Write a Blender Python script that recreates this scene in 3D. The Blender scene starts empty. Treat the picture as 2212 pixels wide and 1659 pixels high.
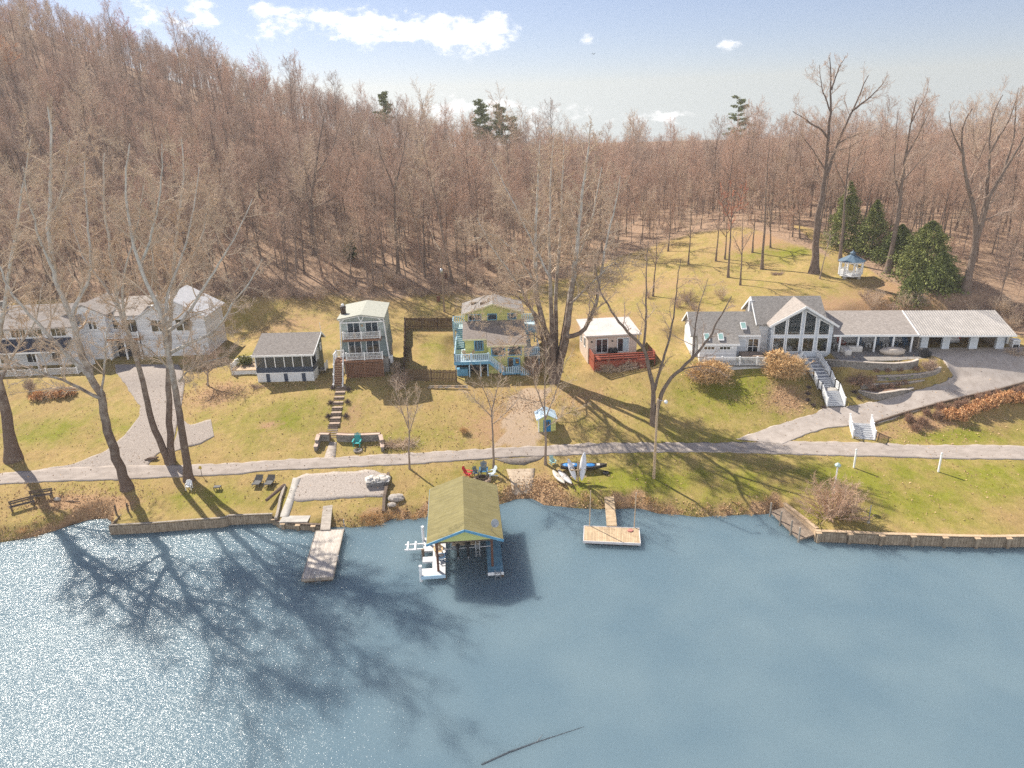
import math, random
import numpy as np
# ---------------------------------------------------------------- camera model
W2, H2, FPX = 2212.0, 1659.0, 1535.0
CAM_H, PITCH, ROLL = 37.0, math.radians(20.0), math.radians(-1.5)
ZK = 0.925
_r = np.array([1.0, 0, 0]); _u = np.array([0, math.sin(PITCH), math.cos(PITCH)]); _f = np.array([0, math.cos(PITCH), -math.sin(PITCH)])
CR = math.cos(ROLL)*_r + math.sin(ROLL)*_u
CU = -math.sin(ROLL)*_r + math.cos(ROLL)*_u
CAM = np.array([0, 0, CAM_H])
REG = dict(A=(0,800,700,2212), B=(650,850,600,2212), C=(1150,800,600,2212), D=(1650,900,500,2212), E=(2000,850,600,2212),
           F=(2450,850,622,2212), G=(0,1250,700,2212), H=(650,1250,600,1914), I=(1150,1350,500,1659), J=(1550,1200,600,2212),
           K=(2250,1250,822,2212), L=(0,0,1100,2212), M=(1000,0,1100,2212), N=(2000,100,1072,2212))

def zp(reg, x, y):
    """a position in one of the enlarged views of the photograph, as a position in the 2212 wide view"""
    x0, y0, w, n = REG[reg]
    return ((x0 + x*w/n)*0.72, (y0 + y*w/n)*0.72)

def ray(px, py):
    d = (px-W2/2)/FPX*CR - (py-H2/2)/FPX*CU + _f
    return d/np.linalg.norm(d)

def at_z(px, py, z):
    d = ray(px, py)
    return CAM + d*((z-CAM_H)/d[2])

def proj(p):
    v = np.asarray(p, float)-CAM
    zc = v@_f
    return (W2/2+FPX*(v@CR)/zc, H2/2-FPX*(v@CU)/zc, zc)

# ---------------------------------------------------------------- terrain
def zpl(reg, pts): return [zp(reg, *p) for p in pts]
SHORE_PX = ([(-500, 1255), (-200, 1205)] + zpl('G', [(0,1205),(300,1160),(520,1092),(650,1042),(830,992),(1030,972)]) + zpl('G', [(1072,1115),(1480,1092),(1850,1062),(2150,1042)])
   + zpl('H', [(100,1032),(545,1015),(590,1062),(820,1080),(990,1090),(1100,1078),(1300,1080),(1500,1058),(1610,1036),(1650,1006),(1720,985)])
   + zpl('I', [(60,722),(180,712),(330,705),(500,670),(750,640),(1000,600),(1160,560),(1250,530),(1330,503),(1480,500),(1580,540)])
   + zpl('J', [(180,1125),(300,1180),(650,1210),(900,1222),(1150,1216),(1400,1216),(1560,1272),(1850,1292),(2060,1320),(2200,1300)])
   + zpl('K', [(120,800),(278,765),(515,965)]) + zpl('K', [(545,1005),(790,1015),(1070,1030),(1370,1037),(1660,1047),(1940,1052),(2212,1048)]) + [(2400,1182),(2700,1190)])
SHORE = np.array([at_z(px, py, 0)[:2] for px, py in SHORE_PX])
_sx = np.maximum.accumulate(SHORE[:, 0] + np.arange(len(SHORE))*1e-4)
def shore_y(x): return np.interp(x, _sx, SHORE[:, 1])
def _sxat(reg, x, y): return at_z(*zp(reg, x, y), 0)[0]
WALLS = [(_sxat('G',1055,1060), _sxat('H',990,1090)), (_sxat('K',535,1005), 400.0)]
def wall_f(x):
    x = np.asarray(x, float); f = np.zeros_like(x)
    for a, b in WALLS: f = np.maximum(f, ((x > a) & (x < b)).astype(float))
    return f

CTL = [(0,1150,1.0),(100,1120,1.0),(330,1110,1.0),(560,1100,1.0),(760,1100,.9),(900,1080,.9),(1140,1070,.6),(1250,1085,.9),(1450,1085,.9),(1640,1095,.8),(1800,1140,1.0),(2000,1150,1.0),(2200,1160,1.0),
 (65,1080,1.7),(470,1050,1.7),(730,1040,1.7),(950,1030,1.7),(1200,1030,1.5),(1412,1032,1.7),(1700,1040,1.7),(2000,1060,1.7),(2200,1080,1.7),
 (0,1035,2.3),(275,1020,2.3),(550,1005,2.3),(886,990,2.3),(1180,980,2.3),(1412,965,2.4),(1650,965,2.5),(1900,970,2.5),(2200,978,2.5),
 (-200,900,4.0),(150,900,3.9),(330,920,3.6),(420,920,3.6),(560,920,3.8),(640,880,4.7),(720,980,2.5),(735,860,5.3),(760,920,3.6),(900,900,4.2),(1050,920,3.8),(1180,930,3.5),(1412,925,3.5),(1600,880,4.5),(1500,840,5.4),(1300,840,5.2),
 (50,850,5.0),(250,800,5.8),(400,800,5.6),(620,825,5.9),(790,820,6.2),(1060,820,5.8),(1330,800,6.6),(1480,800,7.0),(1640,800,7.4),
 (1700,930,3.1),(1810,883,4.2),(2000,862,5.0),(2140,825,6.3),(2300,790,7.2),(2100,775,7.9),(1950,770,8.1),(1850,760,8.2),(1720,766,8.1),(2200,770,8.0),
 (1960,925,2.9),(2200,900,3.4),(2050,940,2.8),(2000,905,3.7),
 (1500,690,9.6),(1650,650,11.6),(1850,660,11.2),(2050,670,11.2),(2250,680,11.0),
 (1840,603,13.5),(1760,590,14.0),(1920,590,14.2),(2085,625,13.2),(1640,585,13.2),(1575,600,12.4),(1700,500,18.0),(1550,520,16.0),(1400,560,12.5),(1350,650,9.6),(1240,650,9.2),
 (960,670,8.6),(680,560,14.5),(860,610,11.5),(780,645,9.8),(600,680,8.6),(400,650,10.5),(150,650,10.5),(-150,650,10.5),(700,690,8.2),(1150,600,10.5)]
_far = []
for px, rz, z180 in [(-500,82,44),(-300,91,44),(0,79,37),(250,65,32),(480,52.5,28),(700,41,23.5),(860,31,20.5),(990,26,18),(1130,22,16.5),(1400,18.5,16.3),(1800,19,17.2),(2212,21.5,17.7),(2600,23,17.7)]:
    for Y, z in ((182, z180), (265, rz), (360, rz-6), (600, rz-40)):
        _far.append(((px-1106)/FPX*(Y*.94+(37-z)*.34), Y, z*ZK))
_P = [tuple(at_z(px, py, z*ZK)) for px, py, z in CTL] + _far
_P = np.array(_P)
def _tps_fit(P, lam=0.6):
    n = len(P); xy = P[:, :2]/100.0
    r2 = ((xy[:, None]-xy[None])**2).sum(-1)
    K = r2*np.log(r2+1e-12)*0.5
    A = np.zeros((n+3, n+3)); A[:n, :n] = K + lam*1e-3*np.eye(n); A[:n, n] = 1; A[:n, n+1:] = xy; A[n, :n] = 1; A[n+1:, :n] = xy.T
    b = np.zeros(n+3); b[:n] = P[:, 2]
    return np.linalg.solve(A, b), xy
_wt, _cxy = _tps_fit(_P)
def _tps(x, y):
    q = np.stack([np.ravel(x), np.ravel(y)], -1)/100.0
    out = np.empty(len(q))
    for i in range(0, len(q), 20000):
        r2 = ((q[i:i+20000, None]-_cxy[None])**2).sum(-1)
        out[i:i+20000] = (r2*np.log(r2+1e-12)*0.5)@_wt[:-3] + _wt[-3] + q[i:i+20000]@_wt[-2:]
    return out.reshape(np.shape(x))
def sstep(a, b, t):
    t = np.clip((t-a)/(b-a), 0, 1); return t*t*(3-2*t)
CUTS = []   # ground kept below a flight of stairs
PADS = []   # (cx, cy, halfx, halfy, yaw, z, soft): ground levelled under houses
def _hash_noise(x, y, s):
    a = np.sin(x/s*1.3+y/s*0.7)*np.sin(y/s*1.1-x/s*0.4+1.7)+0.5*np.sin(x/s*2.9+0.3)*np.sin(y/s*3.3+x/s*1.2)
    return a
def terrain(x, y):
    x = np.asarray(x, float); y = np.asarray(y, float)
    x, y = np.broadcast_arrays(x, y)
    xc = np.clip(x, -260, 260); yc = np.clip(y, 40, 560)
    z = _tps(xc, yc)
    z = np.where(y > 560, z - (y-560)*0.03, z)
    z = np.maximum(z, -20) + 0.10*_hash_noise(x, y, 3.1)*sstep(100, 130, y) + 0.7*_hash_noise(x, y, 17.0)*sstep(120, 170, y)
    for cx, cy, hx, hy, yaw, pz, soft in PADS:
        c, s_ = math.cos(yaw), math.sin(yaw)
        lx = np.abs((x-cx)*c+(y-cy)*s_)-hx; ly = np.abs(-(x-cx)*s_+(y-cy)*c)-hy
        d = np.maximum(np.maximum(lx, ly), 0)
        d = np.sqrt(np.maximum(lx, 0)**2+np.maximum(ly, 0)**2)
        w = 1-sstep(0, soft, d)
        z = z*(1-w)+pz*w
    for x0, x1, y0, z0, y1, z1, soft in CUTS:
        dx = np.maximum(np.maximum(x0-x, x-x1), 0); dy = np.maximum(np.maximum(y0-y, y-y1), 0); w = 1-sstep(0, soft, np.sqrt(dx*dx+dy*dy))
        zl = z0+(z1-z0)*np.clip((y-y0)/(y1-y0), 0, 1); z = np.where(z > zl, z*(1-w)+zl*w, z)
    s = y - shore_y(x)
    wf = wall_f(x)
    top = np.maximum(z, 0.55*ZK)
    wob = 0.25*np.sin(x*1.7)+0.2*np.sin(x*4.1+1)
    nat = np.where(s < 0, -0.12+0.25*s, -0.12 + (top+0.12)*sstep(-0.1, 2.1+wob, s)**0.8)
    wal = np.where(s < 0.04, -1.6, top)
    out = nat*(1-wf)+wal*wf
    return np.where(s < -0.3, np.maximum(-1.6, -0.15+0.3*s), out)
def tz(x, y): return float(terrain(np.array([x]), np.array([y]))[0])
def G(px, py, dz=0.0):
    """the place on the ground seen at (px, py)"""
    d = ray(px, py)
    t = np.concatenate([np.arange(55, 160, 0.25), np.arange(160, 460, 1.0)])
    p = CAM[None]+d[None]*t[:, None]
    h = p[:, 2]-np.maximum(terrain(p[:, 0], p[:, 1]), -5)-dz
    i = np.argmax(h < 0)
    if h[i] >= 0: i = len(t)-1
    a, b = t[max(i-1, 0)], t[i]
    for _ in range(25):
        m = (a+b)/2; q = CAM+d*m
        if q[2]-tz(q[0], q[1])-dz < 0: b = m
        else: a = m
    q = CAM+d*b
    return np.array([q[0], q[1], tz(q[0], q[1])])
def GZ(reg, x, y): return G(*zp(reg, x, y))
import bpy
from mathutils import Vector
R = math.radians
scn = bpy.context.scene
COL = scn.collection
rng = np.random.default_rng(7)
random.seed(7)
def lf(x, y, yaw, p):
    """house-local (x, y) to world"""
    a = R(yaw); return (x+p[0]*math.cos(a)-p[1]*math.sin(a), y+p[0]*math.sin(a)+p[1]*math.cos(a))
HA, HB, HC, HE, HF, HG = (-71.86,97.67,5.44,3), (-34.28,90.64,5.21,0), (-22.0,89.80,5.81,4), (-3.06,90.92,5.66,2), (10.93,89.52,5.83,5), (34.04,89.29,7.67,-5)
def pad(h, cx, cy, hx, hy, z, soft):
    x, y = lf(h[0], h[1], h[3], (cx, cy)); PADS.append((x, y, hx, hy, R(h[3]), z, soft))
pad(HA, 12, 8, 17, 9.5, 5.42, 7); pad(HB, 3.8, 3, 4.2, 3.2, 5.2, 3); pad(HC, 2.4, 5, 3.3, 5.2, 5.75, 2.5)
pad(HE, 0.5, 6, 5, 6.5, 5.5, 3); pad(HF, 3.4, 4.5, 4, 4, 5.95, 2.5)
pad(HG, -1.5, 4.5, 9, 4.5, 7.4, 3); pad(HG, 13.5, 4.2, 6, 7.3, 8.03, 3.0); pad(HG, 25.5, 6.5, 7.5, 5.6, 8.03, 5.5)
CUTS.append((37.7, 40.5, 79.9, 3.9, 84.2, 5.7, 1.8)); CUTS.append((37.7, 40.5, 84.2, 5.7, 89.2, 7.1, 1.8))
PADS.append((55.1, 113.6, 2, 2, 0, 12.5, 2))

# ---------------------------------------------------------------- things, parts, meshes
def tag(o, label=None, cat=None, group=None, kind=None):
    if label: o['label'] = label
    if cat: o['category'] = cat
    if group: o['group'] = group
    if kind: o['kind'] = kind
    return o
def thing(name, label, cat, loc=(0, 0, 0), yaw=0.0, group=None):
    o = bpy.data.objects.new(name, None); COL.objects.link(o)
    o.location = loc; o.rotation_euler = (0, 0, R(yaw)); o.empty_display_size = 0.3
    return tag(o, label, cat, group)
class MB:
    def __init__(s): s.v = []; s.f = []; s.n = 0; s.m = []
    def add(s, v, f, mi=0):
        s.v.append(np.asarray(v, float).reshape(-1, 3)); n = s.n
        for q in f: s.f.append([i+n for i in q]); s.m.append(mi)
        s.n += len(s.v[-1]); return s
    def bx(s, x0, y0, z0, x1, y1, z1, mi=0):
        v = [(x0,y0,z0),(x1,y0,z0),(x1,y1,z0),(x0,y1,z0),(x0,y0,z1),(x1,y0,z1),(x1,y1,z1),(x0,y1,z1)]
        return s.add(v, [(0,3,2,1),(4,5,6,7),(0,1,5,4),(1,2,6,5),(2,3,7,6),(3,0,4,7)], mi)
    def beam(s, p, q, w, h=None, mi=0, up=(0, 0, 1)):
        h = w if h is None else h
        p = np.array(p, float); q = np.array(q, float); d = q-p; L = np.linalg.norm(d)
        if L < 1e-6: return s
        d /= L; u = np.cross(d, up)
        if np.linalg.norm(u) < 1e-3: u = np.cross(d, (0, 1, 0))
        u /= np.linalg.norm(u); t = np.cross(u, d)
        c = [(-w/2,-h/2),(w/2,-h/2),(w/2,h/2),(-w/2,h/2)]
        v = [p+u*a+t*b for a, b in c]+[q+u*a+t*b for a, b in c]
        return s.add(v, [(0,3,2,1),(4,5,6,7),(0,1,5,4),(1,2,6,5),(2,3,7,6),(3,0,4,7)][0:0]+[(3,2,1,0),(4,5,6,7),(0,1,5,4),(1,2,6,5),(2,3,7,6),(3,0,4,7)], mi)
    def tube(s, pts, rad, n=6, mi=0, cap=True):
        v, f = tube_arrays(np.asarray(pts, float)[None], np.broadcast_to(np.asarray(rad, float), (len(pts),))[None], n)
        s.add(v, f.tolist(), mi)
        if cap: s.add(v[:n], [list(range(n))[::-1]], mi); s.add(v[-n:], [list(range(n))], mi)
        return s
    def slab(s, pts, th, mi=0):
        """polygon with thickness, downwards along z"""
        n = len(pts); a = np.array(pts, float); b = a-np.array([0, 0, th])
        f = [list(range(n)), list(range(2*n-1, n-1, -1))]+[[(i+1) % n, i, n+i, n+(i+1) % n] for i in range(n)]
        return s.add(np.vstack([a, b]), f, mi)
    def prism(s, poly, y0, y1, mi=0):
        """polygon in x, z pushed along y"""
        n = len(poly); a = [(x, y0, z) for x, z in poly]; b = [(x, y1, z) for x, z in poly]
        f = [list(range(n)), list(range(2*n-1, n-1, -1))]+[[(i+1) % n, i, n+i, n+(i+1) % n] for i in range(n)]
        return s.add(a+b, f, mi)
    def prismx(s, poly, x0, x1, mi=0):
        """polygon in y, z pushed along x"""
        n = len(poly); a = [(x0, y, z) for y, z in poly]; b = [(x1, y, z) for y, z in poly]
        f = [list(range(n))[::-1], list(range(n, 2*n))]+[[i, (i+1) % n, n+(i+1) % n, n+i] for i in range(n)]
        return s.add(a+b, f, mi)
    def lathe(s, prof, c=(0, 0, 0), n=12, mi=0):
        k = len(prof); v = []
        for r, z in prof:
            for i in range(n): a = 2*math.pi*i/n; v.append((c[0]+r*math.cos(a), c[1]+r*math.sin(a), c[2]+z))
        f = [(j*n+i, j*n+(i+1) % n, (j+1)*n+(i+1) % n, (j+1)*n+i) for j in range(k-1) for i in range(n)]
        f += [list(range(n))[::-1], list(range((k-1)*n, k*n))]
        return s.add(v, f, mi)
    def lump(s, c, r, seed=0, n=10, m=6, amp=0.15, mi=0):
        rr = np.random.default_rng(seed); r = np.broadcast_to(np.asarray(r, float), (3,)); v = []
        for j in range(1, m):
            for i in range(n):
                th = math.pi*j/m; ph = 2*math.pi*i/n; k = 1+amp*(rr.random()*2-1)
                v.append((c[0]+r[0]*k*math.sin(th)*math.cos(ph), c[1]+r[1]*k*math.sin(th)*math.sin(ph), c[2]+r[2]*k*math.cos(th)))
        v += [(c[0], c[1], c[2]+r[2]), (c[0], c[1], c[2]-r[2])]; t = len(v)-2
        f = [(j*n+i, (j+1)*n+i, (j+1)*n+(i+1) % n, j*n+(i+1) % n) for j in range(m-2) for i in range(n)]
        f += [(t, i, (i+1) % n) for i in range(n)]+[(t+1, (m-2)*n+(i+1) % n, (m-2)*n+i) for i in range(n)]
        return s.add(v, f, mi)
    def build(s, name, mat, parent=None, smooth=False, loc=None):
        v = np.vstack(s.v) if s.v else np.zeros((0, 3))
        me = bpy.data.meshes.new(name); me.from_pydata(v.tolist(), [], s.f)
        mats = mat if isinstance(mat, (list, tuple)) else [mat]
        for mm in mats: me.materials.append(mm)
        if len(mats) > 1: me.polygons.foreach_set('material_index', s.m)
        if smooth: me.polygons.foreach_set('use_smooth', [True]*len(s.f))
        me.update(); return link(name, me, parent, loc)
def link(name, me, parent=None, loc=None):
    o = bpy.data.objects.new(name, me); COL.objects.link(o)
    if parent is not None: o.parent = parent
    if loc is not None: o.location = loc
    return o
def solo(mb, name, mat, label, cat, group=None, smooth=False, loc=None, kind=None, yaw=0):
    o = mb.build(name, mat, None, smooth, loc); o.rotation_euler = (0, 0, R(yaw)); return tag(o, label, cat, group, kind)
def np_mesh(name, v, f, mat, smooth=False):
    v = np.asarray(v, np.float32); f = np.asarray(f, np.int32); k = f.shape[1]
    me = bpy.data.meshes.new(name); me.vertices.add(len(v)); me.vertices.foreach_set('co', v.ravel())
    me.loops.add(f.size); me.loops.foreach_set('vertex_index', f.ravel())
    me.polygons.add(len(f)); me.polygons.foreach_set('loop_start', np.arange(len(f), dtype=np.int32)*k)
    me.polygons.foreach_set('loop_total', np.full(len(f), k, np.int32))
    if smooth: me.polygons.foreach_set('use_smooth', np.ones(len(f), bool))
    me.materials.append(mat); me.update(calc_edges=True); return me
def copy_tree(o, parent=None):
    c = o.copy(); COL.objects.link(c); c.parent = parent
    for ch in list(o.children): copy_tree(ch, c)
    return c
def tube_arrays(P, Rd, n):
    """M polylines of k points -> verts, quads"""
    M, k, _ = P.shape
    T = np.empty_like(P); T[:, 1:-1] = P[:, 2:]-P[:, :-2]; T[:, 0] = P[:, 1]-P[:, 0]; T[:, -1] = P[:, -1]-P[:, -2]
    T /= np.linalg.norm(T, axis=2, keepdims=True)+1e-9
    ref = np.where(np.abs(T[:, :1, 2:3]) > 0.9, np.array([1.0, 0, 0]), np.array([0, 0, 1.0]))
    ref = np.broadcast_to(ref, T.shape)
    U = np.cross(T, ref); U /= np.linalg.norm(U, axis=2, keepdims=True)+1e-9
    V = np.cross(T, U)
    a = np.arange(n)*2*math.pi/n
    ring = U[:, :, None]*np.cos(a)[None, None, :, None]+V[:, :, None]*np.sin(a)[None, None, :, None]
    v = P[:, :, None]+ring*Rd[:, :, None, None]
    v = v.reshape(-1, 3)
    i = np.arange(M)[:, None, None]*k*n+np.arange(k-1)[None, :, None]*n
    j = np.arange(n)[None, None]; j2 = (j+1) % n
    f = np.stack([i+j, i+n+j, i+n+j2, i+j2], -1).reshape(-1, 4)
    return v, f

# ---------------------------------------------------------------- materials
class NT:
    def __init__(s, name):
        s.m = bpy.data.materials.new(name); s.m.use_nodes = True; s.t = s.m.node_tree
        s.bs = s.t.nodes['Principled BSDF']; s.out = s.t.nodes['Material Output']
    def n(s, kind, **kw):
        nd = s.t.nodes.new(kind)
        for k, v in kw.items():
            if k in nd.inputs: nd.inputs[k].default_value = v
            else: setattr(nd, k, v)
        return nd
    def l(s, a, b): s.t.links.new(a, b)
def c4(c): return (c[0], c[1], c[2], 1)
MATS = {}
def M(name, c1, c2=None, scale=3.0, rough=0.8, bump=0.0, detail=5, stretch=(1, 1, 1), metal=0.0, spec=0.3, bscale=None, tex=None, lo=0.35, hi=0.65, tkw=None):
    if name in MATS: return MATS[name]
    b = NT(name); t = b.n('ShaderNodeTexCoord'); mp = b.n('ShaderNodeMapping'); mp.inputs['Scale'].default_value = stretch
    b.l(t.outputs['Object'], mp.inputs['Vector'])
    if c2 is None: c1, c2 = [x*0.82 for x in c1], [min(1, x*1.15) for x in c1]
    nz = b.n('ShaderNodeTexNoise', Scale=scale, Detail=detail, Roughness=0.65); b.l(mp.outputs[0], nz.inputs['Vector'])
    rp = b.n('ShaderNodeValToRGB'); rp.color_ramp.elements[0].position = lo; rp.color_ramp.elements[1].position = hi
    rp.color_ramp.elements[0].color = c4(c1); rp.color_ramp.elements[1].color = c4(c2)
    b.l(nz.outputs['Fac'], rp.inputs[0]); col = rp.outputs[0]; hsrc = nz.outputs['Fac']
    if tex == 'brick':
        k = dict(w=0.4, h=0.15, mortar=0.012, dark=0.55, axis='xy', off=0.5); k.update(tkw or {})
        sx = b.n('ShaderNodeSeparateXYZ'); b.l(t.outputs['Object'], sx.inputs[0]); cb = b.n('ShaderNodeCombineXYZ')
        for i, a in enumerate(k['axis']): b.l(sx.outputs['XYZ'.index(a.upper())], cb.inputs[i])
        br = b.n('ShaderNodeTexBrick', Scale=1.0); br.offset = k['off']
        br.inputs['Brick Width'].default_value = k['w']; br.inputs['Row Height'].default_value = k['h']; br.inputs['Mortar Size'].default_value = k['mortar']
        br.inputs['Color1'].default_value = (1, 1, 1, 1); br.inputs['Color2'].default_value = (.74, .74, .74, 1); br.inputs['Mortar'].default_value = (k['dark'],)*3+(1,)
        b.l(cb.outputs[0], br.inputs['Vector'])
        mx = b.n('ShaderNodeMixRGB', blend_type='MULTIPLY'); mx.inputs[0].default_value = 1
        b.l(col, mx.inputs[1]); b.l(br.outputs['Color'], mx.inputs[2]); col = mx.outputs[0]; hsrc = br.outputs['Color']
    b.l(col, b.bs.inputs['Base Color'])
    b.bs.inputs['Roughness'].default_value = rough; b.bs.inputs['Metallic'].default_value = metal; b.bs.inputs['Specular IOR Level'].default_value = spec
    if bump:
        bp = b.n('ShaderNodeBump', Strength=bump, Distance=0.05)
        if bscale and tex != 'brick':
            n2 = b.n('ShaderNodeTexNoise', Scale=bscale, Detail=4.0); b.l(mp.outputs[0], n2.inputs['Vector']); hsrc = n2.outputs['Fac']
        b.l(hsrc, bp.inputs['Height']); b.l(bp.outputs[0], b.bs.inputs['Normal'])
    MATS[name] = b.m; return b.m
def siding(name, c, period=0.2, axis='z'):
    return M(name, [x*0.9 for x in c], c, scale=1.5, rough=0.6, bump=0.25, tex='brick', tkw=dict(w=30.0, h=period, mortar=0.016, dark=0.72, axis=('xz' if axis == 'z' else 'zx')))
def planks(name, c1, c2, w=0.15, axis='xy'):
    return M(name, c1, c2, scale=2.5, rough=0.85, bump=0.3, tex='brick', tkw=dict(w=3.0, h=w, mortar=0.012, dark=0.5, axis=axis))
def shingle(name, c1, c2, axis='xy'):
    return M(name, c1, c2, scale=5, rough=0.95, bump=0.3, tex='brick', spec=0.1, tkw=dict(w=0.32, h=0.16, mortar=0.01, dark=0.7, axis=axis))
def glassm(name, tint=(0.02, 0.03, 0.04), alpha=1.0, rough=0.03):
    b = NT(name); b.bs.inputs['Base Color'].default_value = c4(tint); b.bs.inputs['Roughness'].default_value = rough
    b.bs.inputs['IOR'].default_value = 1.95; b.bs.inputs['Alpha'].default_value = alpha; MATS[name] = b.m; return b.m

m_white = M('white_paint', (.72,.73,.74), (.84,.85,.86), 2, .55)
m_trim = M('white_trim', (.74,.75,.76), (.84,.85,.85), 2, .5)
m_glass = glassm('window_glass', (.012,.018,.026))
m_glass2 = glassm('clear_window_glass', (.02,.03,.035), 0.2)
m_bark = M('grey_brown_bark', (.135,.10,.08), (.26,.20,.16), 6, .95, .6, stretch=(1, 1, .25), spec=.1)
m_barkd = M('dark_brown_bark', (.11,.08,.065), (.21,.16,.13), 6, .95, .6, stretch=(1, 1, .25), spec=.1)
m_twig = M('brown_twigs', (.43,.315,.24), (.57,.43,.335), .25, .9, spec=.1)
m_twigd = M('dark_twigs', (.35,.255,.20), (.47,.35,.28), .25, .9, spec=.1)
m_twigr = M('red_brown_twigs', (.49,.325,.24), (.61,.43,.325), .25, .9, spec=.1)
m_twigp = M('pale_twigs', (.50,.38,.275), (.64,.51,.385), .35, .9, spec=.1)
m_tant = M('tan_twigs', (.50,.385,.275), (.66,.52,.39), .35, .9, spec=.1)
m_stem = M('grey_stems', (.22,.17,.135), (.34,.265,.215), 1.5, .95, spec=.1)
m_red = M('red_buds', (.46,.13,.07), (.60,.22,.11), .6, .9, spec=.1)
m_orange = M('orange_leaves', (.55,.20,.05), (.68,.32,.09), .6, .9, spec=.1)
m_conc = M('grey_concrete', (.34,.32,.29), (.48,.45,.41), 1.2, .9, .1, bscale=30)
m_stone = M('grey_block_stone', (.22,.20,.18), (.36,.33,.30), 3, .9, .5, tex='brick', tkw=dict(w=.42, h=.18, mortar=.02, dark=.4, axis='xz'))
m_cap = M('stone_cap', (.42,.36,.31), (.52,.46,.40), 3, .9, .1)
m_mulch = M('brown_mulch', (.12,.075,.05), (.28,.17,.11), 9, .95, .5)
m_black = M('black_plastic', (.012,.012,.014), (.03,.03,.033), 5, .5)
m_metal = M('grey_metal', (.35,.36,.38), (.5,.51,.53), 5, .4, metal=.7)
m_wood = planks('weathered_planks', (.34,.29,.24), (.46,.40,.33), .15, 'yx')
m_woodd = M('dark_timber', (.09,.065,.05), (.18,.135,.10), 4, .9, .4, stretch=(1, 1, .4))
m_woodt = M('tan_timber', (.42,.30,.19), (.56,.42,.28), 4, .9, .2)

# sycamore bark: brown flaking to pale high up (a fact of the bark: it follows height)
def syc(name, z0, z1):
    b = NT(name); t = b.n('ShaderNodeTexCoord'); sp = b.n('ShaderNodeSeparateXYZ'); b.l(t.outputs['Object'], sp.inputs[0])
    nz = b.n('ShaderNodeTexNoise', Scale=1.4, Detail=4.0); b.l(t.outputs['Object'], nz.inputs['Vector'])
    mr = b.n('ShaderNodeMapRange'); mr.inputs[1].default_value = z0; mr.inputs[2].default_value = z1; b.l(sp.outputs[2], mr.inputs[0])
    ad = b.n('ShaderNodeMath', operation='ADD'); b.l(mr.outputs[0], ad.inputs[0])
    sc = b.n('ShaderNodeMath', operation='MULTIPLY_ADD'); sc.inputs[1].default_value = 1.6; sc.inputs[2].default_value = -.8; b.l(nz.outputs['Fac'], sc.inputs[0]); b.l(sc.outputs[0], ad.inputs[1])
    rp = b.n('ShaderNodeValToRGB'); rp.color_ramp.elements[0].position = .1; rp.color_ramp.elements[0].color = (.15,.108,.085,1)
    rp.color_ramp.elements[1].position = .95; rp.color_ramp.elements[1].color = (.50,.46,.40,1); e = rp.color_ramp.elements.new(.5); e.color = (.28,.225,.18,1)
    b.l(ad.outputs[0], rp.inputs[0])
    n2 = b.n('ShaderNodeTexNoise', Scale=7.0, Detail=5.0); mp = b.n('ShaderNodeMapping'); mp.inputs['Scale'].default_value = (1, 1, .3); b.l(t.outputs['Object'], mp.inputs[0]); b.l(mp.outputs[0], n2.inputs['Vector'])
    m2 = b.n('ShaderNodeMapRange'); m2.inputs[3].default_value = .6; m2.inputs[4].default_value = 1.4; b.l(n2.outputs['Fac'], m2.inputs[0])
    mx = b.n('ShaderNodeMixRGB', blend_type='MULTIPLY'); mx.inputs[0].default_value = 1; b.l(rp.outputs[0], mx.inputs[1]); b.l(m2.outputs[0], mx.inputs[2]); b.l(mx.outputs[0], b.bs.inputs['Base Color'])
    bp = b.n('ShaderNodeBump', Strength=.5, Distance=.06); b.l(n2.outputs['Fac'], bp.inputs['Height']); b.l(bp.outputs[0], b.bs.inputs['Normal'])
    b.bs.inputs['Roughness'].default_value = .95; b.bs.inputs['Specular IOR Level'].default_value = .1; return b.m
m_syc = syc('sycamore_bark', 4, 18)

# ---------------------------------------------------------------- terrain sheet
def axis(segs):
    out = []
    for a, b, st in segs: out += list(np.arange(a, b, st))
    return np.array(out+[segs[-1][1]])
TX = axis([(-900, -300, 60), (-300, -130, 8), (-130, -78, 2), (-78, 78, .6), (78, 150, 2), (150, 320, 8), (320, 900, 60)])
TS = np.concatenate([[-60, -14, -6, -3, -1.5, -.8, -.4, -.2, -.08, 0, .05, .12, .25, .4, .6, .8, 1.1, 1.4, 1.7, 2.0, 2.4, 2.9, 3.4], axis([(4, 58, .6), (58, 120, 1.5), (120, 260, 4), (260, 600, 30), (600, 1400, 130)])])
gx, gs = np.meshgrid(TX, TS, indexing='ij')
gy = shore_y(np.clip(gx, -200, 200))+gs
gz = np.empty_like(gx)
for i in range(0, len(TX), 20): gz[i:i+20] = terrain(gx[i:i+20], gy[i:i+20])
nx, ns = gx.shape
ii = (np.arange(nx-1)[:, None]*ns+np.arange(ns-1)[None]).ravel()
gme = None
def poly_in(poly, x, y):
    poly = np.asarray(poly); ins = np.zeros(x.shape, bool); j = len(poly)-1
    for i in range(len(poly)):
        xi, yi = poly[i]; xj, yj = poly[j]
        c = ((yi > y) != (yj > y)) & (x < (xj-xi)*(y-yi)/(yj-yi+1e-12)+xi); ins ^= c; j = i
    return ins
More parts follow.
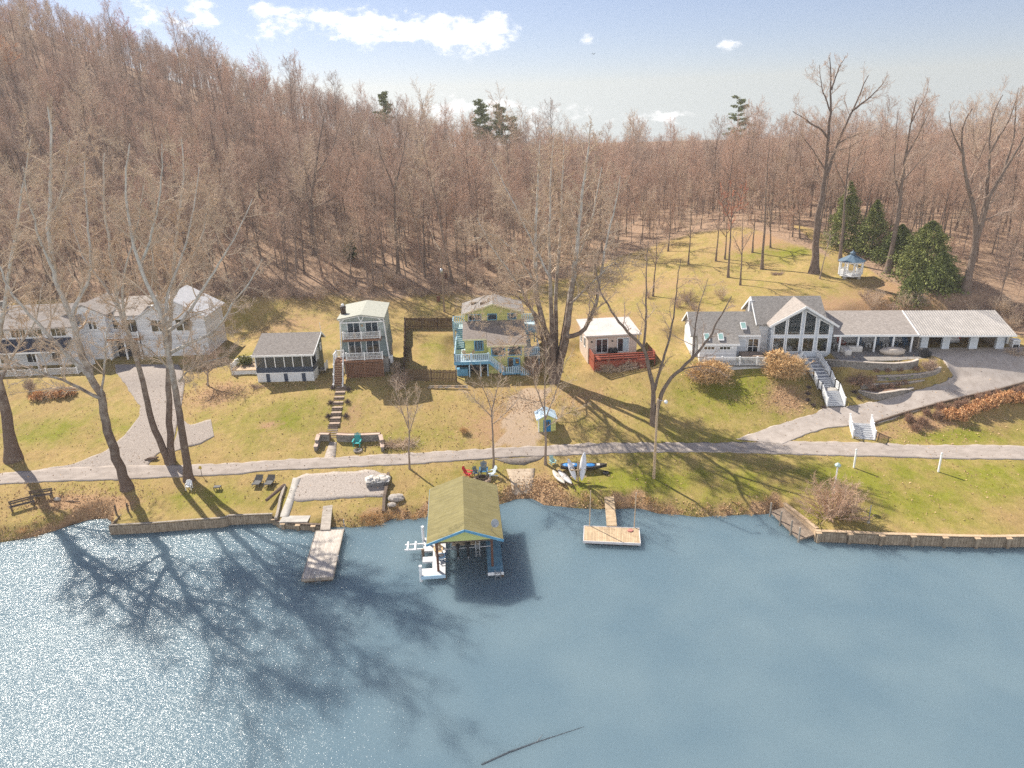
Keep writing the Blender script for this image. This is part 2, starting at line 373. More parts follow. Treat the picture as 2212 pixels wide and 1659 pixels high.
# where the mown grass ends and the wood begins
EDGE = np.array([G(px, py)[:2] for px, py in [(-300,665),(-60,655),(150,655),(300,650),(430,648),(520,655),(620,640),(700,640),(790,645),(880,640),(960,645),(1060,640),(1150,625),(1240,600),(1320,560),(1420,528),(1500,505),(1600,492),(1700,484),(1770,500),(1800,560),(1900,600),(1960,625),(2060,690),(2140,712),(2260,745),(2500,770)]])
EDGE = EDGE[np.argsort(EDGE[:, 0])]
def edge_y(x): return np.interp(x, EDGE[:, 0], EDGE[:, 1])
def blob(px, py, rx, ry): g = G(px, py); return np.exp(-(((gx-g[0])/rx)**2+((gy-g[1])/ry)**2))
wood = sstep(-2.5, 3.0, gy-edge_y(gx)+1.2*_hash_noise(gx, gy, 5.0))
s_ = gs
bank = np.clip(.55+.5*np.sin(gx*.53+1)+.35*np.sin(gx*1.31), .15, 1)*(1-sstep(.7, 2.0, s_+.5*np.sin(gx*.9)+.4*np.sin(gx*2.3)))*(1-0.75*wall_f(gx))
litter = np.clip(bank+0.9*blob(150,1085,5,1.8)+0.8*blob(250,1095,3,1.4)+.7*blob(820,1105,2.5,1.2)+.9*blob(1165,1060,2.5,3)+.5*blob(1140,870,4,5)+.55*blob(1270,860,4,3.5)+.6*blob(1050,915,4,3)+.9*blob(1700,860,2.5,3.5)+.8*blob(470,850,5,5)+.5*blob(1100,950,6,2)
   +.7*blob(1900,940,2.2,1.2)+.8*blob(2010,915,5,1.6)+.6*blob(760,900,1.5,4)+.9*blob(585,918,1.6,.9)+.75*blob(1640,520,9,5)+.6*blob(1950,610,5,5)+.7*blob(1850,670,16,4)+.7*blob(1300,700,5,6)+.45*blob(620,700,8,5)+.4*blob(1420,620,10,5)+.14*(gs > 34), 0, 1)
green = np.clip(.75*blob(150,930,9,3.2)+.45*blob(470,1075,14,2)+.55*blob(620,900,7,4)+.6*blob(930,740,2.2,5)+.5*blob(900,940,6,2.5)+.75*blob(1600,850,9,4.5)+.5*blob(1480,960,9,2.5)+.8*blob(1700,1040,11,3.2)+.5*blob(1950,1090,14,4)+.5*blob(2130,1020,12,4)+.9*blob(1690,540,8,4)+.7*blob(2100,940,9,2)
   +.8*blob(1350,1035,8,2.5)+.5*blob(1050,1015,3,1)+.5*blob(660,790,1.5,5)+.5*blob(550,770,3,4)+.35*blob(1500,640,8,5)+.22*(gs < 30)+.2*(gs >= 30), 0, 1)*(1-.8*bank)
_dp = [G(*p)[:2] for p in [(1117,842),(1105,870),(1095,900),(1080,935),(1070,966),(1172,964),(1167,935),(1167,900),(1172,870),(1188,838)]]
dirt = .8*poly_in(_dp, gx+.5*np.sin(gy*1.3), gy+.3*np.sin(gx*2.1))+.7*blob(1140,870,3,2)
gme_v = np.stack([gx, gy, gz], -1).reshape(-1, 3)
gf = np.stack([ii, ii+ns, ii+ns+1, ii+1], -1)
def ground_mat():
    b = NT('ground'); t = b.n('ShaderNodeTexCoord')
    def att(nm):
        a = b.n('ShaderNodeAttribute'); a.attribute_name = nm; return a.outputs['Fac']
    def nz(sc, d=5.0, r=.65, st=None):
        q = b.n('ShaderNodeTexNoise', Scale=sc, Detail=d, Roughness=r)
        if st:
            mp = b.n('ShaderNodeMapping'); mp.inputs['Scale'].default_value = st; b.l(t.outputs['Object'], mp.inputs[0]); b.l(mp.outputs[0], q.inputs['Vector'])
        else: b.l(t.outputs['Object'], q.inputs['Vector'])
        return q.outputs['Fac']
    def math_(op, a, c, clamp=False):
        m = b.n('ShaderNodeMath', operation=op); m.use_clamp = clamp
        for i, v in enumerate((a, c)):
            if isinstance(v, (int, float)): m.inputs[i].default_value = v
            else: b.l(v, m.inputs[i])
        return m.outputs[0]
    def mask(att_, n, amp=1.6, gain=2.2):
        k = math_('MULTIPLY_ADD', n, amp); b_ = k.node; b_.inputs[2].default_value = -amp/2
        s = math_('ADD', att_, k); m = b.n('ShaderNodeMapRange'); m.inputs[1].default_value = .5-.5/gain; m.inputs[2].default_value = .5+.5/gain; b.l(s, m.inputs[0]); return m.outputs[0]
    def mix(f, a, c):
        m = b.n('ShaderNodeMixRGB'); b.l(f, m.inputs[0])
        for i, v in ((1, a), (2, c)):
            if isinstance(v, tuple): m.inputs[i].default_value = c4(v)
            else: b.l(v, m.inputs[i])
        return m.outputs[0]
    fine = nz(7, 6, .75, (1, .55, 1)); mid = nz(.55, 6, .7, (1, .6, 1)); big = nz(.12, 4)
    straw = mix(fine, (.25,.17,.062), (.49,.36,.155)); grn = mix(fine, (.11,.125,.014), (.30,.285,.042))
    gm = mask(att('green'), mid, 1.9, 1.2); grass = mix(gm, straw, grn)
    patchy = b.n('ShaderNodeMapRange'); patchy.inputs[1].default_value = .48; patchy.inputs[2].default_value = .72; b.l(big, patchy.inputs[0])
    grass = mix(patchy.outputs[0], grass, mix(fine, (.22,.15,.06), (.44,.30,.135)))
    mot = b.n('ShaderNodeMapRange'); mot.inputs[1].default_value = .3; mot.inputs[2].default_value = .7; mot.inputs[3].default_value = .74; mot.inputs[4].default_value = 1.2; b.l(nz(1.7, 7, .78, (1, .6, 1)), mot.inputs[0])
    mm = b.n('ShaderNodeMixRGB', blend_type='MULTIPLY'); mm.inputs[0].default_value = 1; b.l(grass, mm.inputs[1]); b.l(mot.outputs[0], mm.inputs[2]); grass = mm.outputs[0]
    lv = nz(11, 5, .8); leaf = b.n('ShaderNodeValToRGB'); cr = leaf.color_ramp
    cr.elements[0].position = .3; cr.elements[0].color = (.15,.09,.052,1); cr.elements[1].position = .72; cr.elements[1].color = (.58,.38,.21,1)
    e = cr.elements.new(.5); e.color = (.36,.225,.125,1); b.l(lv, leaf.inputs[0])
    lm = mask(att('litter'), nz(1.3, 6, .75), 1.5, 2.0); col = mix(lm, grass, leaf.outputs[0])
    wd = b.n('ShaderNodeValToRGB'); cr = wd.color_ramp; cr.elements[0].position = .32; cr.elements[0].color = (.16,.105,.072,1); cr.elements[1].position = .7; cr.elements[1].color = (.48,.33,.22,1); b.l(nz(2.5, 7, .8), wd.inputs[0])
    col = mix(mask(att('wood'), mid, 1.2, 1.5), col, wd.outputs[0])
    col = mix(mask(att('dirt'), nz(1.1, 6, .75), 1.0, 1.6), col, mix(fine, (.30,.215,.14), (.52,.40,.29)))
    wet = att('wet'); col = mix(wet, col, (.045,.035,.026))
    b.l(col, b.bs.inputs['Base Color']); b.bs.inputs['Roughness'].default_value = .95; b.bs.inputs['Specular IOR Level'].default_value = .1
    bp = b.n('ShaderNodeBump', Strength=.6, Distance=.12); b.l(fine, bp.inputs['Height']); b.l(bp.outputs[0], b.bs.inputs['Normal'])
    return b.m
gme = np_mesh('ground', gme_v, gf, ground_mat(), True)
for nm, arr in (('wood', wood), ('litter', litter), ('green', green), ('dirt', dirt), ('wet', 1-sstep(-.05, .55, s_+.15*np.sin(gx*3.1)))):
    a = gme.attributes.new(nm, 'FLOAT', 'POINT'); a.data.foreach_set('value', np.ascontiguousarray(arr, np.float32).ravel())
tag(link('ground', gme), kind='structure')

# ---------------------------------------------------------------- the lake
def water_mat():
    b = NT('lake_water'); t = b.n('ShaderNodeTexCoord')
    mp = b.n('ShaderNodeMapping'); mp.inputs['Rotation'].default_value = (0, 0, R(-24)); mp.inputs['Scale'].default_value = (1, 2.3, 1); b.l(t.outputs['Object'], mp.inputs[0])
    n1 = b.n('ShaderNodeTexNoise', Scale=1.7, Detail=3.0, Roughness=.55); n2 = b.n('ShaderNodeTexNoise', Scale=.14, Detail=2.0); n3 = b.n('ShaderNodeTexNoise', Scale=6.0, Detail=1.5, Roughness=.5)
    for n in (n1, n3): b.l(mp.outputs[0], n.inputs['Vector'])
    b.l(t.outputs['Object'], n2.inputs['Vector'])
    ad = b.n('ShaderNodeMath', operation='MULTIPLY_ADD'); ad.inputs[1].default_value = .30; b.l(n3.outputs['Fac'], ad.inputs[0]); b.l(n1.outputs['Fac'], ad.inputs[2])
    bp = b.n('ShaderNodeBump', Strength=.7, Distance=.12); b.l(ad.outputs[0], bp.inputs['Height']); b.l(bp.outputs[0], b.bs.inputs['Coat Normal']); b.bs.inputs['Coat Weight'].default_value = .3; b.bs.inputs['Coat Roughness'].default_value = .15; b.bs.inputs['Coat IOR'].default_value = 1.33
    rp = b.n('ShaderNodeValToRGB'); rp.color_ramp.elements[0].position = .35; rp.color_ramp.elements[1].position = .65
    rp.color_ramp.elements[0].color = (.113,.172,.212,1); rp.color_ramp.elements[1].color = (.136,.196,.231,1); b.l(n2.outputs['Fac'], rp.inputs[0]); b.l(rp.outputs[0], b.bs.inputs['Base Color'])
    b.bs.inputs['Subsurface Weight'].default_value = .95; b.bs.inputs['Subsurface Radius'].default_value = (1, 1, 1); b.bs.inputs['Subsurface Scale'].default_value = 3.6; b.bs.subsurface_method = 'BURLEY'
    b.bs.inputs['Roughness'].default_value = 1; b.bs.inputs['Specular IOR Level'].default_value = 0
    return b.m
wx = axis([(-700, -100, 50), (-100, 100, 2), (100, 700, 50)]); wy = axis([(-700, 0, 50), (0, 80, 2), (80, 100, 10)])
WXg, WYg = np.meshgrid(wx, wy, indexing='ij')
wi = (np.arange(len(wx)-1)[:, None]*len(wy)+np.arange(len(wy)-1)[None]).ravel()
wme = np_mesh('lake_water', np.stack([WXg, WYg, 0*WXg], -1).reshape(-1, 3), np.stack([wi, wi+len(wy), wi+len(wy)+1, wi+1], -1), water_mat(), True)
tag(link('lake_water', wme), kind='structure')

# ---------------------------------------------------------------- laid surfaces
def resample(P, step):
    P = np.asarray(P, float); d = np.r_[0, np.cumsum(np.linalg.norm(np.diff(P[:, :2], axis=0), axis=1))]
    n = max(2, int(d[-1]/step)+1); q = np.linspace(0, d[-1], n); return np.stack([np.interp(q, d, P[:, i]) for i in range(P.shape[1])], -1)
def sheet(name, U, L, mat, dz=.05, step=.5, skirt=.12, extend=None):
    u = np.array([G(*p)[:2] for p in U]); l = np.array([G(*p)[:2] for p in L])
    d = np.r_[0, np.cumsum(.5*(np.linalg.norm(np.diff(u, axis=0), axis=1)+np.linalg.norm(np.diff(l, axis=0), axis=1)))]
    n = max(2, int(d[-1]/step)+1); q = np.linspace(0, d[-1], n)
    u = np.stack([np.interp(q, d, u[:, i]) for i in (0, 1)], -1); l = np.stack([np.interp(q, d, l[:, i]) for i in (0, 1)], -1)
    m = max(2, int(np.linalg.norm(u-l, axis=1).max()/step)+1); w = np.linspace(0, 1, m)
    xy = u[:, None]*(1-w[None, :, None])+l[:, None]*w[None, :, None]
    jit = .07*np.sin(q*1.9)+.06*np.sin(q*4.3+2)+.04*np.sin(q*9.7)
    xy[:, 0, 1] += jit; xy[:, -1, 1] += .7*jit[::-1]
    z = terrain(xy[..., 0], xy[..., 1])+dz
    P = np.concatenate([np.dstack([xy[:, :1], z[:, :1]-skirt]), np.dstack([xy, z]), np.dstack([xy[:, -1:], z[:, -1:]-skirt])], 1)
    n, m = P.shape[:2]; i = (np.arange(n-1)[:, None]*m+np.arange(m-1)[None]).ravel()
    me = np_mesh(name, P.reshape(-1, 3), np.stack([i, i+1, i+m+1, i+m], -1), mat)
    return tag(link(name, me), kind='structure')
m_road = M('road_asphalt', (.30,.258,.226), (.41,.357,.317), 1.6, .95, .15, bscale=40, stretch=(.5, 1, 1), spec=.1)
m_drive = M('drive_asphalt', (.36,.31,.27), (.46,.405,.36), 1.0, .95, .15, bscale=40, spec=.1)
m_gravd = M('brown_grey_gravel', (.20,.17,.15), (.44,.385,.34), 9, .95, .5, spec=.1)
m_gravel = M('pale_gravel', (.25,.215,.19), (.50,.44,.39), 9, .95, .5, spec=.1)
m_dirt = M('bare_dirt', (.36,.25,.165), (.50,.38,.27), 3, .95, .3, spec=.1)
m_patio = M('patio_pavers', (.24,.22,.20), (.36,.33,.30), 2, .9, .2, tex='brick', tkw=dict(w=.3, h=.3, mortar=.02, dark=.6))
m_dasph = M('old_asphalt', (.13,.11,.095), (.22,.19,.165), 3, .95, .3, spec=.1)
sheet('road', [(-260,1040),(-90,1027),(0,1023),(137,1011),(273,1006),(387,1005),(504,1001),(590,995),(660,991),(827,982),(900,979),(1000,973),(1116,966),(1190,963),(1272,958),(1405,957),(1548,957),(1714,954),(1887,957),(1995,962),(2212,965),(2330,968),(2480,972)],
      [(-260,1066),(-90,1052),(0,1047),(137,1040),(260,1037),(376,1031),(504,1026),(590,1016),(660,1014),(827,1006),(900,1003),(991,996),(1116,987),(1175,986),(1272,982),(1409,977),(1548,977),(1700,982),(1834,986),(2021,991),(2212,994),(2330,996),(2480,1000)], m_road, .06)
sheet('driveway', [(1590,950),(1627,936),(1684,917),(1752,897),(1790,881),(1827,879),(1894,868),(1946,853),(2007,837),(2047,823),(2060,812),(2047,794),(2035,776),(2000,766),(1985,757)],
      [(1690,960),(1712,951),(1740,939),(1786,925),(1826,921),(1873,921),(1950,897),(2017,877),(2088,859),(2159,844),(2212,830),(2270,806),(2300,775),(2330,760),(2330,748)], m_drive, .075)
GG = lambda pts: zpl('G', pts); AA = lambda pts: zpl('A', pts)
sheet('gravel_driveway', GG([(250,525),(700,450),(1000,330),(1180,180),(1320,0)])+AA([(1330,1330),(1190,1120),(1100,1010),(1090,930)]),
      GG([(1400,470),(1420,440),(1500,350),(1640,290),(1690,0)])+AA([(1720,1330),(1750,1120),(1740,1000),(1690,930)]), m_gravd, .05)
sheet('gravel_turnout', GG([(1640,280),(1720,30),(1800,80),(2000,30)]), GG([(1660,330),(1800,285),(1900,262),(2030,190)]), m_gravd, .055)
sheet('gravel_pad', zpl('H', [(730,600),(850,550),(1200,530),(1500,512),(1640,560)]), zpl('H', [(680,790),(800,815),(1100,795),(1350,775),(1605,770)]), m_gravel, .05)
sheet('concrete_ramp', zpl('H', [(730,590),(690,740),(640,870),(600,960)]), zpl('H', [(810,590),(760,740),(720,870),(690,960)]), m_conc, .05)
sheet('boat_ramp', zpl('I', [(1225,195),(1250,270),(1275,340),(1285,440)]), zpl('I', [(1510,185),(1500,260),(1490,330),(1470,430)]), M('tan_concrete', (.40,.31,.22), (.54,.44,.33), 2, .95, .15), .05)
sheet('road_apron', zpl('I', [(1100,93),(1200,88),(1380,78),(1590,66)]), zpl('I', [(1130,98),(1230,140),(1400,150),(1560,98)]), m_dasph, .05)
sheet('garden_path', zpl('H', [(1080,245),(1030,395)]), zpl('H', [(1150,245),(1135,392)]), M('path_pavers', (.40,.34,.29), (.54,.47,.41), 2, .9, .2, tex='brick', tkw=dict(w=.4, h=.2, mortar=.02, dark=.6)), .05)
m_leafs = M('fallen_leaves', (.34,.215,.115), (.70,.49,.29), 6, .95, .3, lo=.3, hi=.7, spec=.1)

# ---------------------------------------------------------------- camera, sun, sky
cam = bpy.data.objects.new('camera', bpy.data.cameras.new('camera')); COL.objects.link(cam)
cam.location = (0, 0, CAM_H); cam.data.sensor_width = 36; cam.data.lens = 36*FPX/W2; cam.data.clip_end = 6000; cam.data.clip_start = .5
from mathutils import Matrix
cam.matrix_world = Matrix(((CR[0], CU[0], -_f[0], 0), (CR[1], CU[1], -_f[1], 0), (CR[2], CU[2], -_f[2], CAM_H), (0, 0, 0, 1)))
scn.camera = cam
SUN_AZ, SUN_EL = R(-41), R(42)     # azimuth from +Y, negative to the left
sd = Vector((math.sin(SUN_AZ)*math.cos(SUN_EL), math.cos(SUN_AZ)*math.cos(SUN_EL), math.sin(SUN_EL)))
sun = bpy.data.objects.new('sun', bpy.data.lights.new('sun', 'SUN')); COL.objects.link(sun)
sun.data.energy = 4.4; sun.data.angle = R(.53); sun.data.color = (1, .93, .82)
sun.rotation_euler = sd.to_track_quat('Z', 'Y').to_euler(); sun.location = (0, 0, 80)
w = bpy.data.worlds.new('World'); scn.world = w; w.use_nodes = True; wt = w.node_tree
bg = wt.nodes['Background']
def wn(kind, **kw):
    nd = wt.nodes.new(kind)
    for k, v in kw.items():
        if k in nd.inputs: nd.inputs[k].default_value = v
        else: setattr(nd, k, v)
    return nd
wl = wt.links.new
sky = wn('ShaderNodeTexSky'); sky.sky_type = 'NISHITA'; sky.sun_disc = False; sky.sun_elevation = SUN_EL; sky.sun_rotation = SUN_AZ; sky.altitude = 200; sky.air_density = 1.0; sky.dust_density = 0.25; sky.ozone_density = 1.0
tc = wn('ShaderNodeTexCoord'); s0 = wn('ShaderNodeSeparateXYZ'); wl(tc.outputs['Generated'], s0.inputs[0]); s1 = wn('ShaderNodeCombineXYZ'); wl(s0.outputs[0], s1.inputs[0]); wl(s0.outputs[1], s1.inputs[1])
s2 = wn('ShaderNodeMath', operation='MAXIMUM'); s2.inputs[1].default_value = .05; wl(s0.outputs[2], s2.inputs[0]); wl(s2.outputs[0], s1.inputs[2]); wl(s1.outputs[0], sky.inputs[0])
# clouds: lit puffs spread over the sky by direction
sx = wn('ShaderNodeSeparateXYZ'); wl(tc.outputs['Generated'], sx.inputs[0])
def wm(op, a, c=None):
    m = wn('ShaderNodeMath', operation=op)
    for i, v in enumerate((a, c)):
        if v is None: continue
        if isinstance(v, (int, float)): m.inputs[i].default_value = v
        else: wl(v, m.inputs[i])
    return m.outputs[0]
az = wm('ARCTAN2', sx.outputs[0], sx.outputs[1]); el = wm('ARCSINE', sx.outputs[2])
def pxdir(px, py):
    d = ray(px, py); return math.atan2(d[0], d[1]), math.asin(d[2])
CL = [(435,42,34,26,1.2),(600,55,62,32,.9),(590,18,40,20,.7),(545,15,25,12,.4),(745,55,75,28,1.1),(800,65,60,32,1.2),(880,68,90,36,1.2),(950,55,40,36,1),(1000,75,70,34,1.3),(1075,75,50,40,1.3),(1273,85,34,14,.75),(1540,98,28,11,.7),(1585,97,28,13,.8),(330,30,60,40,.7),(690,25,40,16,.5),
      (1085,225,60,16,.9),(1000,230,50,25,.9),(1160,255,60,22,.9),(1255,245,50,16,.6),(1450,252,50,16,.8),(1380,262,70,14,.7),(1620,262,60,14,.6),(930,250,60,30,.8),(1800,275,70,14,.4),(575,80,40,18,.5),(440,10,50,12,.5)]
acc = None
for px, py, rx, ry, k in CL:
    a0, e0 = pxdir(px, py)
    dx = wm('MULTIPLY', wm('SUBTRACT', az, a0), FPX/rx*1.25); dy = wm('MULTIPLY', wm('SUBTRACT', el, e0), FPX/ry*1.2)
    r2 = wm('ADD', wm('MULTIPLY', dx, dx), wm('MULTIPLY', dy, dy))
    g_ = wm('MULTIPLY', wm('POWER', 2.718, wm('MULTIPLY', r2, -1.0)), k)
    acc = g_ if acc is None else wm('ADD', acc, g_)
cn = wn('ShaderNodeTexNoise', Scale=36.0, Detail=9.0, Roughness=.62); cmap = wn('ShaderNodeMapping'); cmap.inputs['Scale'].default_value = (1, 1, 1.9); wl(tc.outputs['Generated'], cmap.inputs[0]); wl(cmap.outputs[0], cn.inputs['Vector'])
dens = wm('ADD', wm('MINIMUM', acc, 1.3), wm('MULTIPLY', wm('SUBTRACT', cn.outputs['Fac'], .5), 3.6))
mr = wn('ShaderNodeMapRange'); mr.interpolation_type = 'SMOOTHSTEP'; mr.inputs[1].default_value = .42; mr.inputs[2].default_value = 1.45; wl(dens, mr.inputs[0])
mk = wm('MULTIPLY', mr.outputs[0], wm('MINIMUM', wm('MULTIPLY', acc, 3.0), 1.0))
# shading inside the clouds: thick cores a little greyer on the side away from the sun
mr2 = wn('ShaderNodeMapRange'); mr2.inputs[1].default_value = .8; mr2.inputs[2].default_value = 2.4; mr2.inputs[3].default_value = 1.0; mr2.inputs[4].default_value = .72; wl(dens, mr2.inputs[0])
ccol = wn('ShaderNodeMixRGB', blend_type='MULTIPLY'); ccol.inputs[0].default_value = 1; ccol.inputs[1].default_value = (11.5, 11.3, 11.2, 1); wl(mr2.outputs[0], ccol.inputs[2])
hz_ = wn('ShaderNodeMixRGB', blend_type='MULTIPLY'); hz_.inputs[0].default_value = 1; hz_.inputs[2].default_value = (.86, .79, .89, 1); wl(sky.outputs[0], hz_.inputs[1])
back_fill = wn('ShaderNodeMapRange'); back_fill.interpolation_type = 'SMOOTHSTEP'; back_fill.inputs[1].default_value = .45; back_fill.inputs[2].default_value = -.35; wl(sx.outputs[1], back_fill.inputs[0])  # unseen bright sky added low behind the camera, fill light for the house fronts
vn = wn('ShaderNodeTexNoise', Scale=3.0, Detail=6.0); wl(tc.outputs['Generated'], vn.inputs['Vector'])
low_fill = wn('ShaderNodeMapRange'); low_fill.interpolation_type = 'SMOOTHSTEP'; low_fill.inputs[1].default_value = .8; low_fill.inputs[2].default_value = .15; wl(sx.outputs[2], low_fill.inputs[0])
vm = wm('MULTIPLY', wm('MULTIPLY', back_fill.outputs[0], low_fill.outputs[0]), wm('ADD', wm('MULTIPLY', vn.outputs['Fac'], .8), .25))
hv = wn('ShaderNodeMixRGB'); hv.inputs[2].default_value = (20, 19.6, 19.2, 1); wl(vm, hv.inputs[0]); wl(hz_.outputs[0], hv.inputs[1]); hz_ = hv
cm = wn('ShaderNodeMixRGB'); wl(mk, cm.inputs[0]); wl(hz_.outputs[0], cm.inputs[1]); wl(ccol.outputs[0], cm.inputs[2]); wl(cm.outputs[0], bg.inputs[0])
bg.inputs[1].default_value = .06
scn.view_settings.view_transform = 'Standard'; scn.view_settings.look = 'None'; scn.view_settings.gamma = 1; scn.view_settings.exposure = 1.05
scn.render.film_transparent = False
cy = scn.cycles; cy.max_bounces = 6; cy.diffuse_bounces = 3; cy.glossy_bounces = 2; cy.transmission_bounces = 4; cy.transparent_max_bounces = 8; cy.use_denoising = False
cy.sample_clamp_indirect = 6; cy.caustics_reflective = False; cy.caustics_refractive = False

def haze(dens):
    mb = MB().bx(-330, -40, -3, 330, 430, 118); m = bpy.data.materials.new('haze'); m.use_nodes = True; t = m.node_tree
    t.nodes.remove(t.nodes['Principled BSDF']); v = t.nodes.new('ShaderNodeVolumePrincipled'); v.inputs['Color'].default_value = (.93, .95, 1, 1); v.inputs['Density'].default_value = dens; v.inputs['Anisotropy'].default_value = .1
    t.links.new(v.outputs[0], t.nodes['Material Output'].inputs['Volume']); o = mb.build('haze', m); tag(o, kind='stuff'); o['label'] = 'thin pale haze in the air'
haze(.00028)
cy.volume_bounces = 0; cy.volume_step_rate = 1
# ---------------------------------------------------------------- trees
def unit(v): return v/(np.linalg.norm(v, axis=-1, keepdims=True)+1e-9)
def grow(P, D, L, Rr, k, wander, up, taper, rg, droop=0.0):
    M_ = len(P); pts = np.empty((M_, k+1, 3)); dirs = np.empty((M_, k+1, 3)); pts[:, 0] = P; d = unit(D); dirs[:, 0] = d
    for i in range(k):
        d = unit(d+rg.normal(0, wander, (M_, 3))+np.array([0, 0, up-droop*(i/k)])); dirs[:, i+1] = d
        pts[:, i+1] = pts[:, i]+d*(L/k)[:, None]
    t = np.linspace(0, 1, k+1); rad = Rr[:, None]*(1-(1-taper)*t[None])
    return pts, rad, dirs
def sprout(pts, rad, dirs, L, n, t0, t1, ang, ratio, rr, rg, lenfall=.5, minr=.004):
    M_, k1, _ = pts.shape
    t = t0+(t1-t0)*(np.arange(n)[None]+rg.random((M_, n)))/n
    q = t*(k1-1); i = np.minimum(q.astype(int), k1-2); fr = (q-i)[..., None]; a = np.arange(M_)[:, None]
    P = pts[a, i]*(1-fr)+pts[a, i+1]*fr; d = unit(dirs[a, i]); r = rad[a, i]*(1-fr[..., 0])+rad[a, i+1]*fr[..., 0]
    rnd = rg.normal(0, 1, d.shape); per = unit(rnd-(rnd*d).sum(-1, keepdims=True)*d)
    A = R(ang)*(.7+.6*rg.random((M_, n)))[..., None]
    D = d*np.cos(A)+per*np.sin(A)
    Ln = L[:, None]*ratio*(1-lenfall*t)*(.6+.7*rg.random((M_, n)))
    return P.reshape(-1, 3), D.reshape(-1, 3), Ln.ravel(), np.maximum(r.ravel()*rr, minr)
def path_limb(pts, r0, r1, k=10):
    P = np.asarray(pts, float); d = np.r_[0, np.cumsum(np.linalg.norm(np.diff(P, axis=0), axis=1))]; q = np.linspace(0, d[-1], k+1)
    X = np.stack([np.interp(q, d, P[:, i]) for i in range(3)], -1)
    X[1:-1] = X[1:-1]*.6+.2*(X[2:]+X[:-2])
    t = q/d[-1]; D = unit(np.gradient(X, axis=0)); return X, r0+(r1-r0)*t**.8, D, d[-1]
class Tree:
    def __init__(s, seed): s.rg = np.random.default_rng(seed); s.tv = []; s.cv = []; s.nt = 0; s.nc = 0
    def put(s, crown, pts, rad, n):
        v, f = tube_arrays(pts, rad, n); L = s.cv if crown else s.tv; c = s.nc if crown else s.nt
        L.append((v, f+c))
        if crown: s.nc += len(v)
        else: s.nt += len(v)
    def twigs(s, pts, rad, dirs, L, spec):
        """spec: levels of (count, t0, t1, angle, length ratio, radius ratio, segments, sides, wander, up, droop)"""
        for j, (n, t0, t1, ang, ra, rr, k, sides, wn_, up, dr) in enumerate(spec):
            P, D, Ln, Rr = sprout(pts, rad, dirs, L, n, t0, t1, ang, ra, rr, s.rg, minr=s.minr)
            pts, rad, dirs = grow(P, D, Ln, Rr, k, wn_, up, .35, s.rg, dr); L = Ln; s.put(True, pts, rad, sides)
    minr = .008
    def meshes(s, tname, cname, tm, cm):
        out = []
        for L, nm, m in ((s.tv, tname, tm), (s.cv, cname, cm)):
            out.append(np_mesh(nm, np.vstack([a for a, _ in L]), np.vstack([b for _, b in L]), m, nm == tname) if L else None)
        return out
def tree_obj(name, meshes, loc, label=None, cat='tree', group=None, yaw=0, scale=1.0):
    o = thing(name, label, cat, loc, yaw, group); o.scale = (scale,)*3 if not hasattr(scale, '__len__') else scale
    link('trunk', meshes[0], o)
    if meshes[1]: link('crown', meshes[1], o)
    return o

# forest stock: a dozen bare trees of different habit
def wood_tree(seed, H, r, crown_t=.45, spread=.42, dense=1.0, tm=None, cm=None, forks=0):
    T = Tree(seed); rg = T.rg; T.minr = .017
    P, rad, D = grow(np.zeros((1, 3)), np.array([[rg.normal(0, .05), rg.normal(0, .05), 1]]), np.array([H]), np.array([r]), 9, .045, .05, .12, rg)
    P[0, 0, 2] = -.6; rad[0, 0] *= 1.35; T.put(False, P, rad, 6); L = np.array([H])
    n1 = int(20*dense)
    p1, d1, l1, r1 = sprout(P, rad, D, L, n1, crown_t, .97, 48, spread, .5, rg, .55, .03)
    a, b, c = grow(p1, d1, l1, r1, 5, .13, .14, .25, rg); T.put(False, a, b, 4)
    T.twigs(a, b, c, l1, [(int(9*dense), .2, 1, 42, .5, .55, 3, 3, .16, .08, 0), (9, .15, 1, 42, .55, .6, 2, 3, .2, .06, 0)])
    return T.meshes('trunk', 'crown', tm or m_bark, cm or m_twig)
STOCK = [wood_tree(11, 21, .20, .40, .36, 1.0, m_bark, m_twig), wood_tree(12, 24, .24, .48, .34, 1.1, m_barkd, m_twigd), wood_tree(13, 18, .16, .35, .42, 1.0, m_bark, m_twigr),
         wood_tree(14, 22, .2, .5, .38, 1.0, m_bark, m_twigp), wood_tree(15, 16, .13, .3, .40, .9, m_barkd, m_twig), wood_tree(16, 23, .22, .42, .40, 1.15, m_bark, m_twigr),
         wood_tree(17, 20, .17, .55, .36, .9, m_stem, m_twig), wood_tree(18, 14, .11, .25, .46, .9, m_stem, m_twigp)]
STOCK += [wood_tree(19, 8, .06, .12, .5, 1.0, m_stem, m_twigr), wood_tree(20, 7, .055, .1, .55, 1.0, m_stem, m_twig)]
REDS = [wood_tree(21, 15, .13, .3, .45, 1.1, m_bark, m_red), wood_tree(22, 13, .12, .3, .5, 1.2, m_bark, m_orange)]

# where forest trees stand: a jittered grid over the wooded ground in view
ftab = []
frg = np.random.default_rng(5)
def in_view(x, y, z):
    p = proj((x, y, z)); q = proj((x, y, z+20)); return -180 < p[0] < W2+180 and q[1] < H2 and p[2] > 0
sp = 3.35
ys = np.arange(100, 330, sp); xs = np.arange(-260, 270, sp)
FX, FY = np.meshgrid(xs, ys); FX = (FX+frg.uniform(-1.9, 1.9, FX.shape)).ravel(); FY = (FY+frg.uniform(-1.9, 1.9, FY.shape)).ravel()
FZ = terrain(FX, FY); E_ = edge_y(FX)
keep = (FY > E_+1.5)
keep &= (frg.random(len(FX)) < np.where(FY > 250, .55, .92))
for x, y, z in zip(FX[keep], FY[keep], FZ[keep]):
    if in_view(x, y, z): ftab.append((x, y, z))
ftab = np.array(ftab)
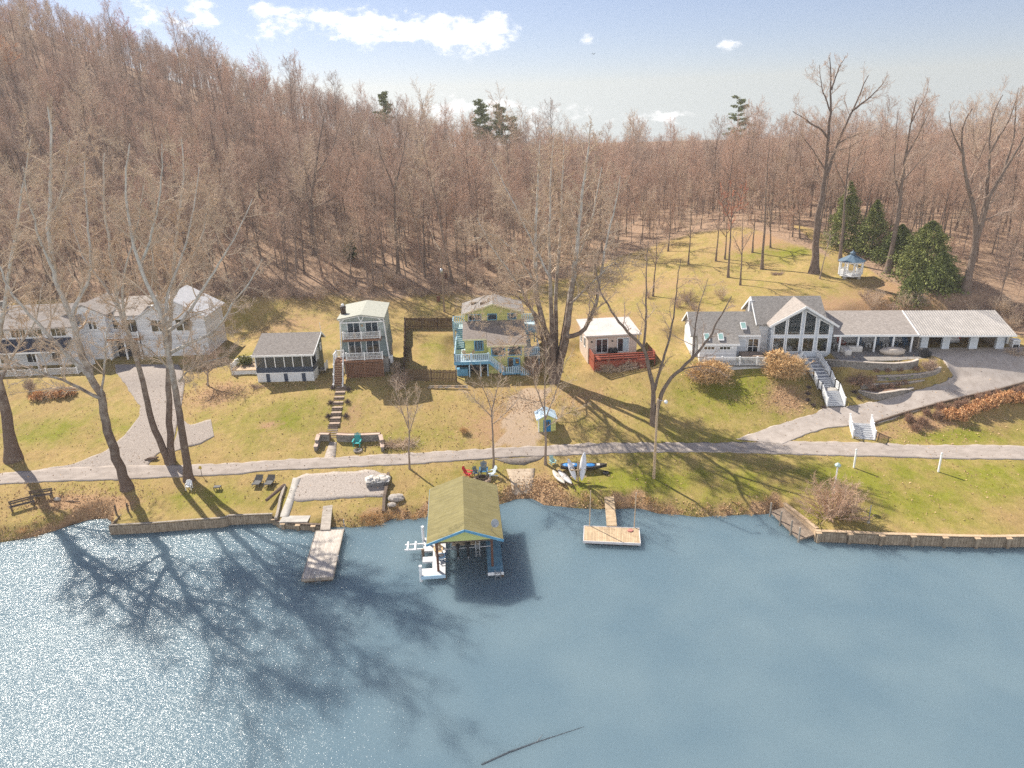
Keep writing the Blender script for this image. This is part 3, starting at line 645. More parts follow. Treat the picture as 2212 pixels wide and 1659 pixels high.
# leave room for the trees built one by one
SPECIAL_PX = [(680,551,5),(860,591,4),(1760,590,5),(1918,588,4),(2085,630,4),(1815,564,3),(957,665,3),(450,831,2)]
for px, py, rr_ in SPECIAL_PX:
    g = G(px, py); ftab = ftab[(ftab[:, 0]-g[0])**2+(ftab[:, 1]-g[1])**2 > rr_**2]
for px, py, rr_ in [(1820,520,5.5),(1880,540,5),(1980,570,7),(1935,590,5)]:
    g = G(px, py+40); ftab = ftab[(ftab[:, 0]-g[0])**2+(ftab[:, 1]-g[1])**2 > rr_**2]
ftab = ftab[np.argsort(np.hypot(ftab[:, 0], ftab[:, 1]))]
NIND = 290
print('forest trees', len(ftab))
FL_ = ['bare grey-brown tree of the wood behind the lakeside houses', 'bare dark-limbed tree of the wood behind the lakeside houses', 'bare tree with reddish-brown twigs in the wood behind the houses', 'bare pale-twigged tree of the wood behind the lakeside houses',
       'small bare dark-trunked tree of the wood behind the houses', 'tall bare tree with reddish-brown twigs in the wood behind the houses', 'bare slender high-crowned tree of the wood behind the houses', 'small bare pale-twigged understorey tree of the wood behind the houses', 'bushy reddish sapling low among the trunks of the wood', 'bushy brown sapling low among the trunks of the wood']
kinds = frg.integers(0, 8, len(ftab))
kinds = np.where((ftab[:, 0] > 10) & (frg.random(len(ftab)) < .5), frg.choice([2, 5, 0], len(ftab)), kinds)
kinds = np.where(frg.random(len(ftab)) < .33, frg.integers(8, 10, len(ftab)), kinds)
yaws = frg.uniform(0, 360, len(ftab)); scs = np.where(frg.random(len(ftab)) < .07, frg.uniform(.95, 1.2, len(ftab)), frg.uniform(.5, .8, len(ftab)))
scs *= np.where((ftab[:, 1] > 200) & (ftab[:, 0] < 5), .84, 1.0)
scs *= np.where(ftab[:, 0] > 5, .86, 1.0)
protos = {}
for i in range(min(NIND, len(ftab))):
    k = int(kinds[i]); x, y, z = ftab[i]
    g = 'bare trees standing in the wood: '+['grey-brown', 'dark-limbed', 'reddish', 'pale-twigged', 'small dark', 'tall reddish', 'slender', 'small pale', 'reddish sapling', 'brown sapling'][k]
    if k not in protos:
        o = protos[k] = tree_obj('woodland_tree', STOCK[k], (x, y, z-.1), FL_[k], 'tree', g)
    else: o = copy_tree(protos[k])
    o.location = (x, y, z-.1); o.rotation_euler = (0, 0, R(yaws[i])); o.scale = (scs[i],)*3
# the rest of the wood, too many to count: one object that sets the stock trees on its points
def woods_object(name, tab, kd, yw, sc, stock):
    me = bpy.data.meshes.new(name); me.from_pydata([tuple(p) for p in tab], [], [])
    for nm, arr, tp in (('kind_index', kd, 'INT'), ('turn', np.radians(yw), 'FLOAT'), ('size', sc, 'FLOAT')):
        a = me.attributes.new(nm, tp, 'POINT'); a.data.foreach_set('value', np.ascontiguousarray(arr, np.int32 if tp == 'INT' else np.float32))
    o = link(name, me)
    hid = bpy.data.collections.new('wood_stock')
    for i, (a, b) in enumerate(stock):
        v = []; bm_me = bpy.data.meshes.new('stock_%02d' % i)
        va = np.empty(len(a.vertices)*3, np.float32); a.vertices.foreach_get('co', va); vb = np.empty(len(b.vertices)*3, np.float32); b.vertices.foreach_get('co', vb)
        fa = np.empty(len(a.polygons)*4, np.int32); a.loops.foreach_get('vertex_index', fa); fb = np.empty(len(b.polygons)*4, np.int32); b.loops.foreach_get('vertex_index', fb)
        jm = np_mesh('stock_%02d' % i, np.vstack([va.reshape(-1, 3), vb.reshape(-1, 3)]), np.vstack([fa.reshape(-1, 4), fb.reshape(-1, 4)+len(a.vertices)]), a.materials[0])
        jm.materials.append(b.materials[0]); jm.polygons.foreach_set('material_index', np.r_[np.zeros(len(a.polygons), np.int32), np.ones(len(b.polygons), np.int32)])
        ob = bpy.data.objects.new('stock_%02d' % i, jm); hid.objects.link(ob)
    ng = bpy.data.node_groups.new('plant_wood', 'GeometryNodeTree')
    ng.interface.new_socket('Geometry', in_out='INPUT', socket_type='NodeSocketGeometry'); ng.interface.new_socket('Geometry', in_out='OUTPUT', socket_type='NodeSocketGeometry')
    gi = ng.nodes.new('NodeGroupInput'); go = ng.nodes.new('NodeGroupOutput'); ip = ng.nodes.new('GeometryNodeInstanceOnPoints'); ci = ng.nodes.new('GeometryNodeCollectionInfo')
    ci.inputs['Collection'].default_value = hid; ci.inputs['Separate Children'].default_value = True; ci.inputs['Reset Children'].default_value = True
    def at(nm, tp):
        q = ng.nodes.new('GeometryNodeInputNamedAttribute'); q.data_type = tp; q.inputs['Name'].default_value = nm; return q.outputs['Attribute']
    ng.links.new(gi.outputs[0], ip.inputs['Points']); ng.links.new(ci.outputs[0], ip.inputs['Instance']); ip.inputs['Pick Instance'].default_value = True
    ng.links.new(at('kind_index', 'INT'), ip.inputs['Instance Index'])
    cb = ng.nodes.new('ShaderNodeCombineXYZ'); ng.links.new(at('turn', 'FLOAT'), cb.inputs[2]); ng.links.new(cb.outputs[0], ip.inputs['Rotation'])
    ng.links.new(at('size', 'FLOAT'), ip.inputs['Scale']); ng.links.new(ip.outputs[0], go.inputs[0])
    md = o.modifiers.new('plant_wood', 'NODES'); md.node_group = ng
    return o
o = woods_object('woods', ftab[NIND:], kinds[NIND:], yaws[NIND:], scs[NIND:], STOCK)
tag(o, 'bare brown woods covering the hill behind the houses', 'woods', kind='stuff')
# trees of the hill that stand out by colour
for nm, k, px, py, lab in [('budding_tree', 0, 573, 235, 'red-budding tree high on the middle of the wooded hill'), ('budding_tree', 0, 297, 135, 'reddish tree near the ridge at the upper left of the hill'),
        ('orange_tree', 1, 32, 190, 'small tree with orange leaves at the left end of the hill'), ('orange_tree', 1, 440, 160, 'rusty orange-tinged tree just under the ridge above the dark gully')]:
    g = G(px, py+22); tree_obj(nm, REDS[k], g, lab, 'tree', None, 40, 1.1)
# ---------------------------------------------------------------- trees that can be told apart
def on_y(px, py, y):
    d = ray(px, py); return CAM+d*(y/d[1])
FINE = [(9, .25, 1, 45, .38, .5, 5, 4, .16, .05, 0), (9, .15, 1, 45, .45, .5, 3, 3, .2, .04, 0), (9, .15, 1, 45, .5, .6, 2, 3, .22, .03, 0)]
def ctree(name, label, base, limbs, spec=FINE, tm=None, cm=None, seed=1, group=None, cat='tree', maxlen=9, flare=1.35, minr=.009, boughs=None):
    """base: pixel of the foot; limbs: (pixels, radius at start, radius at end, metres nearer (-) or farther (+) at the tip)"""
    b = G(*base); T = Tree(seed); T.minr = minr
    for px, r0, r1, dep in limbs:
        n = len(px); pts = []
        for i, (x, y) in enumerate(px): pts.append(on_y(x, y, b[1]+dep*i/(n-1))-b)
        first = np.linalg.norm(pts[0]) < 1.2
        if first: pts[0] = np.array([0, 0, -.5])
        X, rad, D, L = path_limb(pts, r0, r1, max(8, 3*n))
        X[1:-1] += T.rg.normal(0, min(.12, r1*.9), X[1:-1].shape)
        if first: rad = rad.copy(); rad[0] *= flare*1.15; rad[1] *= 1+(flare-1)*.45
        T.put(False, X[None], rad[None], 9 if r0 > .25 else 7)
        Lc = min(L, maxlen)
        k0 = .45 if first else .12
        if boughs:
            nb, ang, ra, rr = boughs
            P, Dd, Ln, Rr = sprout(X[None], rad[None], D[None], np.array([Lc]), nb, k0, .97, ang, ra, rr, T.rg, .35, .03)
            a, bb, c = grow(P, Dd, Ln, Rr, 6, .17, .09, .25, T.rg); T.put(True, a, bb, 5); T.twigs(a, bb, c, Ln, spec)
        else: T.twigs(X[None], rad[None], D[None], np.array([Lc]), spec)
    return tree_obj(name, T.meshes('trunk', 'crown', tm or m_bark, cm or m_twig), b, label, cat, group)
def AZ(*p): return zpl('A', p)
def GZ2(*p): return zpl('G', p)
BIG = dict(boughs=(17, 52, .5, .5), minr=.0085)
ctree('sycamore_tree', 'thickest grey sycamore trunk at the far left by the picnic benches', (29,993), [
  ([(29,993),(15,905),(-12,790),(-40,640),(-70,480),(-80,330)], .66, .16, 3), ([(-12,790),(10,660),(28,540),(48,420),(66,300)], .3, .05, -3), ([(-25,720),(-60,600),(-40,450),(0,360)], .25, .05, 5), ([(-2,830),(30,760),(75,700),(95,610)], .2, .05, 4)],
  tm=m_syc, cm=m_tant, seed=31, flare=1.5, **BIG)
ctree('sycamore_tree', 'tall leaning forked sycamore standing above the left sea wall', (275,1055), [
  ([(275,1055),(239,952),(218,861),(200,817),(178,772),(164,722),(155,683),(139,651),(118,590),(105,500),(110,400),(112,290),(104,230)], .55, .08, 3),
  ([(200,817),(132,754),(91,708),(61,676),(32,647),(5,590),(-20,520)], .27, .05, -2), ([(155,683),(164,653),(194,606),(196,540),(186,450),(182,330)], .2, .05, 4),
  ([(218,861),(137,822),(64,795),(0,772),(-40,740)], .2, .05, -3), ([(219,852),(225,804),(230,713),(246,678),(262,600)], .13, .03, 2), ([(118,590),(85,520),(60,430),(50,360)], .15, .04, -4), ([(105,480),(140,400),(150,300)], .13, .04, 2)],
  tm=m_syc, cm=m_tant, seed=32, flare=1.4, **BIG)
ctree('sycamore_tree', 'twin stemmed sycamore growing between the road and the gravel driveway', (369,1000), [
  ([(360,1000),(328,914),(312,838),(294,776),(273,704),(253,660),(248,603),(236,520),(222,430),(226,330)], .42, .06, 2), ([(376,1000),(365,900),(364,781),(367,713),(373,644),(376,576),(385,480),(398,390),(392,300)], .42, .06, 4),
  ([(273,704),(262,640),(272,570),(300,480),(310,400)], .17, .04, -3), ([(253,660),(215,600),(180,560),(150,470)], .16, .04, 3), ([(367,713),(340,640),(330,560),(325,470)], .16, .04, -2), ([(373,644),(410,580),(440,500),(452,420)], .16, .04, 3)],
  tm=m_syc, cm=m_tant, seed=33, **BIG)
ctree('sycamore_tree', 'mottled sycamore with a white chair at its foot', (408,1037), [
  ([(408,1037),(392,918),(376,827),(364,765),(355,704),(337,651),(303,583),(284,510),(270,410),(280,310)], .47, .06, -1), ([(364,765),(410,740),(458,722),(490,680),(504,651),(540,610),(566,560)], .2, .04, -3), ([(358,720),(401,690),(433,633),(467,576),(510,510),(545,430)], .2, .04, 3),
  ([(387,824),(405,799),(446,781),(490,770)], .12, .03, -3), ([(355,704),(365,620),(400,540),(420,450),(430,360)], .2, .04, 5), ([(303,583),(330,500),(350,400),(350,310)], .16, .04, -3), ([(370,800),(330,760),(300,740),(270,730)], .11, .03, -3)],
  tm=m_syc, cm=m_tant, seed=34, **BIG)
MZ = lambda *p: zpl('M', p)
ctree('sycamore_tree', 'huge many stemmed sycamore beside the yellow green house', (1196,824), [
  ([(1204,824),(1209,790),(1219,745),(1227,689),(1232,656),(1246,537),(1257,430),(1271,322),(1275,270)], 0.625, .06, 2), ([(1195,824),(1193,752),(1170,693),(1160,644),(1156,576),(1157,500),(1160,400),(1167,300)], 0.525, .06, 1),
  ([(1199,824),(1196,760),(1193,713),(1187,615),(1187,501),(1189,394),(1196,300)], 0.438, .05, 4), ([(1202,824),(1203,752),(1199,635),(1214,465),(1218,304)], 0.413, .05, 6), ([(1190,824),(1175,740),(1156,685),(1125,625),(1101,588),(1062,535),(1030,470)], 0.375, .04, -2),
  ([(1224,728),(1245,724),(1261,718),(1274,694),(1286,664),(1307,537),(1328,447),(1340,380)], 0.325, .05, 0), ([(1206,820),(1214,740),(1235,600),(1280,470),(1300,360)], 0.35, .05, 5), ([(1170,693),(1120,640),(1080,630),(1040,640),(1015,680)], 0.175, .03, -3), ([(1160,620),(1110,540),(1060,500),(1020,520)], 0.175, .03, -2), ([(1188,600),(1130,480),(1090,400),(1060,340)], 0.188, .04, 4), ([(1232,656),(1290,600),(1330,560),(1345,600)], 0.175, .03, -3), ([(1193,752),(1150,720),(1120,730),(1095,770)], 0.125, .03, -4)],
  spec=[(8, .2, 1, 48, .42, .5, 5, 4, .17, .03, .05), (9, .15, 1, 48, .5, .5, 3, 3, .2, .02, .05), (6, .15, 1, 45, .5, .6, 2, 3, .22, 0, 0)], tm=m_syc, cm=m_tant, seed=35, flare=1.25, boughs=(26, 52, .48, .5), minr=.009)
ctree('forked_tree', 'bare grey tree forking low beside the tall wooden lamp pole', (1412,917), [
  ([(1408,917),(1410,880),(1413,843),(1398,778),(1390,749),(1352,713),(1323,676),(1296,630),(1285,570)], .36, .05, -1), ([(1390,749),(1395,697),(1396,648),(1395,590),(1400,520)], .17, .04, 2), ([(1414,843),(1416,832),(1429,788),(1447,729),(1455,681),(1462,620),(1470,560)], .2, .04, 3),
  ([(1417,917),(1420,880),(1432,840),(1456,811),(1497,773),(1530,733),(1548,697),(1580,640)], .34, .05, -1), ([(1456,811),(1490,792),(1530,790),(1560,800)], .1, .03, -2), ([(1497,773),(1500,720),(1510,660),(1530,600)], .13, .03, 2)],
  tm=m_bark, cm=m_twig, seed=36, flare=1.4, boughs=(7, 48, .45, .5), maxlen=7, spec=[(7, .2, 1, 45, .42, .5, 4, 3, .17, .05, 0), (7, .15, 1, 45, .45, .5, 3, 3, .2, .03, 0), (4, .2, 1, 45, .5, .6, 2, 3, .2, 0, 0)])
SM = dict(spec=[(7, .2, 1, 42, .5, .55, 4, 3, .15, .08, 0), (7, .2, 1, 42, .5, .6, 2, 3, .18, .05, 0)], boughs=(11, 42, .5, .5), maxlen=4.5, minr=.008, tm=m_stem, cm=m_twigp)
ctree('young_tree', 'slender bare young tree on the grass left of the boathouse roof', (885,1013), [([(885,1013),(883,972),(884,930),(880,880),(876,825)], .13, .02, 0), ([(884,930),(865,880),(850,830)], .06, .02, -.5), ([(883,940),(900,885),(908,838)], .06, .02, .5)], seed=41, **SM)
ctree('young_tree', 'bare young tree branching wide right behind the boathouse roof', (1066,1012), [([(1066,1012),(1066,972),(1062,888),(1054,860),(1043,840),(1030,800)], .16, .02, 0), ([(1062,890),(1070,855),(1076,830),(1090,790)], .09, .02, .6), ([(1062,900),(1030,868),(1008,843)], .06, .02, -.6), ([(1066,915),(1095,890),(1118,865)], .06, .02, .4)], seed=42, **SM)
ctree('young_tree', 'tall bare young tree standing in front of the small shed', (1178,1003), [([(1178,1003),(1179,952),(1177,889),(1176,850),(1178,791),(1180,740)], .17, .02, 0), ([(1177,889),(1158,840),(1150,800),(1146,770)], .08, .02, -.6), ([(1178,905),(1200,850),(1215,800),(1228,770)], .08, .02, .6), ([(1178,925),(1210,900),(1250,880)], .05, .015, -.5), ([(1177,870),(1120,860),(1095,850)], .05, .015, .4)], seed=43, **SM)
TALL = dict(boughs=(9, 42, .42, .5), maxlen=9, minr=.011, spec=[(9, .15, 1, 42, .5, .5, 4, 3, .15, .1, 0), (10, .15, 1, 42, .48, .55, 3, 3, .18, .08, 0)])
ctree('tulip_tree', 'tallest bare tree rising into the sky beside the gazebo lawn', (1759,588), [([(1759,588),(1768,456),(1784,379),(1788,310),(1792,267),(1796,194),(1792,124)], .66, .06, 0), ([(1784,379),(1810,309),(1841,239),(1876,163)], .32, .06, 2), ([(1841,239),(1880,210),(1910,178)], .2, .04, 1), ([(1790,300),(1778,283),(1745,262),(1712,240)], .2, .04, -2), ([(1785,370),(1760,330),(1730,290)], .15, .03, -2), ([(1796,194),(1810,150),(1826,122)], .15, .03, 2), ([(1810,309),(1850,290),(1890,280)], .13, .03, -2), ([(1788,330),(1830,320),(1865,300)], .12, .03, 3), ([(1793,240),(1775,190),(1770,140)], .13, .03, -2)], tm=m_barkd, cm=m_twig, seed=51, flare=1.45, **TALL)
ctree('tall_tree', 'tall straight bare tree between the tulip tree and the evergreens', (1918,588), [([(1918,588),(1942,449),(1956,334),(1967,267),(1980,215)], .5, .06, 0), ([(1945,430),(1930,370),(1935,300),(1940,240)], .17, .04, 2), ([(1956,340),(1985,290),(2010,235)], .16, .04, -2), ([(1950,390),(1985,350),(2015,320)], .13, .03, 2), ([(1967,267),(1995,215),(2005,190)], .12, .03, 2)], tm=m_bark, cm=m_twig, seed=52, flare=1.4, **TALL)
ctree('tall_tree', 'wide forked bare tree at the right edge behind the carport', (2085,630), [([(2085,630),(2110,515),(2099,421),(2078,330),(2076,271),(2100,235)], .6, .08, 0), ([(2110,515),(2138,421),(2166,376),(2212,295),(2250,240)], .4, .06, -2), ([(2112,505),(2130,430),(2138,351),(2138,281),(2150,230),(2166,205)], .36, .05, 3), ([(2166,376),(2190,300),(2195,220),(2200,190)], .2, .04, 2), ([(2120,480),(2160,460),(2205,455)], .15, .03, 2), ([(2138,330),(2180,260),(2195,215)], .17, .04, -2), ([(2078,330),(2055,280),(2050,240)], .15, .03, -2)], tm=m_bark, cm=m_twig, seed=53, flare=1.4, **TALL)
ctree('woodland_oak', 'big dark trunk with a bent bough in front of the wooded slope above the cottage', (680,551), [([(680,551),(673,480),(672,430),(680,380),(690,310),(700,250)], .5, .07, 0), ([(672,440),(640,400),(610,380),(570,392)], .2, .04, -2), ([(674,450),(720,430),(745,400),(760,350)], .2, .04, -2), ([(675,410),(650,340),(640,270)], .2, .04, 3), ([(680,380),(720,320),(735,260)], .18, .04, 3)], tm=m_barkd, cm=m_twigd, seed=54, **TALL)
ctree('woodland_oak', 'dark forked tree at the foot of the slope behind the green house', (860,591), [([(860,591),(855,500),(852,412),(838,375),(824,344),(815,300)], .38, .05, 0), ([(852,412),(862,370),(874,322),(880,270)], .2, .04, 2), ([(855,480),(880,430),(900,390)], .13, .03, 3), ([(854,450),(820,420),(790,415)], .12, .03, -2)], tm=m_barkd, cm=m_twigd, seed=55, **TALL)
LAWN = dict(boughs=(8, 40, .36, .5), maxlen=7, minr=.012, spec=[(7, .15, 1, 42, .5, .5, 3, 3, .15, .1, 0), (7, .15, 1, 42, .5, .55, 2, 3, .18, .08, 0)])
ctree('lawn_tree', 'tall thin bare trunk on the upper lawn left of the tulip tree', (1646,581), [([(1646,581),(1652,470),(1658,369),(1662,300)], .26, .04, 0)], tm=m_bark, cm=m_twig, seed=61, **LAWN)
ctree('budding_tree', 'thin upper lawn tree with a red budding top', (1573,599), [([(1573,599),(1578,500),(1581,450),(1580,395)], .22, .04, 0), ([(1580,470),(1600,430),(1605,400)], .1, .03, 1), ([(1579,480),(1560,440),(1555,405)], .1, .03, -1)], tm=m_bark, cm=m_red, seed=62, **LAWN)
for i, (bx_, by_, tx, ty, r) in enumerate([(1599,616,1604,470), (1546,564,1556,420), (1487,571,1492,440), (1443,543,1450,420), (1728,515,1722,420), (1815,564,1835,300), (1665,535,1660,430), (1566,560,1570,450), (1625,545,1632,420), (1704,497,1700,400), (1770,600,1790,520), (1410,640,1420,490)] and [(a, b, c, d, .17) for a, b, c, d in [(1599,616,1604,470), (1546,564,1556,420), (1487,571,1492,440), (1443,543,1450,420), (1728,515,1722,420), (1665,535,1660,430), (1566,560,1570,450), (1625,545,1632,420), (1704,497,1700,400), (1410,640,1420,490)]]):
    ctree('lawn_tree', 'slender bare tree of the scattered ones on the upper lawn behind the beige cottage', (bx_, by_), [([(bx_,by_),((bx_+tx)/2+2,(by_+ty)/2),(tx,ty)], r, .03, 0), ([((bx_+tx)/2+1,(by_+ty)/2),(tx+22,ty+30)], .07, .02, 1), ([((bx_+tx)/2+1,(by_+ty)/2+8),(tx-22,ty+36)], .07, .02, -1)], tm=m_bark, cm=[m_twig, m_twigr, m_twigp][i % 3], seed=70+i, group='slender bare trees on the upper lawn', **LAWN)
ctree('tall_tree', 'bare tree growing up in front of the dark conical evergreens', (1815,564), [([(1815,564),(1822,470),(1829,386),(1838,290)], .3, .05, 0), ([(1829,386),(1855,340),(1870,300)], .13, .03, 1), ([(1827,410),(1805,360),(1800,320)], .13, .03, -1)], tm=m_bark, cm=m_twig, seed=63, **LAWN)
ctree('young_tree', 'small crooked bare tree just left of the gazebo', (1770,602), [([(1770,602),(1778,570),(1788,530),(1795,505)], .12, .02, 0)], seed=64, **SM)
ctree('weeping_tree', 'low weeping bare tree on the lawn by the gravel turnout', (449,833), [([(449,833),(448,805),(455,780),(440,762)], .16, .03, 0), ([(448,810),(420,780),(395,775)], .09, .02, -1), ([(449,806),(480,775),(498,780)], .09, .02, -1), ([(450,800),(470,765),(478,755)], .09, .02, 1), ([(449,805),(430,765),(415,755)], .08, .02, 1)], seed=65, spec=[(9, .1, 1, 50, .6, .55, 5, 3, .15, -.02, .22), (8, .1, 1, 45, .5, .6, 3, 3, .18, 0, .25)], boughs=(8, 60, .7, .5), maxlen=4, minr=.007, tm=m_stem, cm=m_twigd)
# trees of the shrubby fringe behind the houses
frg2 = np.random.default_rng(17)

# ---------------------------------------------------------------- shrubs, evergreens, grasses
def leaf_quads(C, Dn, size, rg, asp=1.6):
    """small leaf faces at C with random attitude around Dn"""
    n = len(C); u = unit(rg.normal(0, 1, (n, 3))); d = unit(Dn+.6*rg.normal(0, 1, (n, 3))); u = unit(np.cross(d, u)); s = (size*(.6+.8*rg.random(n)))[:, None]
    a = C-u*s*.5; b = C+u*s*.5; tip = C+d*s*asp; k = np.cross(d, u)*s*.25
    v = np.stack([a, C+d*s*.1-k, b, tip+k], 1).reshape(-1, 3); return v, np.arange(4*n).reshape(-1, 4)
def bush_mesh(seed, rx, ry, h, n1, mat, leaf=0.0, leafmat=None, nleaf=0, ang=(8, 70), cnt=(6, 6), minr=.006, up=.12, droop=0.0, r0=.02, lasp=1.6):
    T = Tree(seed); rg = T.rg; T.minr = minr
    P = np.stack([rg.normal(0, rx*.15, n1), rg.normal(0, ry*.15, n1), np.full(n1, -.05)], -1); th = rg.random(n1)*2*math.pi; ti = np.radians(ang[0]+(ang[1]-ang[0])*np.sqrt(rg.random(n1)))
    D = np.stack([np.sin(ti)*np.cos(th)*rx/h, np.sin(ti)*np.sin(th)*ry/h, np.cos(ti)], -1)
    ell = 1/np.sqrt((unit(D)[:, 0]/rx)**2+(unit(D)[:, 1]/ry)**2+(unit(D)[:, 2]/h)**2)
    L = ell*(.75+.35*rg.random(n1)); a, b, c = grow(P, D, L, np.full(n1, r0), 5, .1, up*.4, .35, rg, droop); T.put(True, a, b, 4)
    pts, rad, dirs, LL = a, b, c, L
    for j, cn_ in enumerate(cnt):
        p, d, l, r = sprout(pts, rad, dirs, LL, cn_, .25 if j == 0 else .15, 1, 42, .38 if j == 0 else .5, .6, rg, .4, minr); pts, rad, dirs = grow(p, d, l, r, 3, .18, up, .4, rg, droop); LL = l; T.put(True, pts, rad, 3)
    me = np_mesh('branches', np.vstack([x for x, _ in T.cv]), np.vstack([y for _, y in T.cv]), mat); lm = None
    if nleaf:
        q = rg.integers(0, len(pts), nleaf); w = rg.integers(1, pts.shape[1], nleaf); v, f = leaf_quads(pts[q, w]+rg.normal(0, .04, (nleaf, 3)), dirs[q, w], leaf, rg, lasp); lm = np_mesh('leaves', v, f, leafmat)
    return me, lm
def bush(name, meshes, loc, label, group=None, yaw=0, scale=1.0, cat='shrub'):
    if meshes[1] is None:
        o = link(name, meshes[0]); o.location = loc; o.rotation_euler = (0, 0, R(yaw)); o.scale = (scale,)*3; return tag(o, label, cat, group)
    o = thing(name, label, cat, loc, yaw, group); o.scale = (scale,)*3; link('branches', meshes[0], o); link('leaves', meshes[1], o); return o
m_everg = M('evergreen_needles', (.09,.12,.035), (.36,.37,.12), 1.6, .8, spec=.2)
m_everg2 = M('dark_evergreen_needles', (.07,.10,.03), (.27,.29,.09), 1.6, .8, spec=.2)
m_leafo = M('orange_dead_leaves', (.52,.26,.11), (.76,.47,.24), 2.5, .9)
m_brownb = M('brown_bush_twigs', (.31,.19,.13), (.45,.30,.215), 1.2, .95, spec=.1)
m_pampas = M('dry_pampas', (.54,.345,.16), (.76,.54,.29), 1.5, .9, spec=.1)
m_green = M('green_leaves', (.06,.09,.02), (.16,.18,.05), 3, .7)
def conifer(seed, H, r, n, mat, size=.21, base=.02, power=.85, lean=0.0):
    rg = np.random.default_rng(seed); t = rg.random(n)**.8; z = base*H+(1-base)*H*t; rr = r*(1-t)**power*(1+.18*np.sin(z*2.1+seed)+.2*rg.normal(0, 1, n)); q = np.sqrt(.25+.75*rg.random(n)); th = rg.random(n)*2*math.pi
    rr *= 1+.16*np.sin(3*th+seed)+.16*np.sin(7*th+z*2.3)+.14*np.sin(z*4.1+2*th)
    C = np.stack([np.cos(th)*rr*q, np.sin(th)*rr*q, z-.25*rr*q*.6], -1); D = np.stack([np.cos(th), np.sin(th), np.full(n, .1-.35*(1-t.mean()))], -1)
    v, f = leaf_quads(C, D, np.full(n, size)*(1-.4*t), rg, 1.7); cr = np_mesh('crown', v, f, mat)
    T = Tree(seed); P, rad, Dd = grow(np.zeros((1, 3)), np.array([[0, 0, 1.]]), np.array([H*.96]), np.array([.018*H]), 6, .01, 0, .1, rg); T.put(False, P, rad, 7)
    nb = 60; p, d, l, r_ = sprout(P, rad, Dd, np.array([r*1.1]), nb, .1, .95, 85, .9, .25, rg, .8, .02); a, b, c = grow(p, d, l, r_, 3, .06, -.05, .3, rg); T.put(False, a, b, 3)
    return [np_mesh('trunk', np.vstack([x for x, _ in T.tv]), np.vstack([y for _, y in T.tv]), m_barkd, True), cr]
for nm, px, py, ty, rad_, mt, sd_, lb in [('evergreen_tree', 1820, 532, 392, 3.4, m_everg, 3, 'tallest conical evergreen behind the gazebo lawn'), ('evergreen_tree', 1880, 545, 432, 3.2, m_everg, 4, 'conical evergreen in the middle of the clump behind the gazebo'),
       ('evergreen_tree', 1938, 560, 485, 3.9, m_everg2, 5, 'broad low evergreen against the leaning pale trunk'), ('evergreen_tree', 1995, 600, 478, 4.3, m_everg, 6, 'broadest rounded evergreen at the right of the clump'), ('evergreen_tree', 2025, 625, 545, 3.4, m_everg2, 8, 'short evergreen at the right foot of the clump'), ('evergreen_tree', 1965, 655, 585, 2.2, m_everg2, 7, 'small dark evergreen bush just above the carport roof')]:
    b = G(px, py); top = on_y(px, ty, b[1]); H = top[2]-b[2]
    tree_obj(nm, conifer(sd_, H, rad_, int(15000*(rad_/4)**2), mt, power=.8 if rad_ < 4.0 else .55), b, lb, 'evergreen')
def pine(seed, H, n=26):
    rg = np.random.default_rng(seed); T = Tree(seed); P, rad, D = grow(np.zeros((1, 3)), np.array([[.03, 0, 1.]]), np.array([H]), np.array([.2]), 7, .03, .05, .15, rg); T.put(False, P, rad, 6)
    p, d, l, r = sprout(P, rad, D, np.array([H*.3]), n, .45, .99, 78, .9, .35, rg, .75, .03); a, b, c = grow(p, d, l, r, 4, .08, .03, .3, rg); T.put(False, a, b, 4)
    k = 2600; q = rg.integers(0, n, k); w = rg.integers(1, 5, k); v, f = leaf_quads(a[q, w]+rg.normal(0, .38, (k, 3))*np.array([1, 1, .45]), c[q, w], np.full(k, .34), rg); return [np_mesh('trunk', np.vstack([x for x, _ in T.tv]), np.vstack([y for _, y in T.tv]), m_barkd, True), np_mesh('crown', v, f, m_everg2)]
for i, (px, ty, Y, lb) in enumerate([(1024,214,262,'tall pine at the left of the ridge pine group'), (1045,226,268,'pine second in the ridge pine group'), (1063,224,258,'bushy pine in the middle of the ridge pine group'), (1088,234,262,'pine at the right of the ridge pine group'), (826,200,268,'lone small pine on the ridge among bare trees'), (1597,208,262,'lone dark pine standing above the flat wood skyline'), (1112,250,255,'lowest pine at the foot of the ridge pine group')]):
    t_ = on_y(px, ty, Y); z = tz(t_[0], t_[1]); H = max(5.5, t_[2]-z); tree_obj('pine_tree', pine(90+i, H), (t_[0], t_[1], z-.2), lb, 'pine', None, 70*i)
# small evergreen understorey
for px, py, lb in [(758,560,'small green rhododendron on the wooded bank above the green house')]:
    b = G(px, py); bush('green_shrub', bush_mesh(5, 1.3, 1.3, 3.4, 30, m_stem, .22, m_green, 1500), b-np.array([0, 0, .1]), lb)
# brushy fringe between lawns and wood
BR = [bush_mesh(200+i, 1.7, 1.5, 1.9+.5*i, 34, [m_twigd, m_twig, m_twigp][i], ang=(5, 60), minr=.009) for i in range(3)]
n_ = 0
for px0, px1, yy, cnt in [(-40, 240, 655, 16), (240, 720, 640, 34), (700, 1130, 628, 34), (2060, 2300, 700, 20), (1400, 1560, 660, 5), (1850, 2000, 672, 7)]:
    for j in range(cnt):
        px = px0+(px1-px0)*(j+frg2.random())/cnt; py = yy+frg2.uniform(-26, 16); g = G(px, py)
        k = int(frg2.integers(0, 3)); bush('brush_shrub', BR[k], g, 'twiggy leafless brush shrub along the edge of the wood behind the houses', 'leafless brush along the edge of the wood', frg2.uniform(0, 360), frg2.uniform(.6, 1.15)); n_ += 1
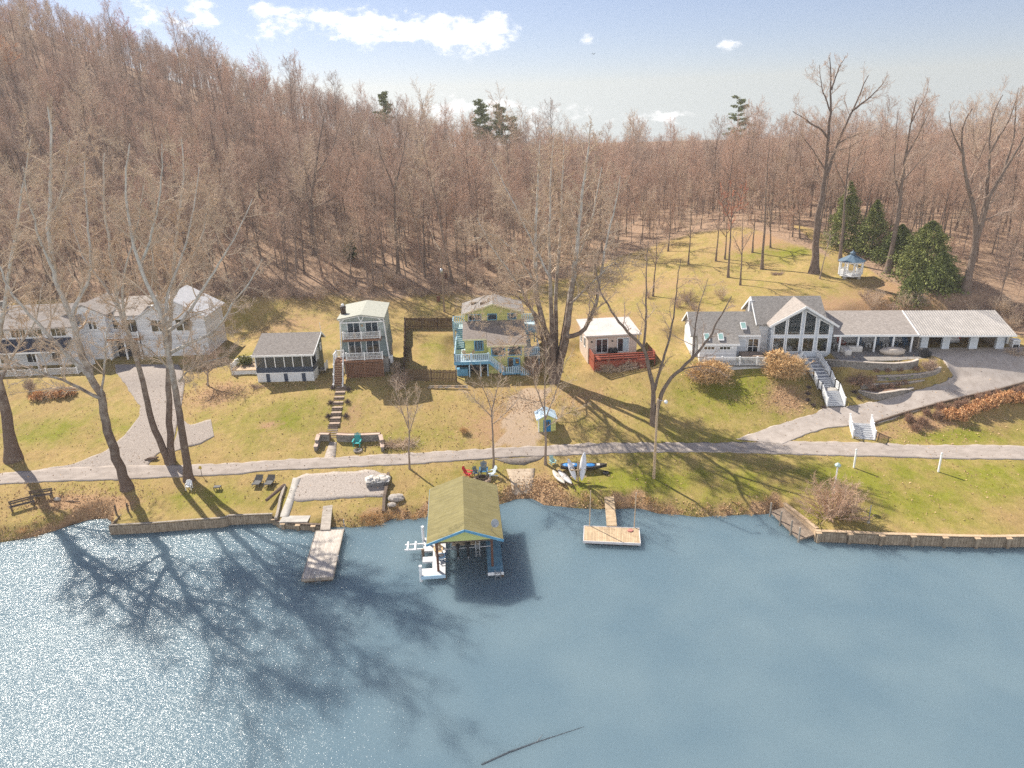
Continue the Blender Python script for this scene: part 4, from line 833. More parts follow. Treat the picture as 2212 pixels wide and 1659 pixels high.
# ---------------------------------------------------------------- houses
def house(name, label, h, cat='house'): return thing(name, label, cat, h[:3], h[3])
def rail(parent, p, q, mat, h=1.0, gap=.16, post=.14, every=2.0, name='railing', bw=.055, cap=.05, ends=(True, True), solid=0.0):
    mb = MB(); p = np.array(p, float); q = np.array(q, float); L = np.linalg.norm(q-p); up = np.array([0, 0, 1.])
    mb.beam(p+up*h, q+up*h, .09, .06); mb.beam(p+up*.12, q+up*.12, .06, .06)
    n = max(1, int(L/gap))
    for i in range(1, n):
        a = p+(q-p)*i/n; mb.bx(a[0]-bw/2, a[1]-bw/2, a[2]+.1, a[0]+bw/2, a[1]+bw/2, a[2]+h-.02)
    k = max(1, int(round(L/every)))
    for i in range(k+1):
        if (i == 0 and not ends[0]) or (i == k and not ends[1]): continue
        a = p+(q-p)*i/k; mb.bx(a[0]-post/2, a[1]-post/2, a[2]-.03, a[0]+post/2, a[1]+post/2, a[2]+h+.08)
        if cap: mb.bx(a[0]-post/2-.03, a[1]-post/2-.03, a[2]+h+.083, a[0]+post/2+.03, a[1]+post/2+.03, a[2]+h+.13)
    return mb.build(name, mat, parent)
def window(parent, x0, x1, z0, z1, y, fm, gm=None, nx=1, nz=1, fw=.09, name='window', proud=.07, top=None):
    """facing -y; top: heights (left, right) for a sloping head"""
    gm = gm or m_glass; mb = MB(); t0, t1 = top or (z1, z1)
    pl = lambda x: t0+(t1-t0)*(x-x0)/(x1-x0)
    mb.bx(x0-fw, y-proud, z0-fw, x1+fw, y+.02, z0); mb.beam((x0-fw, y-proud/2+.01, pl(x0)+fw/2), (x1+fw, y-proud/2+.01, pl(x1)+fw/2), proud+.02, fw, up=(0, 0, 1))
    mb.bx(x0-fw, y-proud, z0, x0, y+.02, t0); mb.bx(x1, y-proud, z0, x1+fw, y+.02, t1)
    for i in range(1, nx):
        x = x0+(x1-x0)*i/nx; mb.bx(x-.035, y-proud+.01, z0, x+.035, y+.02, pl(x))
    for i in range(1, nz):
        z = z0+(z1-z0)*i/nz; mb.bx(x0, y-proud+.015, z-.025, x1, y+.02, z+.025)
    f = mb.build(name, fm, parent)
    g = MB().prism([(x0, z0), (x1, z0), (x1, t1), (x0, t0)], y-.035, y-.02); g.build('pane', gm, f); return f
def windowx(parent, y0, y1, z0, z1, x, fm, s=1, gm=None, fw=.09, name='window'):
    mb = MB(); a, b = sorted((x-.02*s, x+.07*s))
    mb.bx(a, y0-fw, z0-fw, b, y1+fw, z0); mb.bx(a, y0-fw, z1, b, y1+fw, z1+fw); mb.bx(a, y0-fw, z0, b, y0, z1); mb.bx(a, y1, z0, b, y1+fw, z1); mb.bx(a, (y0+y1)/2-.03, z0, b-.01*s if s > 0 else b, (y0+y1)/2+.03, z1)
    f = mb.build(name, fm, parent); c, d = sorted((x+.02*s, x+.035*s)); MB().bx(c, y0, z0, d, y1, z1).build('pane', gm or m_glass, f); return f
def gable_y(x0, x1, y0, y1, ze, zr, th=.18, xr=None):
    """ridge along y"""
    xr = (x0+x1)/2 if xr is None else xr
    return MB().prism([(x0, ze), (xr, zr), (x1, ze), (x1, ze-th), (xr, zr-th), (x0, ze-th)], y0, y1)
def gable_x(x0, x1, y0, y1, ze, zr, th=.18, yr=None, ze2=None):
    yr = (y0+y1)/2 if yr is None else yr; ze2 = ze if ze2 is None else ze2
    return MB().prismx([(y0, ze), (y0, ze-th), (yr, zr-th), (y1, ze2-th), (y1, ze2), (yr, zr)], x0, x1)
def stair(parent, x0, x1, y0, z0, y1, z1, n, mat, name='steps', rise=None, rmat=None):
    """from (y0, z0) top down to (y1, z1) bottom, walked along y"""
    mb = MB(); dy = (y1-y0)/n; dz = (z1-z0)/n; w = abs(dy)
    for i in range(n):
        a = y0+dy*i; b = y0+dy*(i+1); z = z0+dz*(i+1)-0*dz; ya, yb = sorted((a, b))
        mb.bx(x0, ya-.03, z-.05, x1, yb-.005, z, 0)
        mb.bx(x0+.02, yb-.04 if dy < 0 else ya, z, x1-.02, yb-.012 if dy < 0 else ya+.028, z-dz-.052, 1)
    for x in (x0-.05, x1+.002):
        mb.add([(x, y0, z0-.02), (x, y1, z1-.02), (x, y1, z1-.3), (x, y0, z0-.34), (x+.048, y0, z0-.02), (x+.048, y1, z1-.02), (x+.048, y1, z1-.3), (x+.048, y0, z0-.34)], [(0,1,2,3),(7,6,5,4),(0,4,5,1),(1,5,6,2),(2,6,7,3),(3,7,4,0)], 1)
    return mb.build(name, [mat, rmat or mat], parent)
m_wsid = siding('white_siding', (.80,.81,.83)); m_asph_g = shingle('grey_shingles', (.25,.235,.22), (.36,.335,.31)); m_asph_b = shingle('beige_grey_shingles', (.34,.30,.27), (.45,.40,.36)); m_navy = M('navy_paint', (.035,.05,.085), (.055,.075,.115), 2, .5)
m_dkroof = shingle('dark_porch_shingles', (.055,.06,.085), (.09,.095,.12)); m_deckg = planks('grey_deck_boards', (.27,.26,.25), (.36,.35,.33), .14, 'xy')
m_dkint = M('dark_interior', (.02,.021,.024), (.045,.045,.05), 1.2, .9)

# A: the long white house
A = house('white_house', 'long white house with porch behind the bare sycamores', HA)
MB().bx(-4, 2.2, -.3, 9.2, 11, 5.7).build('wall', m_wsid, A)
w2 = MB(); w2.prism([(6.6, -.3), (12.2, -.3), (12.2, 6.95), (9.4, 8.3), (6.6, 6.95)], 4.2, 12); w2.bx(12.203, 5.4, -.3, 16.6, 12, 6.3); w2.build('wall', m_wsid, A)
w3 = MB(); w3.prism([(16.6, -.3), (26.4, -.3), (26.4, 6.1), (21.5, 8.9), (16.6, 6.1)], 4.4, 12.5); w3.build('wall', m_wsid, A)
gable_x(-4.3, 9.0, 1.7, 11.6, 5.78, 8.2).build('roof', m_asph_b, A)
gable_y(6.2, 12.6, 3.9, 12.3, 6.85, 8.52, xr=9.4).build('roof', m_asph_b, A)
MB().prismx([(4.9, 6.35), (4.9, 6.2), (12.2, 7.6), (12.2, 7.75)], 12.3, 16.9).build('roof', m_asph_b, A)
gable_y(16.2, 26.9, 4.0, 12.8, 6.0, 9.12, xr=21.5).build('roof', M('white_metal_roof', (.50,.50,.51), (.60,.60,.61), 1, .5), A)
MB().prismx([(-.45, 2.92), (-.45, 2.78), (2.2, 4.0), (2.2, 4.14)], -4.3, 7.9).build('porch_roof', m_dkroof, A)
MB().bx(-4.3, -.5, 2.62, 7.9, -.36, 2.86).build('fascia', m_trim, A)
for x in (-3.7, 0, 3.7, 7.2): MB().bx(x-.11, -.11, -.05, x+.11, .11, 2.75).build('porch_post', m_trim, A)
for x0 in (-3.3, -.35, 1.5 and 2.0, 5.3):
    window(A, x0, x0+2.0, 4.4, 5.45, 2.2, m_trim, nx=3)
for x0 in (-2.8, 1.0, 4.6): window(A, x0, x0+1.5, .6, 2.2, 2.2, m_trim, nx=2)
for x0 in (9.7, 10.35): window(A, x0, x0+.42, 4.7, 5.75, 4.2, m_trim)
window(A, 8.0, 9.2, .8, 2.2, 4.2, m_trim, nx=2)
for x0, x1 in ((12.6, 13.3), (14.3, 16.0)): window(A, x0, x1, 3.6 if x1 > 15 else 4.3, 5.6, 5.4, m_trim, nx=2 if x1 > 15 else 1)
for x0 in (18.6, 19.7, 22.2, 23.3): window(A, x0, x0+.95, 3.9, 5.6, 4.4, m_trim)
window(A, 20.6, 21.6, 6.6, 7.4, 4.4, m_trim)
MB().bx(12.0, 3.4, 2.95, 16.9, 5.4, 3.2).build('balcony_floor', M('orange_brown_beam', (.36,.17,.08), (.46,.24,.12), 3, .7), A)
rail(A, (12.1, 3.5, 3.2), (16.8, 3.5, 3.2), m_trim, .95)
for x in (12.2, 14.6, 16.7): MB().bx(x-.1, 3.45, -.3, x+.1, 3.65, 2.95).build('porch_post', m_trim, A)
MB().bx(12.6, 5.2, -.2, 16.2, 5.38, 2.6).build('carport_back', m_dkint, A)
MB().bx(-6.5, -2.6, -.35, 10.6, 2.2, -.05).build('deck', m_deckg, A)
MB().bx(-2.7, -2.5, -1.9, 10.5, -2.3, -.36).build('retaining_wall', M('blue_grey_wall', (.15,.17,.21), (.22,.24,.28), 1.5, .9), A)
rail(A, (-.3, -2.5, -.05), (10.3, -2.5, -.05), m_trim, .95); rail(A, (10.35, -2.4, -.05), (10.5, 1.9, -.05), m_trim, .95, ends=(False, True))
stair(A, -3.6, -.5, -2.6, -.05, -7.6, -1.75, 10, m_conc, rmat=m_trim)
for x in (-3.75, -.35): rail(A, (x, -2.7, -.1), (x, -7.6, -1.75), m_trim, .95)
MB().bx(-3.5, 6.2, 7.4, -2.8, 6.9, 8.9).build('chimney', m_stone, A)

# B: the cottage with the screened porch
B = house('screen_porch_cottage', 'small cottage with grey roof and dark screened porch', HB)
m_bgre = siding('dark_green_siding', (.075,.095,.09), .15); m_wblk = M('white_block', (.62,.63,.64), (.74,.75,.76), 3, .8)
MB().bx(.1, 2.5, -.6, 7.5, 6.1, 3.7).build('wall', m_bgre, B)
MB().prismx([(.1, 3.5), (4.7, 5.25), (6.1, 4.35), (6.1, 3.68)], 7.38, 7.52).build('gable_wall', m_bgre, B); MB().prismx([(.1, 3.5), (4.7, 5.25), (6.1, 4.35), (6.1, 3.68)], .08, .2).build('gable_wall', m_bgre, B)
MB().bx(0, 0, -.9, 7.6, 2.499, 1.2).build('foundation', m_wblk, B)
for x in (1.2, 3.6, 6.0): MB().bx(x, -.03, -.9, x+.5, .05, 1.15).build('foundation_post', m_navy, B)
MB().bx(-.04, -.06, 1.2, 7.64, 2.5, 1.32).build('trim_band', m_trim, B)
MB().bx(0, -.02, 1.32, 7.6, .08, 2.05).build('skirt', m_navy, B); MB().bx(7.52, .08, 1.32, 7.6, 2.5, 2.05).build('skirt', m_navy, B); MB().bx(0, .08, 1.32, .08, 2.5, 2.05).build('skirt', m_navy, B)
for x in (0, 1.32, 2.58, 3.83, 5.0, 6.25, 7.5): MB().bx(x, -.05, 2.05, x+.11, .08, 3.55).build('porch_post', m_trim, B)
MB().bx(7.5, 2.3, 2.05, 7.61, 2.42, 3.55).build('porch_post', m_trim, B)
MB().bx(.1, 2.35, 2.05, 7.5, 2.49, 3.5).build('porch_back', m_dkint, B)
for i, (a, b_) in enumerate(zip((.11, 1.43, 2.69, 3.94, 5.11, 6.36), (1.32, 2.58, 3.83, 5.0, 6.25, 7.5))): MB().bx(a, .02, 2.05, b_, .03, 3.55).build('screen', MATS.get('insect_screen') or glassm('insect_screen', (.03, .04, .05), .75, .3), B)
gable_x(-.25, 8.0, -.3, 6.5, 3.85, 5.55, .14, 4.7, 4.35).build('roof', shingle('warm_grey_shingles', (.24,.215,.20), (.34,.31,.285)), B)
MB().bx(-.27, -.36, 3.62, 8.02, -.3, 3.86).build('fascia', m_trim, B)
for s in (-1, 1): MB().beam((8.03, -.3, 3.78), (8.03, 4.7, 5.46), .06, .2).beam((8.03, 4.7, 5.46), (8.03, 6.5, 4.26), .06, .2).build('barge_board', m_trim, B) if s > 0 else None
windowx(B, 3.0, 3.7, 2.2, 3.5, 7.52, m_trim); windowx(B, 4.9, 5.4, 2.9, 3.8, 7.52, m_trim)
MB().tube([(8.0, 4.6, 5.4), (7.95, 4.6, 6.9)], .03, 5).build('mast', m_trim, B)
MB().bx(7.6, 2.6, .5, 8.6, 3.9, .62).build('side_landing', m_wood, B); rail(B, (8.55, 2.6, .62), (8.55, 3.9, .62), m_trim, .9, every=1.3)
# patio and railings left of the cottage
P_ = thing('side_deck', 'small railed deck with low wall left of the screened cottage', 'deck', tuple(GZ('B', 300, 1000)), 0)
MB().bx(-1.6, -.2, -.5, 2.3, 3.6, .55).build('base', m_wblk, P_); MB().bx(-1.65, -.25, .55, 2.3, 3.6, .62).build('floor', m_woodt, P_)
rail(P_, (-1.6, 3.5, .62), (1.8, 3.6, .62), m_trim, .8); rail(P_, (-1.6, 0, .62), (-1.6, 3.5, .62), m_trim, .8)
b = GZ('B', 330, 930); bush('green_shrub', bush_mesh(6, 1.1, 1.0, 2.0, 26, m_stem, .16, M('yellow_green_leaves', (.13,.15,.03), (.28,.28,.08), 3, .7), 900), b, 'yellow green shrub on the deck left of the screened cottage')

# C: the two storey green house
Cc = house('green_house', 'two storey pale green house with two white balconies', HC)
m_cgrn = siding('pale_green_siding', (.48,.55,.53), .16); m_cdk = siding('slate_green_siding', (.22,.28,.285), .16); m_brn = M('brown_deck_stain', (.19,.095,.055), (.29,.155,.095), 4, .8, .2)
body = [(-.75, 2.1), (-.45, 5.2), (-.38, 7.75), (2.4, 8.15), (5.2, 7.75), (5.28, 5.2), (5.55, 2.1)]
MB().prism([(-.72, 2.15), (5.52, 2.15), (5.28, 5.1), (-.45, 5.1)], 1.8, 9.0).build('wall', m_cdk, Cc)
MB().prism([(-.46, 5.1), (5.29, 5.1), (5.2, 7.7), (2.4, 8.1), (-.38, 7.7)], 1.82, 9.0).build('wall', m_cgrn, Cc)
MB().bx(-.6, 1.9, -1.2, 5.4, 8.9, 2.15).build('foundation', m_conc, Cc)
gable_y(-.7, 5.5, .9, 9.3, 7.85, 8.35, .16, 2.4).build('roof', M('pale_green_grey_roofing', (.33,.34,.29), (.42,.42,.36), 2.5, .9), Cc)
tr = MB(); tr.beam((-.6, 1.0, 7.74), (2.4, 1.0, 8.22), .12, .24); tr.beam((2.4, 1.0, 8.22), (5.4, 1.0, 7.74), .12, .24)
tr.beam((-.42, 1.7, 7.6), (-.8, 1.7, 2.2), .14, .14, up=(0, 1, 0)); tr.beam((5.24, 1.7, 7.6), (5.62, 1.7, 1.9), .16, .16, up=(0, 1, 0)); tr.bx(-.4, 1.0, 7.2, 5.2, 1.12, 7.36)
tr.beam((-.3, 1.06, 7.3), (.3, 1.06, 7.85), .1, .1); tr.beam((5.1, 1.06, 7.3), (4.5, 1.06, 7.85), .1, .1); tr.beam((2.4, 1.06, 7.35), (2.0, 1.06, 8.1), .1, .1); tr.beam((2.4, 1.06, 7.35), (2.8, 1.06, 8.1), .1, .1)
tr.build('trim', m_trim, Cc)
window(Cc, .45, 2.0, 5.25, 7.1, 1.8, m_trim, nx=2); window(Cc, 2.85, 4.4, 5.25, 7.1, 1.8, m_trim, nx=2)
window(Cc, .35, 1.95, 2.4, 4.5, 1.8, m_trim, nx=2); window(Cc, 2.75, 4.35, 2.4, 4.5, 1.8, m_trim, nx=2)
MB().bx(-.15, .4, 4.85, 4.85, 1.8, 5.12).build('balcony_floor', m_brn, Cc); rail(Cc, (-.05, .5, 5.12), (4.75, .5, 5.12), m_trim, .95, every=2.4)
for x in (-.05, 4.75): rail(Cc, (x, .5, 5.12), (x, 1.75, 5.12), m_trim, .95, ends=(False, False), every=1.3)
MB().bx(-1.5, 0, 2.05, 4.95, 1.8, 2.35).build('deck', m_brn, Cc); rail(Cc, (.15, .08, 2.35), (4.9, .08, 2.35), m_trim, 1.0, every=2.35)
rail(Cc, (-1.4, 1.7, 2.35), (-.4, 1.7, 2.35), m_trim, 1.0, every=1.0); rail(Cc, (-1.42, .1, 2.35), (-1.42, 1.7, 2.35), m_trim, 1.0, every=1.6)
lat = MB()
for i in range(24): x = .05+4.8*i/23; lat.bx(x-.05, .05, -.9, x+.05, .09, 1.95)
for i in range(14): z = -.8+2.7*i/13; lat.bx(.0, .02, z-.05, 4.9, .049, z+.05)
for x in (0, 2.4, 4.85): lat.bx(x-.07, 0, -1.1, x+.07, .12, 2.05)
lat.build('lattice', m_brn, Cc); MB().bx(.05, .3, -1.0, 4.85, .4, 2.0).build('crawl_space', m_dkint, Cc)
stair(Cc, -1.4, -.3, -.02, 2.35, -2.6, -.95, 13, m_woodt, rmat=m_brn)
for x in (-1.45, -.25): rail(Cc, (x, -.05, 2.3), (x, -2.6, -.95), m_trim, .95, every=1.5)
ch = MB(); ch.lathe([(.36, 7.6), (.36, 8.7), (.4, 8.72), (.4, 9.0)], (-.15, 3.4, 0), 12); ch.build('chimney', M('dark_brown_flue', (.06,.04,.035), (.11,.08,.065), 4, .6), Cc, True)
MB().lathe([(.2, 9.0), (.22, 9.25), (.1, 9.32)], (-.15, 3.4, 0), 10).build('chimney_cap', m_trim, Cc, True)
MB().bx(1.2, 1.1, 5.12, 1.5, 1.3, 5.85).bx(2.25, 1.7, 6.5, 2.5, 1.78, 6.8).build('ornament', m_woodt, Cc)
MB().bx(5.6, 2.4, 1.0, 6.0, 2.7, 2.1).build('meter_box', m_trim, Cc)

# E: the yellow green house with blue trim
E = house('yellow_green_house', 'yellow green house with blue decks and stairs', HE)
m_yel = siding('yellow_green_siding', (.64,.64,.23), .2); m_blu = M('blue_paint', (.10,.29,.46), (.15,.36,.53), 2, .5); m_lblu = M('light_blue_paint', (.38,.55,.69), (.48,.64,.76), 2, .5); m_broof = shingle('brown_grey_shingles', (.26,.225,.20), (.36,.31,.28)); m_groof = shingle('weathered_grey_shingles', (.25,.235,.225), (.37,.345,.325))
MB().bx(-3.1, 1.6, 1.9, 0, 5.2, 4.35).bx(0.001, 0, -.8, 4.8, 5.2, 3.9).bx(-3.1, 5.201, 1.9, 4.8, 11, 6.9).prism([(-3.1, 6.9), (4.8, 6.9), (.85, 8.15)], 5.201, 11).bx(-3.0, 4.0, -.6, 0, 10.9, 1.9).build('wall', m_yel, E)
MB().prismx([(-.3, 3.82), (-.3, 3.68), (5.2, 5.72), (5.2, 5.86)], -.15, 5.15).build('lower_roof', m_broof, E)
MB().prismx([(1.2, 4.42), (1.2, 4.28), (5.2, 5.74), (5.2, 5.88)], -3.4, -.152).build('lower_roof', m_broof, E)
gable_y(-3.55, 5.2, 4.85, 11.5, 6.95, 8.32, .16, .85).build('upper_roof', m_groof, E)
MB().beam((-3.55, 4.82, 6.86), (.85, 4.82, 8.23), .05, .2).beam((.85, 4.82, 8.23), (5.2, 4.82, 6.86), .05, .2).build('barge_board', M('pale_yellow_trim', (.60,.58,.36), (.68,.66,.42), 2, .6), E)
for b6 in ((-3.42, 1.13, 4.2, -.15, 1.2, 4.4), (-.17, -.37, 3.62, 5.17, -.3, 3.82)): MB().bx(*b6).build('fascia', MATS['pale_yellow_trim'], E)
window(E, -2.55, -.85, 6.0, 6.75, 5.2, m_blu, nx=2); window(E, .15, 1.3, 6.0, 6.75, 5.2, m_blu, nx=1); window(E, 2.95, 4.0, 6.0, 6.75, 5.2, m_blu, nx=1)
window(E, -1.75, -.75, 2.75, 4.0, 1.6, m_blu, nx=3, fw=.13)
window(E, .5, 2.15, 2.4, 3.6, 0, m_blu, fw=.13); window(E, 2.75, 4.35, 2.4, 3.6, 0, m_blu, fw=.13)
window(E, 2.65, 3.3, .3, 1.95, 0, m_blu, fw=.1)
d = MB().bx(3.42, -.06, 0, 4.25, .02, 2.0).build('door', m_blu, E); MB().bx(3.6, -.08, 1.1, 4.05, -.061, 1.8).build('pane', m_glass, d)
MB().lathe([(.02, 0), (.22, .05), (.22, .12), (.02, .15)], (3.83, -.16, 1.3), 12).build('wreath', M('orange_wreath', (.6,.32,.05), (.75,.45,.1), 6, .9), E)
sk = MB()
for x, y in ((1.9, 7.0), (-.4, 8.2), (-1.1, 9.6)): sk.bx(x-.6, y-.13, 7.55+.0, x+.6, y+.13, 8.0)
MB().bx(-2.2, 8.3, 7.45, -1.2, 8.6, 7.75).bx(-.9, 6.5, 7.8, .1, 6.72, 8.15).bx(.15, 6.7, 8.05, .3, 7.6, 8.4).build('roof_vent', m_woodd, E)
m_dblu = M('pale_blue_deck', (.42,.55,.62), (.55,.66,.72), 3, .7, tex='brick', tkw=dict(w=3, h=.14, mortar=.012, dark=.6))
MB().bx(-4.6, -1.2, 1.75, .0, 1.6, 2.0).bx(-4.6, 1.6, 1.75, -3.1, 8.0, 2.0).build('deck', m_dblu, E)
for p, q in (((-4.5, -1.12, 2.0), (-.05, -1.12, 2.0)), ((-4.5, -1.12, 2.0), (-4.5, 7.9, 2.0))): rail(E, p, q, m_lblu, 1.0, .26, .14, 2.2, bw=.13)
MB().bx(-4.6, -1.22, 1.6, .0, -1.18, 2.02).build('deck_fascia', m_blu, E)
for x, y in ((-4.4, -1), (-2.6, -1), (-1.1, -1), (-.15, -1), (-4.4, 2.5), (-4.4, 5.5)): MB().bx(x-.07, y-.07, -.9, x+.07, y+.07, 1.75).build('deck_post', m_lblu, E)
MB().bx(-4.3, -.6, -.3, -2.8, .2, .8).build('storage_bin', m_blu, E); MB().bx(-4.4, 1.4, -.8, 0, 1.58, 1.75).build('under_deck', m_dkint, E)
MB().bx(-5.0, 8.2, 3.8, -3.1, 11.6, 4.0).build('upper_deck', m_dblu, E); rail(E, (-4.95, 8.25, 4.0), (-3.2, 8.25, 4.0), m_lblu, 1.0, .26, bw=.13); rail(E, (-4.95, 8.25, 4.0), (-4.95, 11.5, 4.0), m_lblu, 1.0, .26, bw=.13); rail(E, (-4.95, 11.5, 4.0), (-3.2, 11.5, 4.0), m_lblu, 1.0, .26, bw=.13)
stair(E, -4.4, -3.4, 8.2, 4.0, 4.6, 2.0, 10, m_dblu, rmat=m_blu); MB().bx(-4.95, 8.25, 1, -4.8, 8.4, 3.8).bx(-4.95, 11.4, 1, -4.8, 11.55, 3.8).build('deck_post', m_lblu, E)
MB().bx(4.82, 5.6, 3.75, 7.2, 11.8, 3.95).bx(4.82, .6, 1.9, 7.0, 4.6, 2.1).build('side_deck', m_dblu, E)
for p, q in (((4.95, 5.65, 3.95), (7.1, 5.65, 3.95)), ((7.1, 5.65, 3.95), (7.1, 11.7, 3.95)), ((4.95, 11.7, 3.95), (7.1, 11.7, 3.95)), ((4.95, .7, 2.1), (6.9, .7, 2.1)), ((6.9, .7, 2.1), (6.9, 4.5, 2.1))): rail(E, p, q, m_lblu, 1.0, .26, bw=.13)
stair(E, 5.0, 5.9, 5.6, 3.95, 2.6, 2.1, 9, m_dblu, rmat=m_blu)
for x, y in ((7, 5.75), (7, 11.6), (6.85, .8), (6.85, 4.4)): MB().bx(x-.08, y-.08, -.6, x+.08, y+.08, 3.75 if y > 5 else 1.9).build('deck_post', m_blu, E)
fs = MB()
for i in range(8):
    x = .05+2.0*i/8; z = 2.0-1.9*(i+1)/8; fs.bx(x, -1.15, z-.05, x+.27, -.2, z)
for i in range(4):
    x = 4.3+1.2*i/4; z = .1-.75*(i+1)/4; fs.bx(x, -1.15, z-.05, x+.3, -.2, z)
fs.bx(2.05, -1.15, 0, 4.3, -.02, .1)
for y in (-1.2, -.2): fs.beam((0, y, 1.9), (2.1, y, 0), .06, .3); fs.beam((4.25, y, .02), (5.5, y, -.75), .06, .3)
fs.build('front_stairs', m_blu, E)
rail(E, (.05, -1.15, 2.0), (2.1, -1.15, .1), m_lblu, .95, .26, bw=.13, every=2.5); rail(E, (2.1, -1.15, .1), (4.25, -1.15, .1), m_lblu, .95, .26, bw=.13, every=1.1); rail(E, (4.25, -1.15, .1), (5.45, -1.15, -.65), m_lblu, .95, .26, bw=.13, every=1.3)

# F: the beige cottage with the red deck
Fh = house('beige_cottage', 'small beige cottage with white roof and red deck', HF)
m_beig = M('beige_stucco', (.50,.40,.33), (.60,.49,.41), 1.5, .9, .1); m_redd = M('red_deck_stain', (.24,.052,.028), (.34,.085,.048), 3, .7, .2)
MB().bx(-.15, 3.2, -.4, 6.6, 9.4, 4.05).build('wall', m_beig, Fh)
MB().prismx([(2.7, 4.2), (2.7, 4.02), (9.8, 4.55), (9.8, 4.73)], -.6, 7.1).build('roof', M('white_membrane_roof', (.50,.46,.43), (.61,.57,.535), .8, .7), Fh)
window(Fh, 1.0, 2.5, 1.65, 3.5, 3.2, m_trim, nx=2); w_ = window(Fh, 3.95, 5.45, 1.65, 3.5, 3.2, m_trim, nx=2)
MB().bx(4.7, 3.1, 1.7, 5.4, 3.125, 3.45).build('curtain', M('pale_blue_curtain', (.35,.45,.5), (.5,.58,.62), 2, .8), Fh)
for x in (.35, 3.2): MB().lump((x, 3.12, 3.2), .12, 1).build('wall_lamp', m_black, Fh)
windowx(Fh, 5.0, 5.9, 2.0, 3.2, -.15, m_trim, -1); windowx(Fh, 7.6, 8.4, 2.0, 3.2, -.15, m_trim, -1)
MB().bx(0, 0, 1.25, 8.3, 3.2, 1.42).build('deck', m_redd, Fh)
MB().bx(0, 0, -.5, 6.05, .1, 1.25).bx(0, .1, -.5, .1, 3.2, 2.3).build('deck_skirt', m_redd, Fh)
dr = MB()
for z in (2.3, 1.98, 1.68): dr.bx(0, -.02, z, 8.3, .12, z+.09)
for z in (2.3, 1.98, 1.68): dr.bx(8.2, .12, z, 8.32, 3.1, z+.09)
for x in (.05, 2, 4, 6.05, 7.2, 8.25): dr.bx(x-.06, -.05, -.4, x+.06, .07, 2.3)
dr.bx(.3, .45, 1.85, 5.6, .95, 1.92)
dr.build('deck_railing', m_redd, Fh)
stair(Fh, 6.15, 7.1, 0, 1.35, -1.3, -.2, 6, m_redd)
for i, x in enumerate((2.9, 3.5)): MB().lump((x, 2.7, 1.9), (.35, .3, .5), 4+i).build('covered_grill', m_black, Fh)

# G: the long house with the glass gable
Gh = house('glass_gable_house', 'long blue grey house with glass gable, porch and carport', HG)
m_lgs = siding('pale_blue_grey_siding', (.66,.71,.77), .16); m_gint = M('tan_interior', (.5,.4,.28), (.62,.5,.36), 1, .8)
# glass gable: hollow, with a lit room behind the panes
gw = MB(); cols = [(0, .36), (1.76, 2.08), (3.67, 4.14), (5.51, 5.98), (7.29, 7.8)]
zt = lambda x: 4.25+(x if x < 3.9 else 7.8-x)*.6
for a, b_ in cols:
    if a < 3.9 < b_: gw.prism([(a, -.4), (b_, -.4), (b_, zt(b_)), (3.9, zt(3.9)), (a, zt(a))], 0, .25)
    else: gw.prism([(a, -.4), (b_, -.4), (b_, zt(b_)), (a, zt(a))], 0, .25)
for (a, b_), (c, d_) in zip(cols[:-1], cols[1:]):
    gw.bx(b_, 0, -.4, c, .25, .44); gw.bx(b_, 0, 2.33, c, .25, 2.72)
    t0, t1 = zt(b_)-.45, zt(c)-.45
    if b_ < 3.9 < c: pass
    gw.prism([(b_, t0), (c, t1), (c, zt(c)), (b_, zt(b_))], 0, .25)
gw.bx(0, .25, -.4, .2, 5, 4.25); gw.bx(7.6, .25, -.4, 7.8, 5, 4.25)
gw.build('gable_wall', m_lgs, Gh)
for (a, b_), (c, d_) in zip(cols[:-1], cols[1:]):
    window(Gh, b_+.04, c-.04, .5, 2.28, 0, m_trim, m_glass2, fw=.12); window(Gh, b_+.04, c-.04, 2.78, 4, 0, m_trim, m_glass2, fw=.12, top=(zt(b_)-.55, zt(c)-.55))
rm = MB(); rm.bx(.2, .3, .1, 7.6, 4.9, .2); rm.bx(.2, 4.8, .2, 7.6, 4.95, 6.2, 1); rm.bx(2.8, 1.6, 2.5, 7.6, 4.8, 2.65, 1); rm.bx(4.4, 2.6, .2, 6.9, 3.4, .9, 2); rm.bx(.8, 1.4, .2, 1.5, 2.1, 1.1, 3); rm.bx(2.3, 1.2, .2, 3.3, 1.8, .7, 3); rm.bx(4.9, 1.8, 3.5, 7.2, 1.9, 3.9, 4)
for i in range(14): a_ = i*.22; rm.bx(2.0+1.0*math.cos(a_+.5)-.3, 2.4+1.0*math.sin(a_)-.15, .3+i*.24, 2.0+1.0*math.cos(a_+.5)+.3, 2.4+1.0*math.sin(a_)+.15, .42+i*.24, 3)
rm.tube([(2.0+1.3*math.cos(i*.22+.5), 2.2+1.2*math.sin(i*.22)-.2, 1.1+i*.24) for i in range(14)], .07, 5, 3)
rm.build('interior', [m_gint, M('cream_interior', (.72,.68,.6), (.8,.77,.7), 1, .8), M('brown_sofa', (.22,.11,.06), (.3,.16,.1), 2, .8), m_white, m_lblu], Gh)
gr = MB()
for sgn in (-1, 1):
    x1 = 3.9+sgn*4.35; a0, b0 = (x1, 4.15), (3.9, 6.75)
    gr.add([(x1, -.7, 4.08), (3.9, -.7, 6.72), (3.9, 5.2, 6.72), (x1, 5.2, 4.08), (x1, -.7, 3.9), (3.9, -.7, 6.52), (3.9, 5.2, 6.52), (x1, 5.2, 3.9)], [(0,1,2,3),(7,6,5,4),(0,4,5,1),(1,5,6,2),(2,6,7,3),(3,7,4,0)])
gr.build('gable_roof', m_asph_b, Gh)
